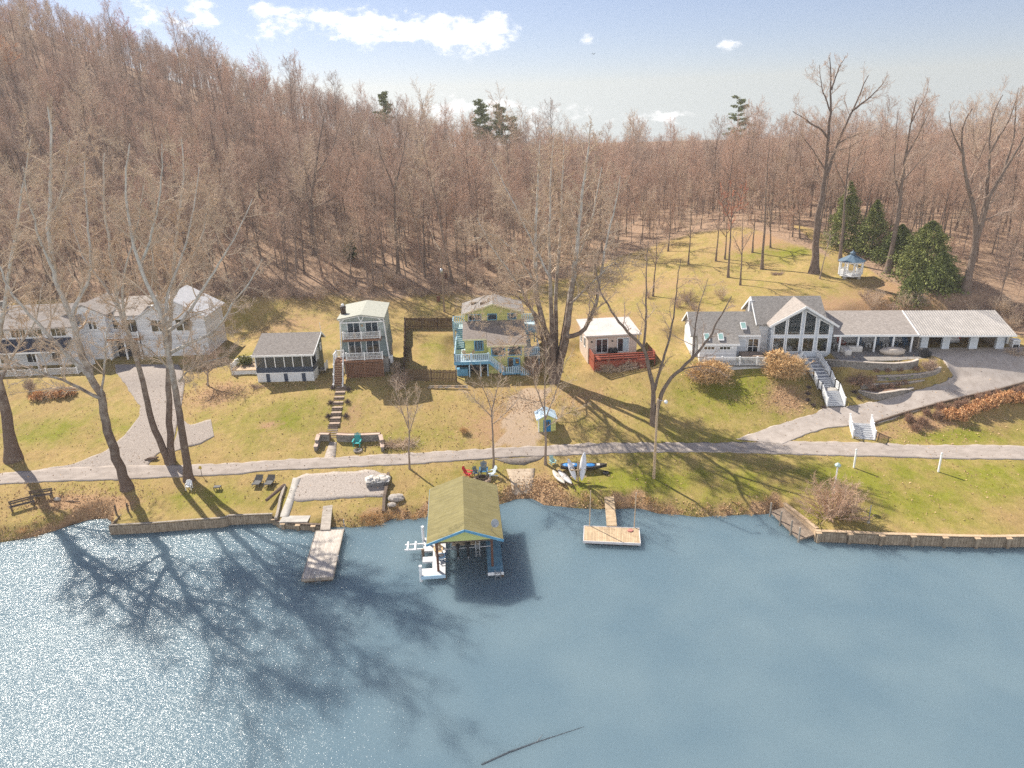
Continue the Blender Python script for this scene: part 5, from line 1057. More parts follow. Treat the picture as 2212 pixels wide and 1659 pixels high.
MB().beam((-.45, -.73, 3.98), (3.9, -.73, 6.6), .07, .26).beam((3.9, -.73, 6.6), (8.25, -.73, 3.98), .07, .26).build('barge_board', m_trim, Gh)
mw = MB(); mw.bx(-1.3, 1.2, -.6, 7.2, 9, 4.0)
mw2 = MB().bx(-1.35, 5.0, -.6, 7.2, 9, 4.0); mw2.prismx([(1.0, 3.9), (5.0, 6.5), (9.0, 3.9)], -1.35, -1.2); mw2.bx(-1.35, 1.2, -.6, -1.2, 5.0, 3.95); mw2.bx(-1.2, 1.2, -.6, -.02, 1.4, 3.9); mw2.build('main_wall', m_wsid, Gh)
gable_x(-1.75, 7.4, .7, 9.5, 3.95, 6.75, .2, 5.0).build('main_roof', m_asph_g, Gh)
MB().beam((-1.78, .7, 3.86), (-1.78, 5.0, 6.62), .07, .24).beam((-1.78, 5.0, 6.62), (-1.78, 9.5, 3.86), .07, .24).build('barge_board', m_trim, Gh)
MB().bx(-2.0, 4.2, 3.0, -1.4, 5.0, 6.3).build('chimney', M('grey_stucco', (.42,.43,.45), (.5,.51,.53), 2, .9), Gh)
lw = MB().bx(-10.0, .2, -1.5, -1.2, 7.0, 2.75); lw.prismx([(.2, 2.75), (3.6, 4.75), (7.0, 2.75)], -10.0, -1.4); lw.bx(-9.3, -1.6, -1.5, -4.6, .2, 1.95); lw.build('wing_wall', m_wsid, Gh)
gable_x(-10.35, -1.35, -.35, 7.5, 2.75, 5.0, .18, 3.55).build('wing_roof', m_asph_g, Gh)
MB().prismx([(-1.95, 2.05), (-1.95, 1.9), (.0, 2.78), (.0, 2.93)], -9.5, -4.3).build('wing_roof', m_asph_g, Gh)
MB().beam((-10.38, -.35, 2.66), (-10.38, 3.55, 4.9), .07, .22).beam((-10.38, 3.55, 4.9), (-10.38, 7.5, 2.66), .07, .22).build('barge_board', m_trim, Gh)
for b6 in ((-9.5, -2.0, 1.84, -4.3, -1.95, 2.07), (-4.3, -.4, 2.55, -1.35, -.35, 2.77)): MB().bx(*b6).build('fascia', m_trim, Gh)
for x, y, z in ((-8.4, -.9, 2.55), (-6.6, -.9, 2.55), (-3.4, .9, 3.52)):
    s_k = MB().add([(x-.35, y-.55, z-.18), (x+.35, y-.55, z-.18), (x+.35, y+.55, z+.42), (x-.35, y+.55, z+.42), (x-.35, y-.55, z-.04), (x+.35, y-.55, z-.04), (x+.35, y+.55, z+.56), (x-.35, y+.55, z+.56)], [(3,2,1,0),(4,5,6,7),(0,1,5,4),(1,2,6,5),(2,3,7,6),(3,0,4,7)]).build('skylight', m_trim, Gh)
    MB().add([(x-.28, y-.45, z+.03), (x+.28, y-.45, z+.03), (x+.28, y+.45, z+.52), (x-.28, y+.45, z+.52)], [(0, 1, 2, 3)]).build('pane', M('greenish_glass', (.22,.38,.35), (.35,.5,.47), 2, .1, spec=.6), s_k)
for x in (-8.2, -6.2): window(Gh, x-.55, x+.75, 1.25, 1.6, -1.6, m_trim, nx=3)
window(Gh, -2.75, -1.5, .1, 2.1, .2, m_trim, nx=2, nz=2)
d = MB().bx(-4.2, .1, -.3, -3.1, .22, 2.0).build('door', m_lgs, Gh)
MB().bx(-9.0, -3.4, -.6, 3.9, .2, -.35).build('deck', m_deckg, Gh)
MB().bx(-9.0, -3.42, -1.7, 3.9, -3.2, -.6).build('deck_skirt', m_wsid, Gh)
rail(Gh, (-8.9, -3.3, -.35), (2.1, -3.3, -.35), m_trim, 1.05, .15, every=2.2); rail(Gh, (2.1, -3.3, -.35), (3.9, -1.2, -.35), m_trim, 1.05, .15, every=2.8)
MB().bx(-3.9, -2.3, -.35, -1.4, -.5, .45).build('hot_tub', m_dkint, Gh); MB().bx(-4.0, -2.4, .45, -1.3, -.4, .58).build('hot_tub_cover', M('brown_vinyl', (.25,.18,.13), (.33,.25,.19), 2, .7), Gh)
# porch and carport
MB().prismx([(-.1, 2.75), (-.1, 2.6), (5.6, 4.38), (5.6, 4.53)], 7.9, 18.75).prismx([(5.6, 4.53), (5.6, 4.38), (9.2, 3.2), (9.2, 3.35)], 7.3, 18.75).build('porch_roof', m_asph_b, Gh)
MB().bx(7.9, -.16, 2.5, 18.75, -.1, 2.76).build('fascia', m_trim, Gh)
for x in (8.9, 11.2, 13.3, 15.6, 17.9): MB().bx(x-.1, .05, .35, x+.1, .25, 2.65).build('porch_post', m_trim, Gh)
MB().bx(7.3, 4.2, -.2, 18.7, 9, 3.2).build('porch_wall', m_wsid, Gh)
for x in (9.3, 11.6, 14.0, 16.2): window(Gh, x, x+1.3, 1.3, 2.5, 4.2, m_trim, nx=2)
mr_ = MB(); mr_.prismx([(-.3, 2.72), (-.3, 2.64), (5.4, 4.45), (5.4, 4.53)], 18.5, 30.4).prismx([(5.4, 4.53), (5.4, 4.45), (9.4, 3.2), (9.4, 3.28)], 18.5, 30.4)
for i in range(37): x = 18.55+i*.325; mr_.prismx([(-.32, 2.78), (-.32, 2.70), (5.4, 4.5), (5.4, 4.58)], x, x+.07)
mr_.build('metal_roof', M('pale_metal_roof', (.40,.375,.35), (.50,.47,.44), .7, .45, metal=.2, spec=.4), Gh)
MB().beam((18.48, -.3, 2.68), (18.48, 5.4, 4.5), .08, .2).build('barge_board', m_trim, Gh); MB().bx(18.5, -.38, 2.5, 30.4, -.32, 2.72).build('fascia', m_trim, Gh)
for x0, x1 in ((19.6, 20.5), (22.3, 23.2), (25.7, 26.7), (29.0, 30.0)): MB().bx(x0, 1.2, .3, x1, 1.6, 3.0).build('pillar', m_lgs, Gh)
MB().bx(19.4, 1.0, .3, 30.2, 1.8, .42).build('carport_kerb', m_conc, Gh); MB().bx(19.6, 8.6, .3, 22.6, 8.8, 3.2).bx(26.8, 8.6, .3, 30, 8.8, 3.2).bx(29.8, 1.61, .3, 30.0, 8.6, 3.1).bx(19.4, 1.61, .3, 19.6, 8.6, 3.1).build('carport_wall', M('tan_siding', (.4,.34,.28), (.5,.43,.36), 2, .8), Gh)
MB().bx(30.05, .9, 1.2, 30.3, 1.6, 2.1).build('meter_box', m_metal, Gh)
# ---------------------------------------------------------------- things around the houses and along the shore
def W3(reg, x, y): return GZ(reg, x, y)
def A3(p): return np.array(p, float)
m_oliv = M('olive_brown_shingles', (.22,.19,.08), (.256,.223,.10), 1.2, .9, .3, tex='brick', tkw=dict(w=.9, h=.16, mortar=.012, dark=.72, axis='xy', off=.5))
m_wdeck = planks('white_deck_boards', (.62,.63,.65), (.74,.75,.76), .14, 'xy'); m_bdeck = planks('blue_deck_boards', (.13,.30,.42), (.18,.36,.48), .14, 'xy')
# boathouse
BO = thing('boathouse', 'boathouse with olive brown gable roof and blue trim over the water', 'boathouse', (-4.4, 52.89, 0), 4)
gable_y(-3.3, 3.3, -.35, 9.6, 3.62, 4.84, .12).build('roof', m_oliv, BO)
for y_ in (0, 9.2): MB().prism([(-3.05, 3.52), (3.05, 3.52), (0, 4.66)], y_, y_+.1).build('gable_wall', M('lime_yellow_paint', (.52,.55,.20), (.58,.60,.24), 1.5, .7), BO)
MB().beam((-3.3, -.38, 3.52), (0, -.38, 4.74), .06, .22).beam((0, -.38, 4.74), (3.3, -.38, 3.52), .06, .22).build('barge_board', m_blu, BO)
for sx_ in (-1, 1): MB().bx(sx_*3.3-.03, -.3, 3.36, sx_*3.3+.03, 9.55, 3.56).build('fascia', m_blu, BO)
for x, y in ((-2.45, .1), (2.3, .3), (-2.5, 4.2), (2.3, 4.4), (-2.5, 8.6), (2.3, 8.6)):
    MB().bx(x-.1, y-.1, -1.5, x+.1, y+.1, 3.55).build('roof_post', M('red_brown_post', (.10,.045,.03), (.16,.075,.05), 4, .7), BO)
for y_ in (.12, 4.1, 8.5): MB().bx(-2.55, y_, 3.3, 2.45, y_+.14, 3.5).build('roof_beam', m_woodd, BO)
ld = MB(); ld.bx(-3.0, -.55, .42, -1.85, 9.0, .6); ld.bx(-3.9, -.55, .42, -3.001, .55, .6).bx(-3.9, 1.6, .42, -3.001, 2.4, .6).bx(-3.9, 3.3, .42, -3.001, 5.6, .6)
ld.build('side_deck', m_wdeck, BO); MB().bx(-3.92, -.62, .3, -1.83, -.552, .62).build('deck_fascia', m_lblu, BO)
MB().bx(1.85, -.7, .42, 3.2, 9.0, .6).build('side_deck', m_bdeck, BO); MB().bx(1.83, -.76, .34, 3.22, -.702, .62).build('deck_fascia', m_white, BO)
for x, y, h in ((-3.95, -.4, 1.5), (-3.95, 5.2, 2.0), (-1.9, -.3, .4), (3.1, -.5, .4), (1.95, 4, .4), (-3.9, 2.9, 1.0), (3.1, 8.5, .4)):
    MB().lathe([(.13, -1.5), (.13, h), (.15, h+.002), (.15, h+.06)], (x, y, 0), 10).build('piling', m_white if h > 1.2 else m_woodd, BO)
bn = MB(); bn.bx(-5.4, 3.3, .75, -5.25, 4.7, .85).bx(-4.7, 3.3, .75, -4.55, 4.7, .85).bx(-5.6, 3.5, .62, -3.9, 3.6, .75).bx(-5.6, 4.35, .62, -3.9, 4.45, .75); bn.build('ramp_bunk', m_white, BO)
lad = MB()
for x in (2.45, 2.95): lad.beam((x, -.85, -.6), (x, -.85, .95), .05)
for z in (-.3, 0, .3, .6): lad.beam((2.45, -.85, z), (2.95, -.85, z), .05)
lad.build('ladder', m_metal, BO)
MB().tube([(-2.4, 2.9, 0.9), (2.3, 3.0, .9)], .05, 6).tube([(-2.4, 7.4, 0.9), (2.3, 7.4, .9)], .05, 6).bx(-1.3, 2.9, .8, -1.1, 7.5, .95).bx(1.1, 2.9, .8, 1.3, 7.5, .95).build('boat_lift', m_metal, BO)
def lw_(p): x, y = lf(-4.4, 52.89, 4, p[:2]); return (x, y, p[2])
# satellite dish on the roof
D_ = thing('satellite_dish', 'grey satellite dish on the front right corner of the boathouse roof', 'dish', lw_((2.35, .55, 3.97)), 4)
MB().tube([(0, 0, 0), (.05, 0, .35), (.22, -.05, .7)], .03, 6).beam((-.15, .0, .02), (.2, 0, -.1), .2, .04).build('mast', m_metal, D_)
dm = MB(); dm.lathe([(.02, 0), (.2, .03), (.34, .1), (.37, .14), (.36, .15), (.2, .06), (.02, .03)], (0, 0, 0), 18)
o = dm.build('reflector', M('grey_dish_paint', (.33,.35,.37), (.42,.44,.46), 2, .5), D_, True); o.location = (.25, -.05, .78); o.rotation_euler = (R(62), 0, R(25))
MB().tube([(.2, -.08, .6), (.35, -.5, .72)], .015, 5).bx(.31, -.57, .68, .41, -.47, .78).build('feed_arm', m_metal, D_)
# pontoon boat on the lift
PB = thing('pontoon_boat', 'pontoon boat with outboard motors lifted under the boathouse roof', 'boat', lw_((0.05, 2.35, .95)), 4)
for x in (-1.0, 1.0): MB().tube([(x, .2, .3), (x, 5.2, .3), (x, 5.7, .42)], [.3, .3, .1], 10).build('pontoon', m_metal, PB, True)
MB().bx(-1.25, 0, .62, 1.25, 5.3, .7).build('deck', m_gint, PB); MB().bx(-1.25, .35, .7, -1.18, 5.2, 1.35).bx(1.18, .35, .7, 1.25, 5.2, 1.35).bx(-1.25, 5.2, .7, 1.25, 5.27, 1.35).build('fence', m_white, PB)
MB().bx(-1.1, .4, .7, -.35, 1.2, 1.3).bx(.35, 1.4, .7, 1.1, 2.2, 1.2).bx(-.5, 3.6, .7, .5, 4.5, 1.2).build('seat', m_white, PB); MB().bx(-.3, .45, .72, .95, 1.1, .95).build('seat', m_black, PB)
for x, k in ((-.75, .8), (.15, 1.0)):
    om = MB(); om.lump((x, -.35, .95*k), (.26*k, .42*k, .3*k), 3, 10, 6, .05); om.bx(x-.09, -.5, -.2, x+.09, -.25, .75*k); om.build('outboard_motor', m_black, PB, True)
    MB().bx(x-.05, -.62, -.45, x+.05, -.2, -.2).lathe([(.14, 0), (.14, .04)], (x, -.55, -.36), 8).build('lower_unit', m_metal, PB)
lb = MB()
for x in (.85, 1.2): lb.beam((x, -.15, 1.4), (x, -.55, -.3), .04)
for i in range(6): lb.beam((.85, -.2-.06*i, 1.2-.27*i), (1.2, -.2-.06*i, 1.2-.27*i), .04)
lb.build('ladder', m_metal, PB)
# chairs
def chair_parts(mat):
    s = MB()
    for i in range(5): y = -.02-.1*i; z = .36-.0*i; s.bx(-.27, y-.085, .30+.018*i, .27, y, .325+.018*i)
    b = MB()
    for i in range(5):
        x = -.22+.11*i; hh = .78+.09*(1-abs(i-2)/2); b.beam((x, .02, .27), (x*1.15, .02+.45*hh/.85, .27+hh), .09, .025, up=(0, 1, 0))
    b.beam((-.27, .1, .42), (.27, .1, .42), .06, .03); b.beam((-.3, .36, .85), (.3, .36, .85), .06, .03)
    return s, b
def adirondack(label, loc, yaw, mat, group=None, scale=1.0, name='garden_chair'):
    o = thing(name, label, 'chair', loc, yaw, group); o.scale = (scale,)*3
    s, b = chair_parts(mat); s.build('seat', mat, o); b.build('backrest', mat, o)
    for sx_ in (-1, 1):
        MB().bx(sx_*.36-.07, -.55, .56, sx_*.36+.07, .25, .59).build('armrest', mat, o)
        MB().bx(sx_*.31-.03, -.52, 0, sx_*.31+.03, -.44, .56).build('leg', mat, o); MB().beam((sx_*.31, -.45, .33), (sx_*.31, .5, .03), .04, .1).build('leg', mat, o)
    return o
def paint(n, c): return M(n, [x*.85 for x in c], c, 2, .5)
m_teal = paint('teal_paint', (.02,.36,.36)); m_rd = paint('red_paint', (.62,.035,.045)); m_bl = paint('deep_blue_paint', (.02,.12,.24)); m_nb = paint('slate_blue_paint', (.035,.09,.17)); m_pale = paint('pale_blue_white_paint', (.60,.68,.72)); m_brk = paint('brick_red_paint', (.34,.07,.05))
adirondack('red garden chair at the left of the lakeside fire pit', W3('I', 832, 262), 70, m_rd)
adirondack('small dark blue garden chair beside the red one at the fire pit', W3('I', 918, 245), 25, m_nb, scale=.78)
adirondack('big blue garden chair behind the lakeside fire pit', W3('I', 1000, 232), 0, m_bl, scale=1.12)
adirondack('pale garden chair at the right of the lakeside fire pit', W3('I', 1090, 258), -65, m_pale)
adirondack('teal garden chair against the stone retaining wall', W3('H', 1350, 272), 0, m_teal, scale=1.2)
adirondack('pale teal chair by the foot of the young tree near the kayaks', W3('J', 395, 705), 20, paint('pale_teal_paint', (.30,.52,.52)), scale=.8)
for i, x in enumerate((12.3, 14.6, 16.6, 18.2)):
    px, py = lf(HG[0], HG[1], HG[3], (x, 2.4)); adirondack('navy garden chair lined up under the porch roof of the long house', (px, py, 8.06), HG[3], m_nb, 'navy chairs on the porch', 1.15)
px, py = lf(HG[0], HG[1], HG[3], (9.9, 2.6)); adirondack('red garden chair under the porch roof beside the glass gable', (px, py, 8.06), HG[3]+5, m_brk, scale=1.2)
for i, (x, y, lb) in enumerate([(9.15, 2.0, 'white side table at the left end of the porch'), (13.4, 2.2, 'white side table between the two left navy porch chairs'), (15.6, 2.2, 'white side table between the middle navy porch chairs')]):
    px, py = lf(HG[0], HG[1], HG[3], (x, y)); t_ = thing('side_table', lb, 'table', (px, py, 8.05), HG[3]); MB().bx(-.28, -.22, .48, .28, .22, .53).build('table_top', m_white, t_)
    for a in (-.24, .24):
        for c in (-.18, .18): MB().bx(a-.03, c-.03, 0, a+.03, c+.03, .48).build('leg', m_white, t_)
m_tanw = paint('tan_wood', (.55,.38,.20))
adirondack('tan wooden chair on the white boathouse deck', lw_((-2.5, 2.9, .6)), 10, m_tanw, scale=.95); adirondack('dark chair at the water edge of the boathouse deck', lw_((-2.05, 1.6, .6)), -80, m_nb, scale=.9)
for dx, yw_, lb in ((-3.1, 40, 'tan wooden chair at the back of the blue deck of the yellow house'), (-2.3, -60, 'tan wooden chair near the front door of the blue deck')):
    px, py = lf(HE[0], HE[1], HE[3], (dx, .3)); adirondack(lb, (px, py, HE[2]+2.0), yw_, m_tanw)
# white plastic chair and black recliners
o = thing('plastic_chair', 'white plastic chair leaning at the foot of the mottled sycamore', 'chair', W3('G', 1797, 690), 5)
MB().bx(-.26, -.25, .4, .26, .25, .44).build('seat', m_white, o); MB().prism([(-.27, .44), (.27, .44), (.3, .9), (.16, 1.02), (-.16, 1.02), (-.3, .9)], .24, .29).build('backrest', m_white, o)
for a in (-1, 1):
    MB().bx(a*.29-.03, -.26, .64, a*.29+.03, .28, .68).build('armrest', m_white, o)
    for c in (-.24, .24): MB().bx(a*.27-.03, c-.03, 0, a*.27+.03, c+.03, .66).build('leg', m_white, o)
for zx, lb in ((397, 'black reclining lawn chair nearer the sycamores'), (512, 'black reclining lawn chair nearer the gravel pad')):
    o = thing('recliner', lb, 'lawn chair', W3('H', zx, 645), -4)
    MB().bx(-.4, -.75, .3, .4, .15, .36).build('seat', m_black, o); MB().beam((0, .15, .34), (0, .75, .75), .78, .05).build('backrest', m_black, o)
    for a in (-.42, .42): MB().beam((a, -.7, .0), (a, .5, .55), .05).build('leg', m_black, o); MB().beam((a, .6, .0), (a, -.2, .5), .05).build('leg', m_black, o)
# picnic benches
for (zx, zy), yw_, lb in (((220, 865), 46, 'weathered bench farther left of the two under the thickest sycamore'), ((395, 780), 28, 'weathered bench nearer the road of the two under the thickest sycamore')):
    o = thing('lake_bench', lb, 'bench', W3('G', zx, zy), yw_ - 12)
    for i in range(3): MB().bx(-1.1, -.3+.17*i, .44, 1.1, -.16+.17*i, .49).build('seat_slat', m_woodd, o)
    for i in range(2): MB().bx(-1.1, .22+.04*i, .62+.2*i, 1.1, .26+.04*i, .78+.2*i).build('back_slat', m_woodd, o)
    for x in (-.95, .95): MB().bx(x-.06, -.3, 0, x+.06, -.2, .44).bx(x-.06, .15, 0, x+.06, .25, 1.0).build('leg', m_woodd, o)
# fire pits
def firepit(label, loc, r, n, mat, seed):
    o = thing('fire_pit', label, 'fire pit', loc); rg = np.random.default_rng(seed)
    for i in range(n):
        a = 2*math.pi*i/n; MB().lump((r*math.cos(a), r*math.sin(a), .1), (.29*r, .24*r, .24*r), seed+i, 7, 5, .2).build('stone', mat, o)
    MB().lathe([(r*.85, .02), (r*.8, .04), (.02, .05)], (0, 0, 0), 14).build('ashes', M('grey_ash', (.12,.11,.10), (.3,.28,.26), 8, .9), o)
    return o
m_rock = M('pale_rock', (.28,.25,.22), (.45,.41,.37), 3, .9, .3)
firepit('round stone fire ring on the grass below the stone wall', W3('H', 1352, 330), .42, 12, m_rock, 3)
fp = firepit('dark metal fire pit ringed by coloured chairs near the boathouse', W3('I', 985, 300), .8, 14, M('tan_rock', (.25,.18,.13), (.4,.3,.22), 3, .9, .3), 23)
MB().lathe([(.45, .02), (.5, .4), (.46, .4), (.42, .05)], (0, 0, 0), 16).build('metal_ring', M('rusty_iron', (.05,.04,.035), (.12,.085,.065), 5, .7), fp)
# small things on the left shore
o = thing('fire_grate', 'small black grill on the grass in the sycamore shade', 'grill', W3('G', 2065, 690)); MB().bx(-.35, -.25, .3, .35, .25, .38).build('grate', m_black, o)
for a in (-.3, .3):
    for c in (-.2, .2): MB().bx(a-.03, c-.03, 0, a+.03, c+.03, .3).build('leg', m_black, o)
o = thing('marker_sign', 'small yellow marker sign on a thin stake by the road', 'sign', W3('G', 1915, 562)); MB().bx(-.02, -.02, -.2, .02, .02, 1.1).build('stake', m_woodd, o); MB().bx(-.14, -.04, .85, .14, -.02, 1.2).build('plate', paint('yellow_sign_paint', (.62,.45,.06)), o)
for zx, zy, lb in ((1105, 922, 'dark wooden mooring post at the corner of the left sea wall'), (1217, 902, 'dark wooden mooring post a step in from the corner of the left sea wall')):
    solo(MB().lathe([(.1, -.3), (.09, .95), (.05, 1.0)], (0, 0, 0), 8), 'mooring_post', m_woodd, lb, 'post', loc=tuple(W3('G', zx, zy)))
solo(MB().tube([(-.7, .1, .08), (0, 0, .1), (.8, -.1, .1)], [.05, .07, .04], 6).tube([(-.2, 0, .1), (.1, .3, .2), (.3, .5, .15)], .03, 5), 'fallen_branch', m_syc, 'fallen branch on the leaf covered bank left of the sea wall', 'branch', loc=tuple(W3('G', 690, 810)))
solo(MB().lump((0, 0, .1), (.35, .25, .2), 5), 'boulder', m_rock, 'pale stone on the bank between the benches and the leaning sycamore', 'stone', loc=tuple(W3('G', 545, 790)))
pl_ = thing('log_pile', 'small pile of pale logs at the edge of the gravel driveway', 'log pile', W3('G', 1430, 410))
for i in range(6): MB().tube([(-.6+.1*i, -.15+.12*(i % 3), .1+.15*(i//3)), (.5+.07*i, -.1+.12*(i % 3), .1+.15*(i//3))], .09, 7).build('log', m_syc, pl_)
# sea walls
m_wallb = M('weathered_wall_boards', (.26,.20,.14), (.44,.355,.26), 3, .9, .4, tex='brick', tkw=dict(w=.25, h=6, mortar=.02, dark=.5, axis='xz', off=0))
m_walls = M('weathered_wall_boards_deep', (.17,.125,.085), (.32,.25,.175), 3, .9, .4, tex='brick', tkw=dict(w=.25, h=6, mortar=.02, dark=.5, axis='yz', off=0))
def seawall(name, label, pts, top, capm, capw, postsp, side=True):
    P = resample(np.array([[p[0], p[1]] for p in pts]), .6); o = thing(name, label, 'sea wall', (0, 0, 0)); fb, cb, pb = MB(), MB(), []
    for a, b_ in zip(P[:-1], P[1:]):
        fb.beam((a[0], a[1]-.06, -.4+top/2-.2), (b_[0], b_[1]-.06, -.4+top/2-.2), .14, top+1.2)
        cb.beam((a[0], a[1]+capw*.2, top+.1), (b_[0], b_[1]+capw*.2, top+.1), capw, .08)
    fb.build('boards', m_wallb, o); cb.build('cap', capm, o)
    d = np.r_[0, np.cumsum(np.linalg.norm(np.diff(P, axis=0), axis=1))]
    if postsp:
        for q in np.arange(.2, d[-1], postsp):
            x, y = np.interp(q, d, P[:, 0]), np.interp(q, d, P[:, 1]); MB().bx(x-.14, y-.34, -1.5, x+.14, y-.135, top+.03).bx(x-.24, y-.42, top+.031, x+.24, y-.1, top+.1, 1).build('buttress_post', [m_wallb, m_woodt], o)
    return o
rw = [at_z(*p, 0) for p in zpl('K', [(520,1005),(790,1015),(1070,1030),(1370,1037),(1660,1047),(1940,1052),(2212,1048)])+[(2300,1180),(2420,1184)]]
seawall('sea_wall', 'long timber sea wall with tan cap along the right lawn', rw, .98, m_woodt, .36, 2.75)
lwp = [at_z(*p, 0) for p in zpl('G', [(1060,1115),(1480,1092),(1850,1062),(2150,1042)])+zpl('H', [(100,1032),(545,1015)])]
seawall('sea_wall', 'weathered board sea wall in front of the leaning sycamores', lwp, .92, m_wood, .2, 0)
c0 = at_z(*zp('G', 1060, 1115), 0); sw = MB().bx(c0[0]-.08, c0[1]-.1, -1, c0[0]+.06, c0[1]+3.6, .95); solo(sw, 'wall_return', m_walls, 'short return board wall at the left end of the sea wall', 'sea wall')
ow = [at_z(*p, 0) for p in zpl('H', [(555,1012),(590,1060),(820,1080),(1000,1090)])]
seawall('crib_wall', 'dark rotting timber crib wall beside the gangway', ow, .55, m_woodd, .3, 1.6)
solo(MB().bx(-1.6, -.6, -.5, 1.2, .6, .1), 'concrete_slab', m_conc, 'tilted concrete slab on the bank above the crib wall', 'slab', loc=tuple(W3('H', 770, 985)), yaw=-2)
# corner landing at the right sea wall
q = [at_z(*zp('K', *p), .45)[:2] for p in [(165,775),(275,742),(530,945),(400,985)]]
o = thing('corner_landing', 'low wooden landing with leaning posts at the corner of the sea wall', 'dock', (q[0][0], q[0][1], 0)); r_ = [(p[0]-q[0][0], p[1]-q[0][1]) for p in q]
MB().slab([(r_[3][0], r_[3][1], .35), (r_[2][0], r_[2][1], .42), (r_[1][0], r_[1][1], .6), (r_[0][0], r_[0][1], .6)], .16).build('deck', planks('brown_landing_boards', (.22,.17,.13), (.33,.26,.2), .16, 'yx'), o)
for t in (0, .36, .72, .98): x = r_[0][0]+(r_[3][0]-r_[0][0])*t; y = r_[0][1]+(r_[3][1]-r_[0][1])*t; MB().lathe([(.1, -1.2), (.09, 1.55), (.06, 1.6)], (x, y, 0), 8).build('post', m_wood, o)
MB().beam((r_[1][0], r_[1][1], 1.05), (r_[2][0]+.1, r_[2][1], 1.0), .34, .12).beam((r_[1][0], r_[1][1], .5), (r_[2][0], r_[2][1], .4), .12, 1.0).build('side_wall', m_woodt, o)
MB().bx(r_[2][0]-.15, r_[2][1]-.25, -1.2, r_[2][0]+.15, r_[2][1]+.05, .95).build('post', m_woodt, o)
# floating docks
def dock(name, label, corners, z, thick, mat, rim, floatm, gang):
    c = np.array(corners); u = c[1]-c[0]; L = np.linalg.norm(u); yaw = math.degrees(math.atan2(u[1], u[0])); v = c[2]-c[0]; Wd = np.linalg.norm(v)
    o = thing(name, label, 'dock', (c[2][0], c[2][1], 0), yaw); MB().bx(0, 0, z-.14, L, Wd, z).build('deck', mat, o)
    MB().bx(-.06, -.06, z-.22, L+.06, -.001, z+.03).bx(-.06, 0, z-.22, -.001, Wd, z+.03).bx(L+.001, 0, z-.22, L+.06, Wd, z+.03).bx(-.06, Wd+.001, z-.22, L+.06, Wd+.06, z+.03).build('rim', rim, o)
    n = max(2, int(L/1.7)); m = max(1, int(Wd/2.2))
    for i in range(n):
        for j in range(m): MB().bx(L*(i+.08)/n, Wd*(j+.08)/m, -.35, L*(i+.92)/n, Wd*(j+.92)/m, z-.141).build('float', floatm, o)
    return o, L, Wd
dk1, L1, W1 = dock('floating_dock', 'new pine floating dock with white rim right of the boathouse', [(6.61,59.68),(11.73,59.02),(6.3,57.12)], .5, .3, planks('fresh_pine_boards', (.46,.33,.20), (.60,.46,.30), .16, 'yx'), M('white_dock_rim', (.62,.58,.57), (.72,.68,.67), 2, .6), m_black, None)
for x in (.45, 4.7): MB().tube([(x, W1+.12, -1.4), (x+.1, W1+.14, 4.3)], .05, 7).build('mooring_pole', M('bare_pole', (.48,.36,.24), (.6,.47,.33), 3, .8), dk1)
cl_ = MB().lathe([(.28, .0), (.3, .04), (.2, .04), (.2, .08), (.26, .08), (.1, .09)], (4.35, W1-.5, .5), 14); cl_.build('coiled_rope', M('red_rope', (.35,.12,.1), (.5,.25,.2), 9, .9), dk1)
def gangway(label, a0, a1, b0, b1, za, zb, mat, dname='gangway'):
    mb = MB().slab([(b0[0], b0[1], zb), (b1[0], b1[1], zb), (a1[0], a1[1], za), (a0[0], a0[1], za)], .14); c = ((a0[0]+a1[0])/2, (a0[1]+a1[1])/2)
    mb.v = [v-np.array([c[0], c[1], 0]) for v in mb.v]; return solo(mb, dname, mat, label, 'gangway', loc=(c[0], c[1], 0))
gangway('pine gangway from the grassy bank to the white rimmed dock', (9.18,64.5), (10.14,64.45), (8.75,59.5), (9.72,59.42), .95, .62, planks('fresh_pine_cross_boards', (.46,.33,.20), (.60,.46,.30), .16, 'xy'))
dk2, L2, W2_ = dock('floating_dock', 'long weathered floating dock left of the boathouse', [(-19.62,59.96),(-17.02,60.2),(-18.62,52.2)], .52, .3, planks('bleached_boards', (.50,.44,.38), (.64,.58,.51), .15, 'yx'), m_wood, m_woodd, None)
ldr = MB()
for x in (1.15, 1.55): ldr.tube([(x, .35, .5), (x, .3, 1.0), (x, -.1, 1.0), (x, -.16, -.5)], .025, 6)
for z in (.8, .2, -.2): ldr.tube([(1.15, -.14, z), (1.55, -.14, z)], .02, 5)
ldr.build('ladder', m_metal, dk2); MB().tube([(2.75, 7.6, -1), (2.75, 7.65, 1.7)], .045, 7).tube([(2.8, 2.5, -.8), (2.8, 2.5, 1.0)], .06, 7).build('mooring_pole', m_metal, dk2)
gangway('grey plank gangway from the crib wall to the long weathered dock', (-19.7,64.6), (-18.72,64.55), (-18.95,60.05), (-18.0,60.05), 1.0, .64, planks('grey_cross_boards', (.38,.33,.28), (.5,.45,.39), .16, 'xy'))
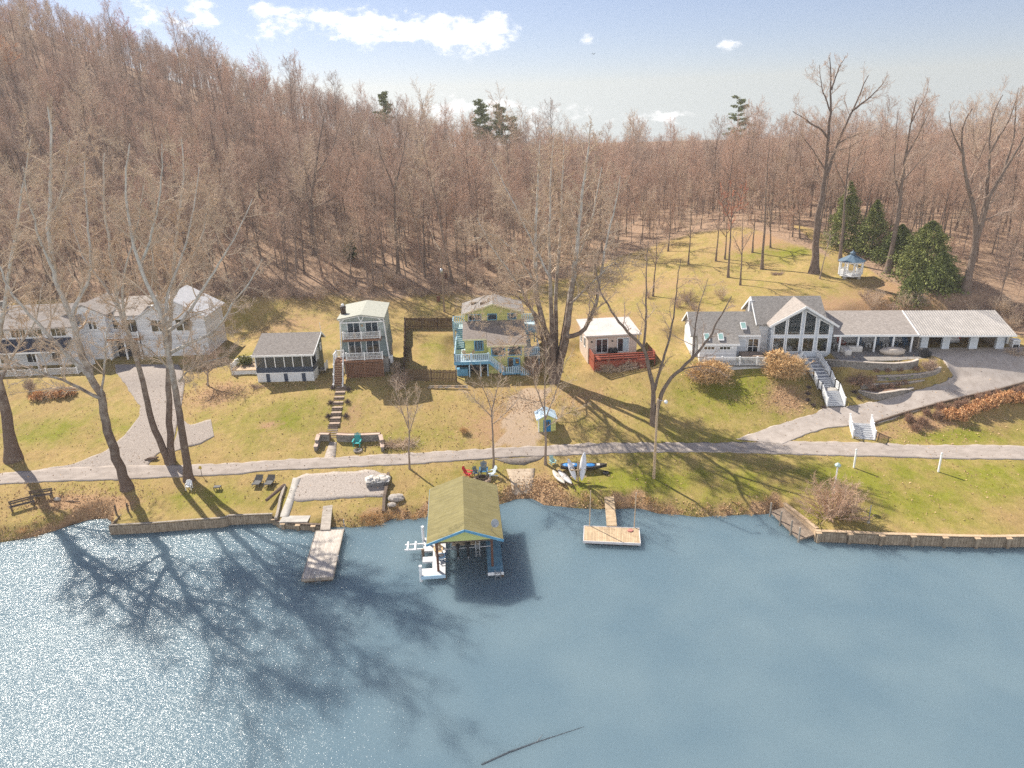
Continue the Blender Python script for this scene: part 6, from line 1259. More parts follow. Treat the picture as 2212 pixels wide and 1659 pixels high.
# gravel pad edging, tarp boat
def timber(label, reg, pts, w, h, mat=None, name='timber_edge'):
    P = [W3(reg, *p) for p in pts]; c = P[0]; mb = MB()
    for a, b_ in zip(P[:-1], P[1:]): mb.beam(a-c+np.array([0, 0, h*.35]), b_-c+np.array([0, 0, h*.35]), w, h)
    return solo(mb, name, mat or m_woodd, label, 'timber', loc=tuple(c))
timber('brown timber edging at the right side of the gravel pad', 'H', [(1645,560),(1625,700),(1605,800),(1600,930)], .3, .45)
timber('pale timber edging at the left side of the old concrete ramp', 'H', [(655,665),(610,810),(580,960),(570,1000)], .25, .35, m_wood)
solo(MB().tube([(0, 0, .18), (-.9, -3.2, .18)], [.2, .16], 8), 'log', m_syc, 'pale log lying along the left edge of the concrete ramp', 'log', loc=tuple(W3('H', 650, 670)))
for zx, zy, s_, lb in ((1720, 790, .9, 'grey boulder beside the timber edging of the gravel pad'), (1680, 855, .5, 'smaller stone in the leaves below the grey boulder')):
    solo(MB().lump((0, 0, .15), (s_, s_*.7, s_*.45), int(zx), 10, 7, .12), 'boulder', m_rock, lb, 'stone', loc=tuple(W3('H', zx, zy)))
tb = thing('tarped_boat', 'small boat heaped with crumpled pale tarps on the gravel pad', 'boat', W3('H', 1545, 640), 8)
MB().prismx([(-.55, 0), (.55, 0), (.75, .5), (-.75, .5)], -1.2, 1.2).build('hull', m_metal, tb); t_ = MB()
for i in range(7): t_.lump((-.9+.3*i, .1*math.sin(i*2), .55+.1*math.sin(i*1.7)), (.45, .6, .25), 60+i, 9, 6, .3)
t_.build('tarp', M('cream_tarp', (.45,.42,.38), (.68,.64,.58), 3, .7), tb)
m_k1 = paint('white_kayak_plastic', (.72,.72,.73)); m_k2 = paint('sand_kayak_plastic', (.55,.50,.42))
def kayak(name, label, loc, L, Wd, mat, rot, cock=True):
    o = thing(name, label, 'kayak', loc); o.rotation_euler = rot; v = []; n = 14; k = 10
    for i in range(n+1):
        t = i/n; w = max(.02, Wd/2*math.sin(math.pi*t)**.6); r = .05*(2*t-1)**2*4*.6
        for j in range(k): a = 2*math.pi*j/k; v.append((w*math.cos(a), L*(t-.5), .17*math.sin(a)*(math.sin(math.pi*t)**.5+.12)+r))
    f = [(i*k+j, i*k+(j+1) % k, (i+1)*k+(j+1) % k, (i+1)*k+j) for i in range(n) for j in range(k)]
    MB().add(v, f).build('hull', mat, o, True)
    if cock: MB().lathe([(.22, .15), (.24, .19), (.2, .19), (.19, .12)], (0, 0, 0), 14).build('cockpit', m_black, o); MB().bx(-.03, .8, .12, .03, 1.2, .17).build('deck_strap', m_black, o)
    return o
kayak('kayak', 'sand coloured kayak lying on the leaves nearer the boat ramp', W3('J', 462, 875)+A3((0, 0, .2)), 3.3, .78, m_k2, (0, R(8), R(18)))
kayak('kayak', 'grey kayak with open cockpit lying beside the sand coloured one', W3('J', 535, 875)+A3((0, 0, .2)), 3.5, .72, paint('grey_kayak_plastic', (.45,.43,.42)), (0, R(-10), R(20)))
rk = thing('kayak_rack', 'wooden post rack holding two white kayaks upright', 'rack', W3('J', 678, 900), 0); MB().bx(-.08, -.08, -.3, .08, .08, 2.3).build('post', m_woodt, rk)
for z in (.5, 1.3): MB().bx(-.8, -.05, z, .9, .06, z+.1).build('arm', m_woodt, rk)
b_ = W3('J', 678, 900)
kayak('kayak', 'white kayak standing tilted on the left of the wooden rack', b_+A3((-.62, .35, 1.25)), 2.5, .62, m_k1, (R(48), R(-14), R(8)))
kayak('kayak', 'taller white kayak standing on the right of the wooden rack', b_+A3((.55, .3, 1.6)), 3.1, .72, m_k1, (R(56), R(6), R(-6)), False)
bt = thing('dark_rowboat', 'long dark boat with blue painted deck behind the kayak rack', 'boat', W3('J', 740, 775)+A3((0, 0, .15)), -4); v = []; n = 12; prof = [(-1, .45), (-.7, .05), (0, 0), (.7, .05), (1, .45)]
for i in range(n+1):
    t = i/n; w = .62*(min(1, 4*t+.55) if t < .2 else 1)*max(.03, 1-max(0, (t-.55)/.45)**2); r = .22*max(0, (t-.6)/.4)**2
    for a, c in prof: v.append((5*(t-.5), a*w, c+r+(.04 if abs(a) < 1 else 0)))
f = [(i*5+j, i*5+j+1, (i+1)*5+j+1, (i+1)*5+j) for i in range(n) for j in range(4)]+[(i*5+4, i*5, (i+1)*5, (i+1)*5+4) for i in range(n)]+[(0, 1, 2, 3, 4)]
MB().add(v, f).build('hull', M('dark_hull', (.02,.018,.017), (.05,.045,.04), 3, .4), bt)
for x0, x1, w in ((-2.3, -.4, .5), (.15, 1.3, .4)): MB().lump(((x0+x1)/2, 0, .46), ((x1-x0)/2, w, .07), 4, 14, 5, .03).build('deck_pad', paint('bright_blue_deck', (.03,.20,.50)), bt, True)
MB().lump((-1.3, 0, .52), (.45, .2, .05), 5, 12, 5, .03).build('deck_stripe', m_k1, bt, True); MB().bx(1.4, -.25, .47, 1.75, .25, .56).build('bow_pad', m_k2, bt)
solo(MB().lathe([(.2, 0), (.34, .05), (.34, .2), (.2, .22), (.18, .1)], (0, 0, 0), 14), 'old_tyre', m_black, 'dark tyre lying in the grass right of the kayaks', 'tyre', loc=tuple(W3('J', 985, 815)))
# small shed
sh = thing('garden_shed', 'tiny yellow green shed with blue door and pale blue roof', 'shed', (2.95, 76.3, 3.05), 4)
MB().bx(0, 0, -.3, 2.05, 2.2, 1.72).prism([(0, 1.72), (2.05, 1.72), (1.02, 2.25)], 0, 2.2).build('wall', m_yel, sh)
gable_y(-.22, 2.27, -.25, 2.45, 1.7, 2.38, .08).build('roof', M('pale_blue_roof', (.45,.60,.70), (.58,.71,.79), 1.5, .5), sh)
d = MB().bx(.6, -.05, 0, 1.45, .01, 1.6).build('door', paint('cobalt_blue_paint', (.02,.19,.42)), sh); MB().bx(.76, -.07, .9, .98, -.051, 1.4).bx(1.07, -.07, .9, 1.29, -.051, 1.4).build('pane', m_glass, d); MB().bx(-.02, -.02, -.2, .1, .1, 1.7).build('corner_board', m_trim, sh)
# lamp pole by the lake
pb_ = A3(W3('J', 1517, 865)); tp = on_y(1414, 862, pb_[1]); hh = tp[2]-pb_[2]
o = thing('lamp_pole', 'tall brown wooden pole with a lamp arm by the lake road', 'pole', pb_); MB().tube([(0, 0, -.5), (.02, 0, hh)], [.16, .10], 9).build('pole', m_woodt, o, True)
MB().tube([(0, 0, hh-.25), (.35, -.1, hh-.15), (.75, -.15, hh-.2)], .03, 6).build('arm', m_metal, o, True); MB().lathe([(.05, .2), (.16, .1), (.2, 0), (.14, -.15), (.02, -.2)], (.82, -.16, hh-.28), 12).build('lamp_head', m_white, o, True)
# utility pole behind the fence
pb_ = A3(W3('C', 675, 500)); tp = on_y(954, 537, pb_[1]); hh = tp[2]-pb_[2]
o = thing('utility_pole', 'brown utility pole with grey transformer behind the dark fence', 'pole', pb_); MB().tube([(0, 0, -.5), (0, 0, hh)], [.17, .11], 9).build('pole', M('pole_wood', (.20,.14,.10), (.32,.24,.18), 4, .9), o, True)
MB().lathe([(.02, 0), (.24, .02), (.24, .75), (.15, .82), (.02, .84)], (-.05, -.36, hh*.62), 12).build('transformer', m_metal, o, True); MB().tube([(0, 0, hh*.78), (.0, -.3, hh*.78)], .03, 5).build('bracket', m_metal, o)
e1 = on_y(920, 466, pb_[1]+26); e1 = e1-pb_; wr = MB()
for k_ in (0, .25): wr.tube([np.array([0, 0, hh-.1-k_])*(1-t)+e1*t-np.array([0, 0, 1.2*math.sin(math.pi*t)]) for t in np.linspace(0, 1, 8)], .022, 4)
wr.build('wire', M('pale_wire', (.45,.38,.28), (.55,.48,.36), 2, .6), o)
for zx, zy, lb in ((700, 130, 'rusty barrel on the slope to the right of the utility pole'), (612, 385, 'rusty barrel just left of the utility pole')):
    solo(MB().lathe([(.32, 0), (.34, .4), (.32, .9), (.28, .92)], (0, 0, 0), 12), 'barrel', M('rust', (.10,.04,.025), (.2,.085,.05), 4, .9), lb, 'barrel', loc=tuple(W3('C', zx, zy)))
# posts on the right lawn
for zx, zy, lb in ((838, 412, 'slim white post on the lawn below the lower stairs'), (1520, 445, 'slim white post on the open lawn at the right')):
    o = thing('lawn_post', lb, 'post', W3('K', zx, zy)); MB().bx(-.07, -.07, -.2, .07, .07, 2.0).build('post', m_white, o); MB().lathe([(.1, 2.0), (.11, 2.12), (.06, 2.2)], (0, 0, 0), 8).build('finial', m_white, o)
b_ = A3((31.6, 62.2, tz(31.6, 62.2))); o = thing('lamp_post', 'lamp post with pale green glass head rising behind the round bush', 'lamp post', b_); tp = on_y(*zp('K', 675, 400), b_[1]); hh = tp[2]-b_[2]
MB().lathe([(.09, -.2), (.07, hh-.2), (.05, hh)], (0, 0, 0), 8).build('post', m_white, o); MB().lathe([(.12, hh-.1), (.28, hh), (.3, hh+.15), (.12, hh+.32), (.02, hh+.36)], (0, 0, 0), 10).build('lamp_head', M('green_glass', (.35,.5,.46), (.5,.62,.58), 4, .2), o)
o = thing('water_tap', 'small grey standpipe on the lawn right of the round bush', 'standpipe', W3('K', 955, 860)); MB().lathe([(.07, -.1), (.05, 1.9)], (0, 0, 0), 8).build('pipe', m_metal, o); MB().bx(-.12, -.1, .05, .12, .1, .2).build('base', m_conc, o)
# gazebo
gz_ = A3((55.1, 113.5, 12.5)); g_ = thing('gazebo', 'white octagonal gazebo with blue roof on the upper lawn', 'gazebo', gz_, 12); n8 = 8; ro = 1.75
oc = [(ro*math.cos(R(22.5+45*i)), ro*math.sin(R(22.5+45*i))) for i in range(8)]
MB().slab([(x, y, .55) for x, y in oc], .16).build('floor', m_white, g_)
for i, (x, y) in enumerate(oc):
    MB().bx(x-.09, y-.09, .55, x+.09, y+.09, 2.75).build('post', m_white, g_); x2, y2 = oc[(i+1) % 8]; MB().beam((x, y, 2.62), (x2, y2, 2.62), .08, .3).build('frieze', m_white, g_)
    if i != 0: rail(g_, (x, y, .55), (x2, y2, .55), m_white, .85, .17, .06, 9, ends=(False, False), cap=0, bw=.08)
    if i % 2 == 0: MB().bx(x*.85-.2, y*.85-.2, -.3, x*.85+.2, y*.85+.2, .39).build('block', m_conc, g_)
rf = MB(); pts_ = [(x*1.22, y*1.22, 2.75) for x, y in oc]; pk = [(x*.22, y*.22, 3.7) for x, y in oc]; rf.add(pts_+pk, [(i, (i+1) % 8, 8+(i+1) % 8, 8+i) for i in range(8)]+[tuple(range(8))[::-1], tuple(range(8, 16))]); rf.build('roof', M('slate_blue_roof', (.06,.11,.16), (.11,.17,.23), 3, .6), g_)
MB().lathe([(.36, 3.7), (.36, 3.95), (.48, 3.96), (.05, 4.35), (.04, 4.5)], (0, 0, 0), 8).build('cupola', MATS['slate_blue_roof'], g_)
# stairs in front of the glass gable, stairs by the road
ls = thing('front_stairs', 'long white railed stairs from the glass gable down to the driveway', 'stairs', (39.1, 79.75, 4.1), 0)
z1 = HG[2]-.15-4.1; m_tread = M('grey_stair_boards', (.30,.31,.33), (.42,.43,.45), 3, .7)
stair(ls, -1.0, 1.0, 9.6, z1, 4.4, z1-1.35, 7, m_tread, 'upper_walk', rmat=m_trim); stair(ls, -.97, 1.03, 4.4, z1-1.35, 2.9, z1-2.15, 5, m_tread, 'middle_steps', rmat=m_trim)
MB().bx(-.95, 1.75, z1-2.2, 1.05, 2.88, z1-2.13).build('landing', m_conc, ls); stair(ls, -.95, 1.05, 1.75, z1-2.13, -.15, 0.02, 9, m_tread, 'lower_steps', rmat=m_trim)
for x in (-1.05, 1.08):
    for (ya, za), (yb, zb) in zip([(9.6, z1), (4.4, z1-1.35), (2.9, z1-2.15), (1.75, z1-2.15)], [(4.4, z1-1.35), (2.9, z1-2.15), (1.75, z1-2.15), (-.15, .05)]): rail(ls, (x, ya, za), (x, yb, zb), m_trim, .95, .15, .13, 1.7)
s2 = thing('road_stairs', 'short white railed stairs from the road to the driveway', 'stairs', (39.75, 73.35, 2.5), -14)
stair(s2, -1.1, 1.1, 2.5, 1.0, 0, .08, 7, m_tread, 'steps', rmat=m_trim)
for x in (-1.15, 1.15): rail(s2, (x, 2.5, 1.0), (x, 0, .1), m_trim, .95, .15, .13, 1.3)
# driveway edge wall and terrace walls
def strip_wall(name, label, reg, pts, h0, h1, mat, capm, bed=None, beddepth=1.3, step=.7, w=.3, cat='wall'):
    P = resample(np.array([W3(reg, *p) for p in pts]), step); c = P[0].copy(); n = len(P); o = thing(name, label, cat, c); a_, b_, d_ = MB(), MB(), MB(); P = P-c
    hs = [h0+(h1-h0)*i/(n-1) if not callable(h0) else h0(i/(n-1)) for i in range(n)]
    for i in range(n-1):
        p, q, hp, hq = P[i], P[i+1], hs[i], hs[i+1]; nrm = np.array([-(q-p)[1], (q-p)[0], 0]); nrm /= np.linalg.norm(nrm)+1e-9; nrm = nrm if nrm[1] > 0 else -nrm
        def blk(mb, o0, o1, z0p, z0q, z1p, z1q):
            v = [p+nrm*o0+[0, 0, z0p], q+nrm*o0+[0, 0, z0q], q+nrm*o1+[0, 0, z0q], p+nrm*o1+[0, 0, z0p], p+nrm*o0+[0, 0, z1p], q+nrm*o0+[0, 0, z1q], q+nrm*o1+[0, 0, z1q], p+nrm*o1+[0, 0, z1p]]
            mb.add(v, [(0,3,2,1),(4,5,6,7),(0,1,5,4),(1,2,6,5),(2,3,7,6),(3,0,4,7)])
        blk(a_, 0, w, -.5, -.5, hp, hq)
        if capm: blk(b_, -.04, w+.04, hp+.002, hq+.002, hp+.08, hq+.08)
        if bed: blk(d_, w+.045, w+beddepth, -.6, -.6, hp-.02, hq-.02)
    a_.build('blocks', mat, o)
    if capm: b_.build('cap', capm, o)
    if bed: d_.build('planting_bed', bed, o)
    return o
strip_wall('terrace_wall', 'curved stone wall holding up the patio of the long house', 'F', [(90,890),(290,905),(430,915),(560,925),(800,935),(1000,920),(1080,890)], .95, .9, m_stone, m_cap, None)
strip_wall('terrace_wall', 'long grey stone wall of the upper planting bed below the patio', 'F', [(640,1045),(900,1035),(1120,1015),(1260,985),(1325,945)], .62, .55, m_stone, m_cap, m_mulch, 1.4)
strip_wall('terrace_wall', 'tapering grey stone wall of the middle planting bed', 'F', [(470,1130),(700,1115),(950,1085),(1150,1045)], .6, .12, m_stone, m_cap, m_mulch, 1.0)
strip_wall('terrace_wall', 'lowest bulging grey stone wall above the driveway', 'F', [(440,1160),(520,1215),(640,1250),(800,1230),(940,1180),(1035,1135)], lambda t: .2+.65*math.sin(math.pi*min(1, t*1.1))**.7, 0, m_stone, m_cap, m_mulch, 1.1)
strip_wall('drive_edge_wall', 'low dark timber wall along the lower edge of the driveway', 'F', [(600,1515),(690,1480),(930,1402),(1250,1312),(1600,1225),(1950,1150),(2212,1078),(2350,1040)], .28, .3, m_woodd, None, None, w=.2)
for pts, lb in (([(985,235),(1030,235),(1078,238)], 'short stone retaining wall left of the garden steps'), ([(1150,238),(1250,245),(1400,243),(1565,235)], 'long stone retaining wall behind the teal chair')):
    strip_wall('garden_wall', lb, 'H', pts, .85, .85, m_stone, M('pinkish_cap_stone', (.46,.34,.27), (.56,.43,.35), 2, .9), m_mulch, .5)
for pts, lb in (([(985,230),(965,290),(950,330)], 'stepped stone end wall at the far left of the garden steps'), ([(1572,235),(1585,290),(1590,335)], 'stone end wall beside the bank of brush')):
    P = [W3('H', *p) for p in pts]; o = thing('end_wall', lb, 'wall', P[0]); mb = MB(); cp = MB()
    for i, (a, b_) in enumerate(zip(P[:-1], P[1:])):
        h = .8-.3*i; mb.beam(a-P[0]+A3((0, 0, h/2-.2)), b_-P[0]+A3((0, 0, h/2-.2)), .35, h+.4); cp.beam(a-P[0]+A3((0, 0, h+.04)), b_-P[0]+A3((0, 0, h+.04)), .45, .08)
    mb.build('blocks', m_stone, o); cp.build('cap', MATS['pinkish_cap_stone'], o)
# garden steps of the green house
gs_ = thing('garden_steps', 'long flight of timber edged garden steps below the green house', 'steps', (-22.3, 87.6, 5.4), 0); m_pav = M('brown_pavers', (.30,.22,.165), (.42,.325,.25), 4, .9, .2)
top_, bot_ = A3(W3('B', 1385, 1140)), A3(W3('B', 1300, 1600)); N_ = 8
for i in range(N_):
    t0, t1 = i/N_, (i+1)/N_; a = top_+(bot_-top_)*t0; b_ = top_+(bot_-top_)*t1; z = max(a[2], tz(a[0], a[1]-.4))-5.4+.06; ox, oy = a[0]+22.3, a[1]-87.6; oy2 = b_[1]-87.6
    MB().bx(ox-.62, oy2+.45, z-.35, ox+.62, oy, z).bx(ox-.66, oy2+.36, z-.45, ox+.66, oy2+.449, z+.02, 1).bx(ox-.64, oy2+.18, z-.6, ox+.64, oy2+.359, z-.14).bx(ox-.66, oy2+.1, z-.7, ox+.66, oy2+.179, z-.12, 1).build('step', [m_pav, m_woodd], gs_)
fl = MB(); a = A3(W3('H', 1115, 75)); b_ = A3(W3('H', 1112, 245))
for i in range(8): t = i/8; p = a+(b_-a)*t; z = 3.55-(3.55-2.7)*(i+1)/8; fl.bx(p[0]-.6, p[1]-.4, 2.2, p[0]+.6, p[1]-.02, z)
solo(fl, 'lower_steps', M('dark_step_stone', (.17,.13,.11), (.27,.215,.18), 4, .9), 'narrow stone steps through the retaining wall to the paver path', 'steps')
# fences
m_fen = M('dark_fence_boards', (.10,.055,.035), (.17,.10,.065), 3, .85, .3, tex='brick', tkw=dict(w=.17, h=8, mortar=.03, dark=.35, axis='xz', off=0)); m_fenl = M('brown_fence_boards', (.17,.11,.06), (.26,.175,.105), 3, .85, .3, tex='brick', tkw=dict(w=.17, h=8, mortar=.03, dark=.4, axis='xz', off=0))
def fence(label, a, b_, h, mat):
    a, b_ = A3(a), A3(b_); d = b_-a; L = np.linalg.norm(d[:2]); yaw = math.degrees(math.atan2(d[1], d[0])); o = thing('board_fence', label, 'fence', (a[0], a[1], a[2]), yaw); bd, rl = MB(), MB(); n = int(L/.19)
    gr = lambda s: tz(a[0]+d[0]*s/L, a[1]+d[1]*s/L)-a[2]
    for i in range(n): s = L*i/n; z = gr(s); bd.bx(s, -.03+.012*(i % 2), z-.05, s+.165, 0.012*(i % 2), z+h+.04*math.sin(i*1.7))
    for s in np.arange(0, L, 2.4):
        for zz in (.35, h-.35): rl.beam((s, .05, gr(s)+zz), (min(L, s+2.4), .05, gr(min(L, s+2.4))+zz), .06, .1)
    bd.build('boards', mat, o); rl.build('rails', m_woodd, o)
    for s in np.linspace(0, L, max(2, int(L/2.4)+1)): MB().bx(s-.06, .02, gr(s)-.3, s+.06, .14, gr(s)+h+.1).build('post', m_woodd, o)
    return o
fence('dark board fence closing the back of the small yard', (-16.6,108.9,7.2), (-9.0,108.2,7.1), 1.75, m_fen); fence('dark board fence along the left side of the small yard', (-14.2,89.0,5.6), (-16.6,108.8,7.2), 1.7, m_fen); fence('sunlit brown board fence at the front of the small yard', (-14.1,88.9,5.6), (-7.3,88.3,5.35), 1.6, m_fenl)
lp = thing('log_stack', 'long low stack of split logs in front of the brown fence', 'log pile', W3('C', 520, 1350), -3)
for i in range(9): MB().tube([(.55*i-.3, .1*math.sin(i), .12), (.55*i+.5, .1*math.cos(i*2), .14)], .1, 7).tube([(.55*i-.1, .15, .3), (.55*i+.5, .12, .32)], .08, 7).build('log', m_woodt if i % 2 else m_wood, lp)
# covered furniture, grill, car, cooler
m_cov = M('tan_cover_cloth', (.44,.37,.30), (.60,.53,.45), 2, .8, .2); PZ = 8.04
def cover(name, label, lx, ly, parts, mat=None, yaw=0):
    x, y = lf(HG[0], HG[1], HG[3], (lx, ly)); o = thing(name, label, 'covered furniture', (x, y, PZ), HG[3]+yaw)
    for i, (kind, a) in enumerate(parts):
        mb = MB()
        if kind == 'l': mb.lump(*a)
        else: mb.bx(*a)
        ob = mb.build('cover', mat or m_cov, o, kind == 'l')
        if kind == 'b':
            bv = ob.modifiers.new('soft', 'BEVEL'); bv.width = .14; bv.segments = 3
    return o
cover('covered_sofa', 'corner sofa under pale covers on the shaded part of the patio', 9.6, -.4, [('b', (-.5, -1.2, 0, .35, 1.0, .75)), ('b', (.36, .2, 0, 2.2, 1.0, .8))], M('pale_cover_cloth', (.50,.47,.43), (.64,.61,.57), 2, .8))
cover('covered_table', 'round table set under a crumpled tan cover in the sun', 15.1, -.9, [('l', ((0, 0, .4), (1.5, .85, .55), 8, 16, 8, .08)), ('l', ((.9, .1, .35), (.9, .7, .5), 9, 12, 7, .1))])
cover('covered_grill', 'black covered grill beside the bare bush at the end of the patio', 18.6, -2.0, [('b', (-.5, -.4, 0, .4, .35, 1.15)), ('l', ((.6, .1, .35), (.4, .4, .4), 5, 9, 6, .2))], m_black)
def car():
    x, y = lf(HG[0], HG[1], HG[3], (24.55, 3.2)); o = thing('white_suv', 'white car parked tail out in the middle bay of the carport', 'car', (x, y, PZ), HG[3])
    pr = [(0, .35), (0, .95), (.12, 1.05), (.35, 1.6), (.9, 1.72), (2.6, 1.68), (3.4, 1.12), (4.5, .98), (4.65, .7), (4.65, .35)]
    b = MB().prismx(pr, -.95, .95); ob = b.build('body', M('pearl_white_paint', (.62,.58,.58), (.7,.66,.66), 1, .25, spec=.6), o); bv = ob.modifiers.new('round', 'BEVEL'); bv.width = .12; bv.segments = 3; bv.limit_method = 'ANGLE'
    MB().add([(-.72, .12, 1.12), (.72, .12, 1.12), (.64, .3, 1.55), (-.64, .3, 1.55)], [(0, 1, 2, 3)]).build('rear_window', m_glass, o).location = (0, -.012, .012)
    for s in (-1, 1):
        MB().bx(s*.86-.09, -.02, .85, s*.86+.09, .14, 1.12).build('tail_light', paint('tail_light_red', (.5,.01,.01)), o)
        MB().bx(s*.955-.006, .6, 1.15, s*.955+.006, 2.6, 1.55).build('side_window', m_glass, o)
        for yy in (.85, 3.7):
            wh = MB().lathe([(.18, -.11), (.34, -.11), (.34, .11), (.18, .11)], (0, 0, 0), 16).build('wheel', m_black, o); wh.rotation_euler = (0, R(90), 0); wh.location = (s*.86, yy, .34)
    MB().bx(-.9, -.05, .35, .9, .02, .6).build('bumper', m_metal, o); MB().bx(-.26, -.03, .78, .26, -.0, .92).build('number_plate', m_white, o)
car()
x, y = lf(HG[0], HG[1], HG[3], (31.9, 2.3)); o = thing('air_unit', 'white boxy air unit standing right of the carport', 'air unit', (x, y, PZ), HG[3]); MB().bx(-.45, -.4, 0, .45, .4, 1.05).build('housing', m_white, o)
for i in range(4): MB().bx(-.38, -.42, .52+.12*i, .38, -.401, .58+.12*i).build('louver', m_metal, o)
MB().bx(-.35, -.42, .05, .35, -.401, .42).build('grille', m_black, o)
# shrubs
grow_ = dict()
PMP = [bush_mesh(301, 2.6, 1.7, 2.5, 760, m_pampas, .075, m_pampas, 7000, ang=(3, 62), cnt=(4, 3), minr=.012, up=.03, droop=.22, r0=.024, lasp=7), bush_mesh(302, 2.5, 1.7, 2.5, 760, m_pampas, .075, m_pampas, 7000, ang=(3, 60), cnt=(4, 3), minr=.012, up=.03, droop=.24, r0=.024, lasp=7)]
bush('ornamental_grass', PMP[0], W3('E', 470, 1080), 'big straw coloured grass clump at the left end of the white deck', cat='ornamental grass'); bush('ornamental_grass', PMP[1], W3('E', 1310, 1030), 'big straw coloured grass clump left of the front stairs', cat='ornamental grass')
bush('ornamental_grass', bush_mesh(303, 1.0, .9, 2.3, 260, m_pampas, .3, m_pampas, 1500, ang=(2, 40), cnt=(4, 3), minr=.012, up=.05, droop=.1), W3('E', 1190, 960), 'narrow tall straw grass tuft against the deck railing', cat='ornamental grass')
BRN = bush_mesh(311, .72, .7, 1.05, 90, m_brownb, ang=(4, 78), cnt=(7, 5), minr=.009)
for zx, zy, s_ in [(985,1470,1.0),(1130,1510,1.1),(1055,1570,.95),(1170,1400,.75),(1285,1440,1.0),(1320,1350,.95),(1420,1350,.85),(1505,1320,.9),(1590,1310,.95),(1725,1250,.95),(1820,1225,.9),(1915,1200,.8),(2110,1190,1.0),(2185,1160,.95)]:
    bush('round_shrub', BRN, W3('F', zx, zy), 'round brown leafless shrub in the row below the driveway wall', 'round brown shrubs below the driveway wall', zx % 360, s_*1.05)
ORG = bush_mesh(312, .95, .85, 1.1, 60, m_brownb, .13, m_leafo, 2400, ang=(5, 75), cnt=(6, 5), minr=.008)
for zx, zy, s_ in [(1410,1440,1.0),(1510,1450,1.1),(1640,1390,1.0),(1745,1340,1.0),(1850,1310,1.05),(1960,1270,1.1),(2065,1250,1.0),(2205,1270,1.0)]:
    bush('orange_shrub', ORG, W3('F', zx, zy), 'orange leaved shrub of the hedge below the driveway wall', 'orange shrubs of the driveway hedge', zx % 360, s_)
bush('weeping_shrub', bush_mesh(313, 2.0, 1.4, 1.5, 120, m_brownb, ang=(5, 70), cnt=(8, 6), minr=.009, up=.0, droop=.25, r0=.022), W3('F', 470, 1070), 'wide weeping reddish shrub beside the terrace walls')
bush('bare_bush', bush_mesh(314, 1.2, 1.0, 1.5, 70, m_twig, ang=(5, 65), cnt=(8, 6), minr=.008), W3('F', 1190, 920), 'bare grey bush at the right end of the patio')
LOW = bush_mesh(315, .55, .5, .6, 60, m_brownb, ang=(5, 80), cnt=(6, 4), minr=.008)
for zx, zy in [(650,985),(765,980),(890,975),(1080,965)]: bush('low_shrub', LOW, W3('F', zx, zy)+A3((0, .4, .35)), 'low brown shrub in the upper planting bed', 'low shrubs in the upper planting bed', zx)
for zx, zy in [(620,1180),(715,1160),(800,1150),(880,1135),(960,1120)]: bush('low_shrub', LOW, W3('F', zx, zy)+A3((0, .5, .4)), 'low brown shrub in the lowest planting bed', 'low shrubs in the lowest planting bed', zx)
YG = bush_mesh(316, .35, .35, .35, 14, m_stem, .13, M('lime_leaves', (.22,.26,.04), (.40,.42,.10), 3, .7), 260)
for zx, zy in [(750,1060),(880,1050),(990,1040)]: bush('lime_plant', YG, W3('F', zx, zy)+A3((0, .4, .3)), 'small lime green plant in the middle planting bed', 'lime green plants in the middle bed', zx, cat='plant')
DK = bush_mesh(317, .42, .4, .5, 45, M('dark_purple_twigs', (.10,.07,.07), (.19,.14,.13), 3, .9), ang=(5, 85), cnt=(6, 4), minr=.008)
for zx, zy, lb in [(1285,1165,'left'),(1460,1185,'right'),(1260,1330,'left'),(1450,1320,'right'),(1235,1480,'left'),(1430,1475,'right')]: bush('dark_plant', DK, W3('B', zx, zy), 'small dark twiggy plant on the %s hand side of the garden steps' % lb, 'dark plants beside the garden steps, %s' % lb, zx, 1.1, 'plant')
for zx, zy in [(1570,1160),(1560,1230),(1560,1300),(1625,1360),(1740,1380),(2075,1210),(2130,1275)]: bush('dark_plant', DK, W3('E', zx, zy), 'small dark plant on the mulch beside the long front stairs', 'dark plants beside the front stairs', zx, .9, 'plant')
bush('round_bush', bush_mesh(318, 3.5, 2.6, 4.2, 46, M('tan_red_twigs', (.52,.35,.24), (.68,.49,.35), 1.2, .95, spec=.1), ang=(4, 74), cnt=(12, 12), minr=.01, up=.08, r0=.05), A3((30.3, 59.3, tz(30.3, 59.3)-.1)), 'large round reddish bush at the water edge by the landing', cat='bush')
bush('leafless_bush', bush_mesh(319, 1.6, 1.3, 2.4, 90, m_twig, ang=(5, 60), cnt=(8, 6), minr=.008), W3('C', 180, 1350), 'tall leafless bush beside the corner of the brown fence', cat='bush')
bush('leafless_bush', bush_mesh(320, 1.0, 1.0, 1.7, 70, m_twigp, ang=(5, 60), cnt=(7, 6), minr=.008), W3('B', 1990, 1000), 'pale bush against the right wall of the green house', cat='bush')
bush('leafless_bush', bush_mesh(321, 1.8, 1.5, 2.6, 90, m_twig, ang=(5, 55), cnt=(8, 6), minr=.008), W3('C', 1660, 1200), 'dense leafless bush between the yellow house and the huge sycamore', cat='bush')
bush('leafless_bush', bush_mesh(322, 2.6, 1.0, 1.3, 200, m_twigp, ang=(40, 88), cnt=(7, 5), minr=.009, up=.03), W3('D', 900, 930), 'pile of cut brush heaped against the red deck', cat='brush pile')
bush('leafless_bush', bush_mesh(323, 2.2, 1.1, .8, 170, m_twigp, ang=(50, 90), cnt=(7, 5), minr=.009, up=.0), W3('H', 1750, 270), 'bank of dead brush right of the stone wall', cat='brush pile')
bush('leafless_bush', bush_mesh(324, 1.6, 1.2, .7, 80, m_twigp, ang=(50, 90), cnt=(7, 5), minr=.009, up=.0), W3('F', 2140, 745), 'heap of cut branches at the right edge of the driveway', cat='brush pile')
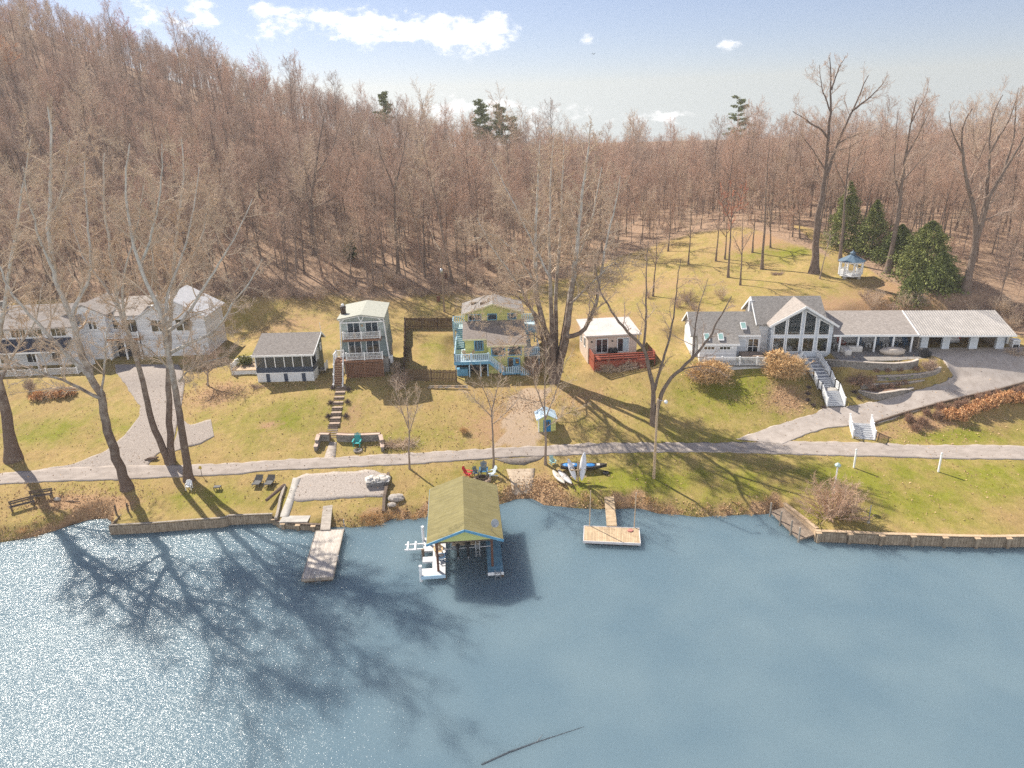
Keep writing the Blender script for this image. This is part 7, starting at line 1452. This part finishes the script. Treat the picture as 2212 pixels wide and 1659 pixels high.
bush('leafless_bush', bush_mesh(325, 1.1, .8, .6, 60, m_twigd, ang=(50, 90), cnt=(7, 5), minr=.009, up=.0), W3('N', 690, 1490), 'low heap of branches on the lawn below the tulip tree', cat='brush pile')
bush('grass_tuft', bush_mesh(326, .7, .6, .9, 160, m_pampas, ang=(3, 60), cnt=(3, 2), minr=.008, droop=.15, r0=.015), W3('C', 895, 1800) if False else G(1003, 935), 'dry tan grass tuft on the lawn between the small trees', cat='grass tuft')
SHR = bush_mesh(327, .8, .7, .9, 40, m_brownb, .13, m_leafo, 900, ang=(5, 75), cnt=(5, 4), minr=.008)
for zx, zy, lb in [(385,1250,'left'),(545,1235,'middle'),(660,1215,'right')]: bush('orange_shrub', SHR, W3('A', zx, zy), 'orange leaved shrub at the %s of the bed below the white house deck' % lb, yaw=zx, scale=1.25)
bush('leafless_bush', bush_mesh(328, 1.0, .9, 1.7, 60, m_twigd, ang=(5, 60), cnt=(7, 5), minr=.008), W3('A', 290, 1180), 'dark leafless bush beside the railed stairs of the white house', cat='bush')
bush('leafless_bush', bush_mesh(329, .9, .8, .7, 40, m_twigd, ang=(20, 85), cnt=(6, 5), minr=.008), W3('B', 450, 1150), 'low dark bush at the front left corner of the screened cottage', cat='bush')
# reeds and fallen leaves on the bank
lrg = np.random.default_rng(77)
nL = 6500; X = lrg.uniform(-66, 27, nL); S = np.abs(lrg.normal(.6, .6, nL))+.1; Y = shore_y(X)+S; ok = wall_f(X) < .5; X, Y = X[ok], Y[ok]
for px, py, sr, k in [(150,1085,4,1200),(1145,1070,2.2,900),(1165,1055,2,900),(1700,860,2.5,700),(470,850,3.5,700),(1115,870,3,600),(1240,870,3.5,500),(900,960,5,400),(2010,915,4,700)]:
    g = G(px, py); X = np.r_[X, g[0]+lrg.normal(0, sr, k)]; Y = np.r_[Y, g[1]+lrg.normal(0, sr*.5, k)]
xs_ = lrg.uniform(-66, 62, 5500); X = np.r_[X, xs_]; Y = np.r_[Y, shore_y(xs_)+lrg.uniform(2, 32, 5500)]
Zl = terrain(X, Y)+.03; ok = Zl > .08; C = np.stack([X, Y, Zl], -1)[ok]; v, f = leaf_quads(C, np.tile([0, 0, .4], (len(C), 1))+lrg.normal(0, .8, (len(C), 3))*[1, 1, .3], np.full(len(C), .13), lrg, 1.2)
tag(link('fallen_leaves', np_mesh('fallen_leaves', v, f, m_leafs)), 'brown fallen leaves drifted along the lake bank', 'leaves', kind='stuff')
tuft_ = []
for j in range(95):
    x = lrg.choice([lrg.uniform(-15.5, -8), lrg.uniform(5, 26), lrg.uniform(-66, -44), lrg.uniform(-15.5, -12)]); y = shore_y(x)+lrg.uniform(.1, 1.5); z = tz(x, y); nb = 26; th = lrg.random(nb)*6.283; ti = lrg.uniform(.1, 1.0, nb)
    D = np.stack([np.sin(ti)*np.cos(th), np.sin(ti)*np.sin(th)-.15, np.cos(ti)], -1); a, b_, c = grow(np.tile([x, y, z-.03], (nb, 1))+lrg.normal(0, .08, (nb, 3))*[1, 1, 0], D, lrg.uniform(.35, .85, nb), np.full(nb, .012), 3, .08, -.12, .3, lrg); tuft_.append((a, b_))
v, f = tube_arrays(np.concatenate([a for a, _ in tuft_]), np.concatenate([b for _, b in tuft_]), 3); tag(link('dry_reeds', np_mesh('dry_reeds', v, f, m_pampas)), 'dry tan grass tufts leaning over the water edge', 'grass', kind='stuff')
# floating branch, bird
P = [at_z(1040, 1652, .0), at_z(1100, 1625, 0), at_z(1160, 1603, 0), at_z(1215, 1585, 0), at_z(1262, 1570, 0)]; c = P[0]
solo(MB().tube([p-c+A3((0, 0, -.02+.03*math.sin(i*2))) for i, p in enumerate(P)], [.08, .07, .08, .05, .015], 7).tube([P[2]-c, P[2]-c+A3((.4, .5, .12))], [.04, .01], 5), 'floating_branch', M('wet_wood', (.05,.065,.08), (.09,.105,.12), 4, .4), 'long dark branch floating in the lake in the foreground', 'branch', loc=tuple(c))
bd = on_y(1282, 117, 150); o = thing('bird', 'dark bird gliding in the open sky', 'bird', bd, 30); MB().lump((0, 0, 0), (.09, .3, .08), 2, 8, 6, .02).lump((0, .32, .04), (.06, .1, .06), 3, 8, 5, .02).add([(-.05, -.2, 0), (.05, -.2, 0), (.12, -.5, .02), (-.12, -.5, .02), (0, -.35, .04)], [(0, 1, 2, 3), (0, 4, 1), (2, 4, 3)]).build('body', m_black, o)
o.scale = (.62,)*3
for s in (-1, 1): MB().add([(s*.05, .15, .03), (s*.45, .2, .22), (s*.85, .0, .3), (s*.5, -.06, .2), (s*.05, -.12, .03), (s*.4, .08, .26)], [(0, 1, 5), (1, 2, 5), (2, 3, 5), (3, 4, 5), (4, 0, 5), (0, 4, 3, 2, 1)]).build('wing', m_black, o)
# patio slab
pc = [lf(HG[0], HG[1], HG[3], p) for p in [(7.9, -3.2), (10.5, -3.6), (15, -3.4), (18.6, -2.6), (19.4, -.6), (19.4, 4.1), (7.9, 4.1)]]
tag(MB().slab([(x, y, 8.05) for x, y in pc], .3).build('patio', m_patio), kind='structure')
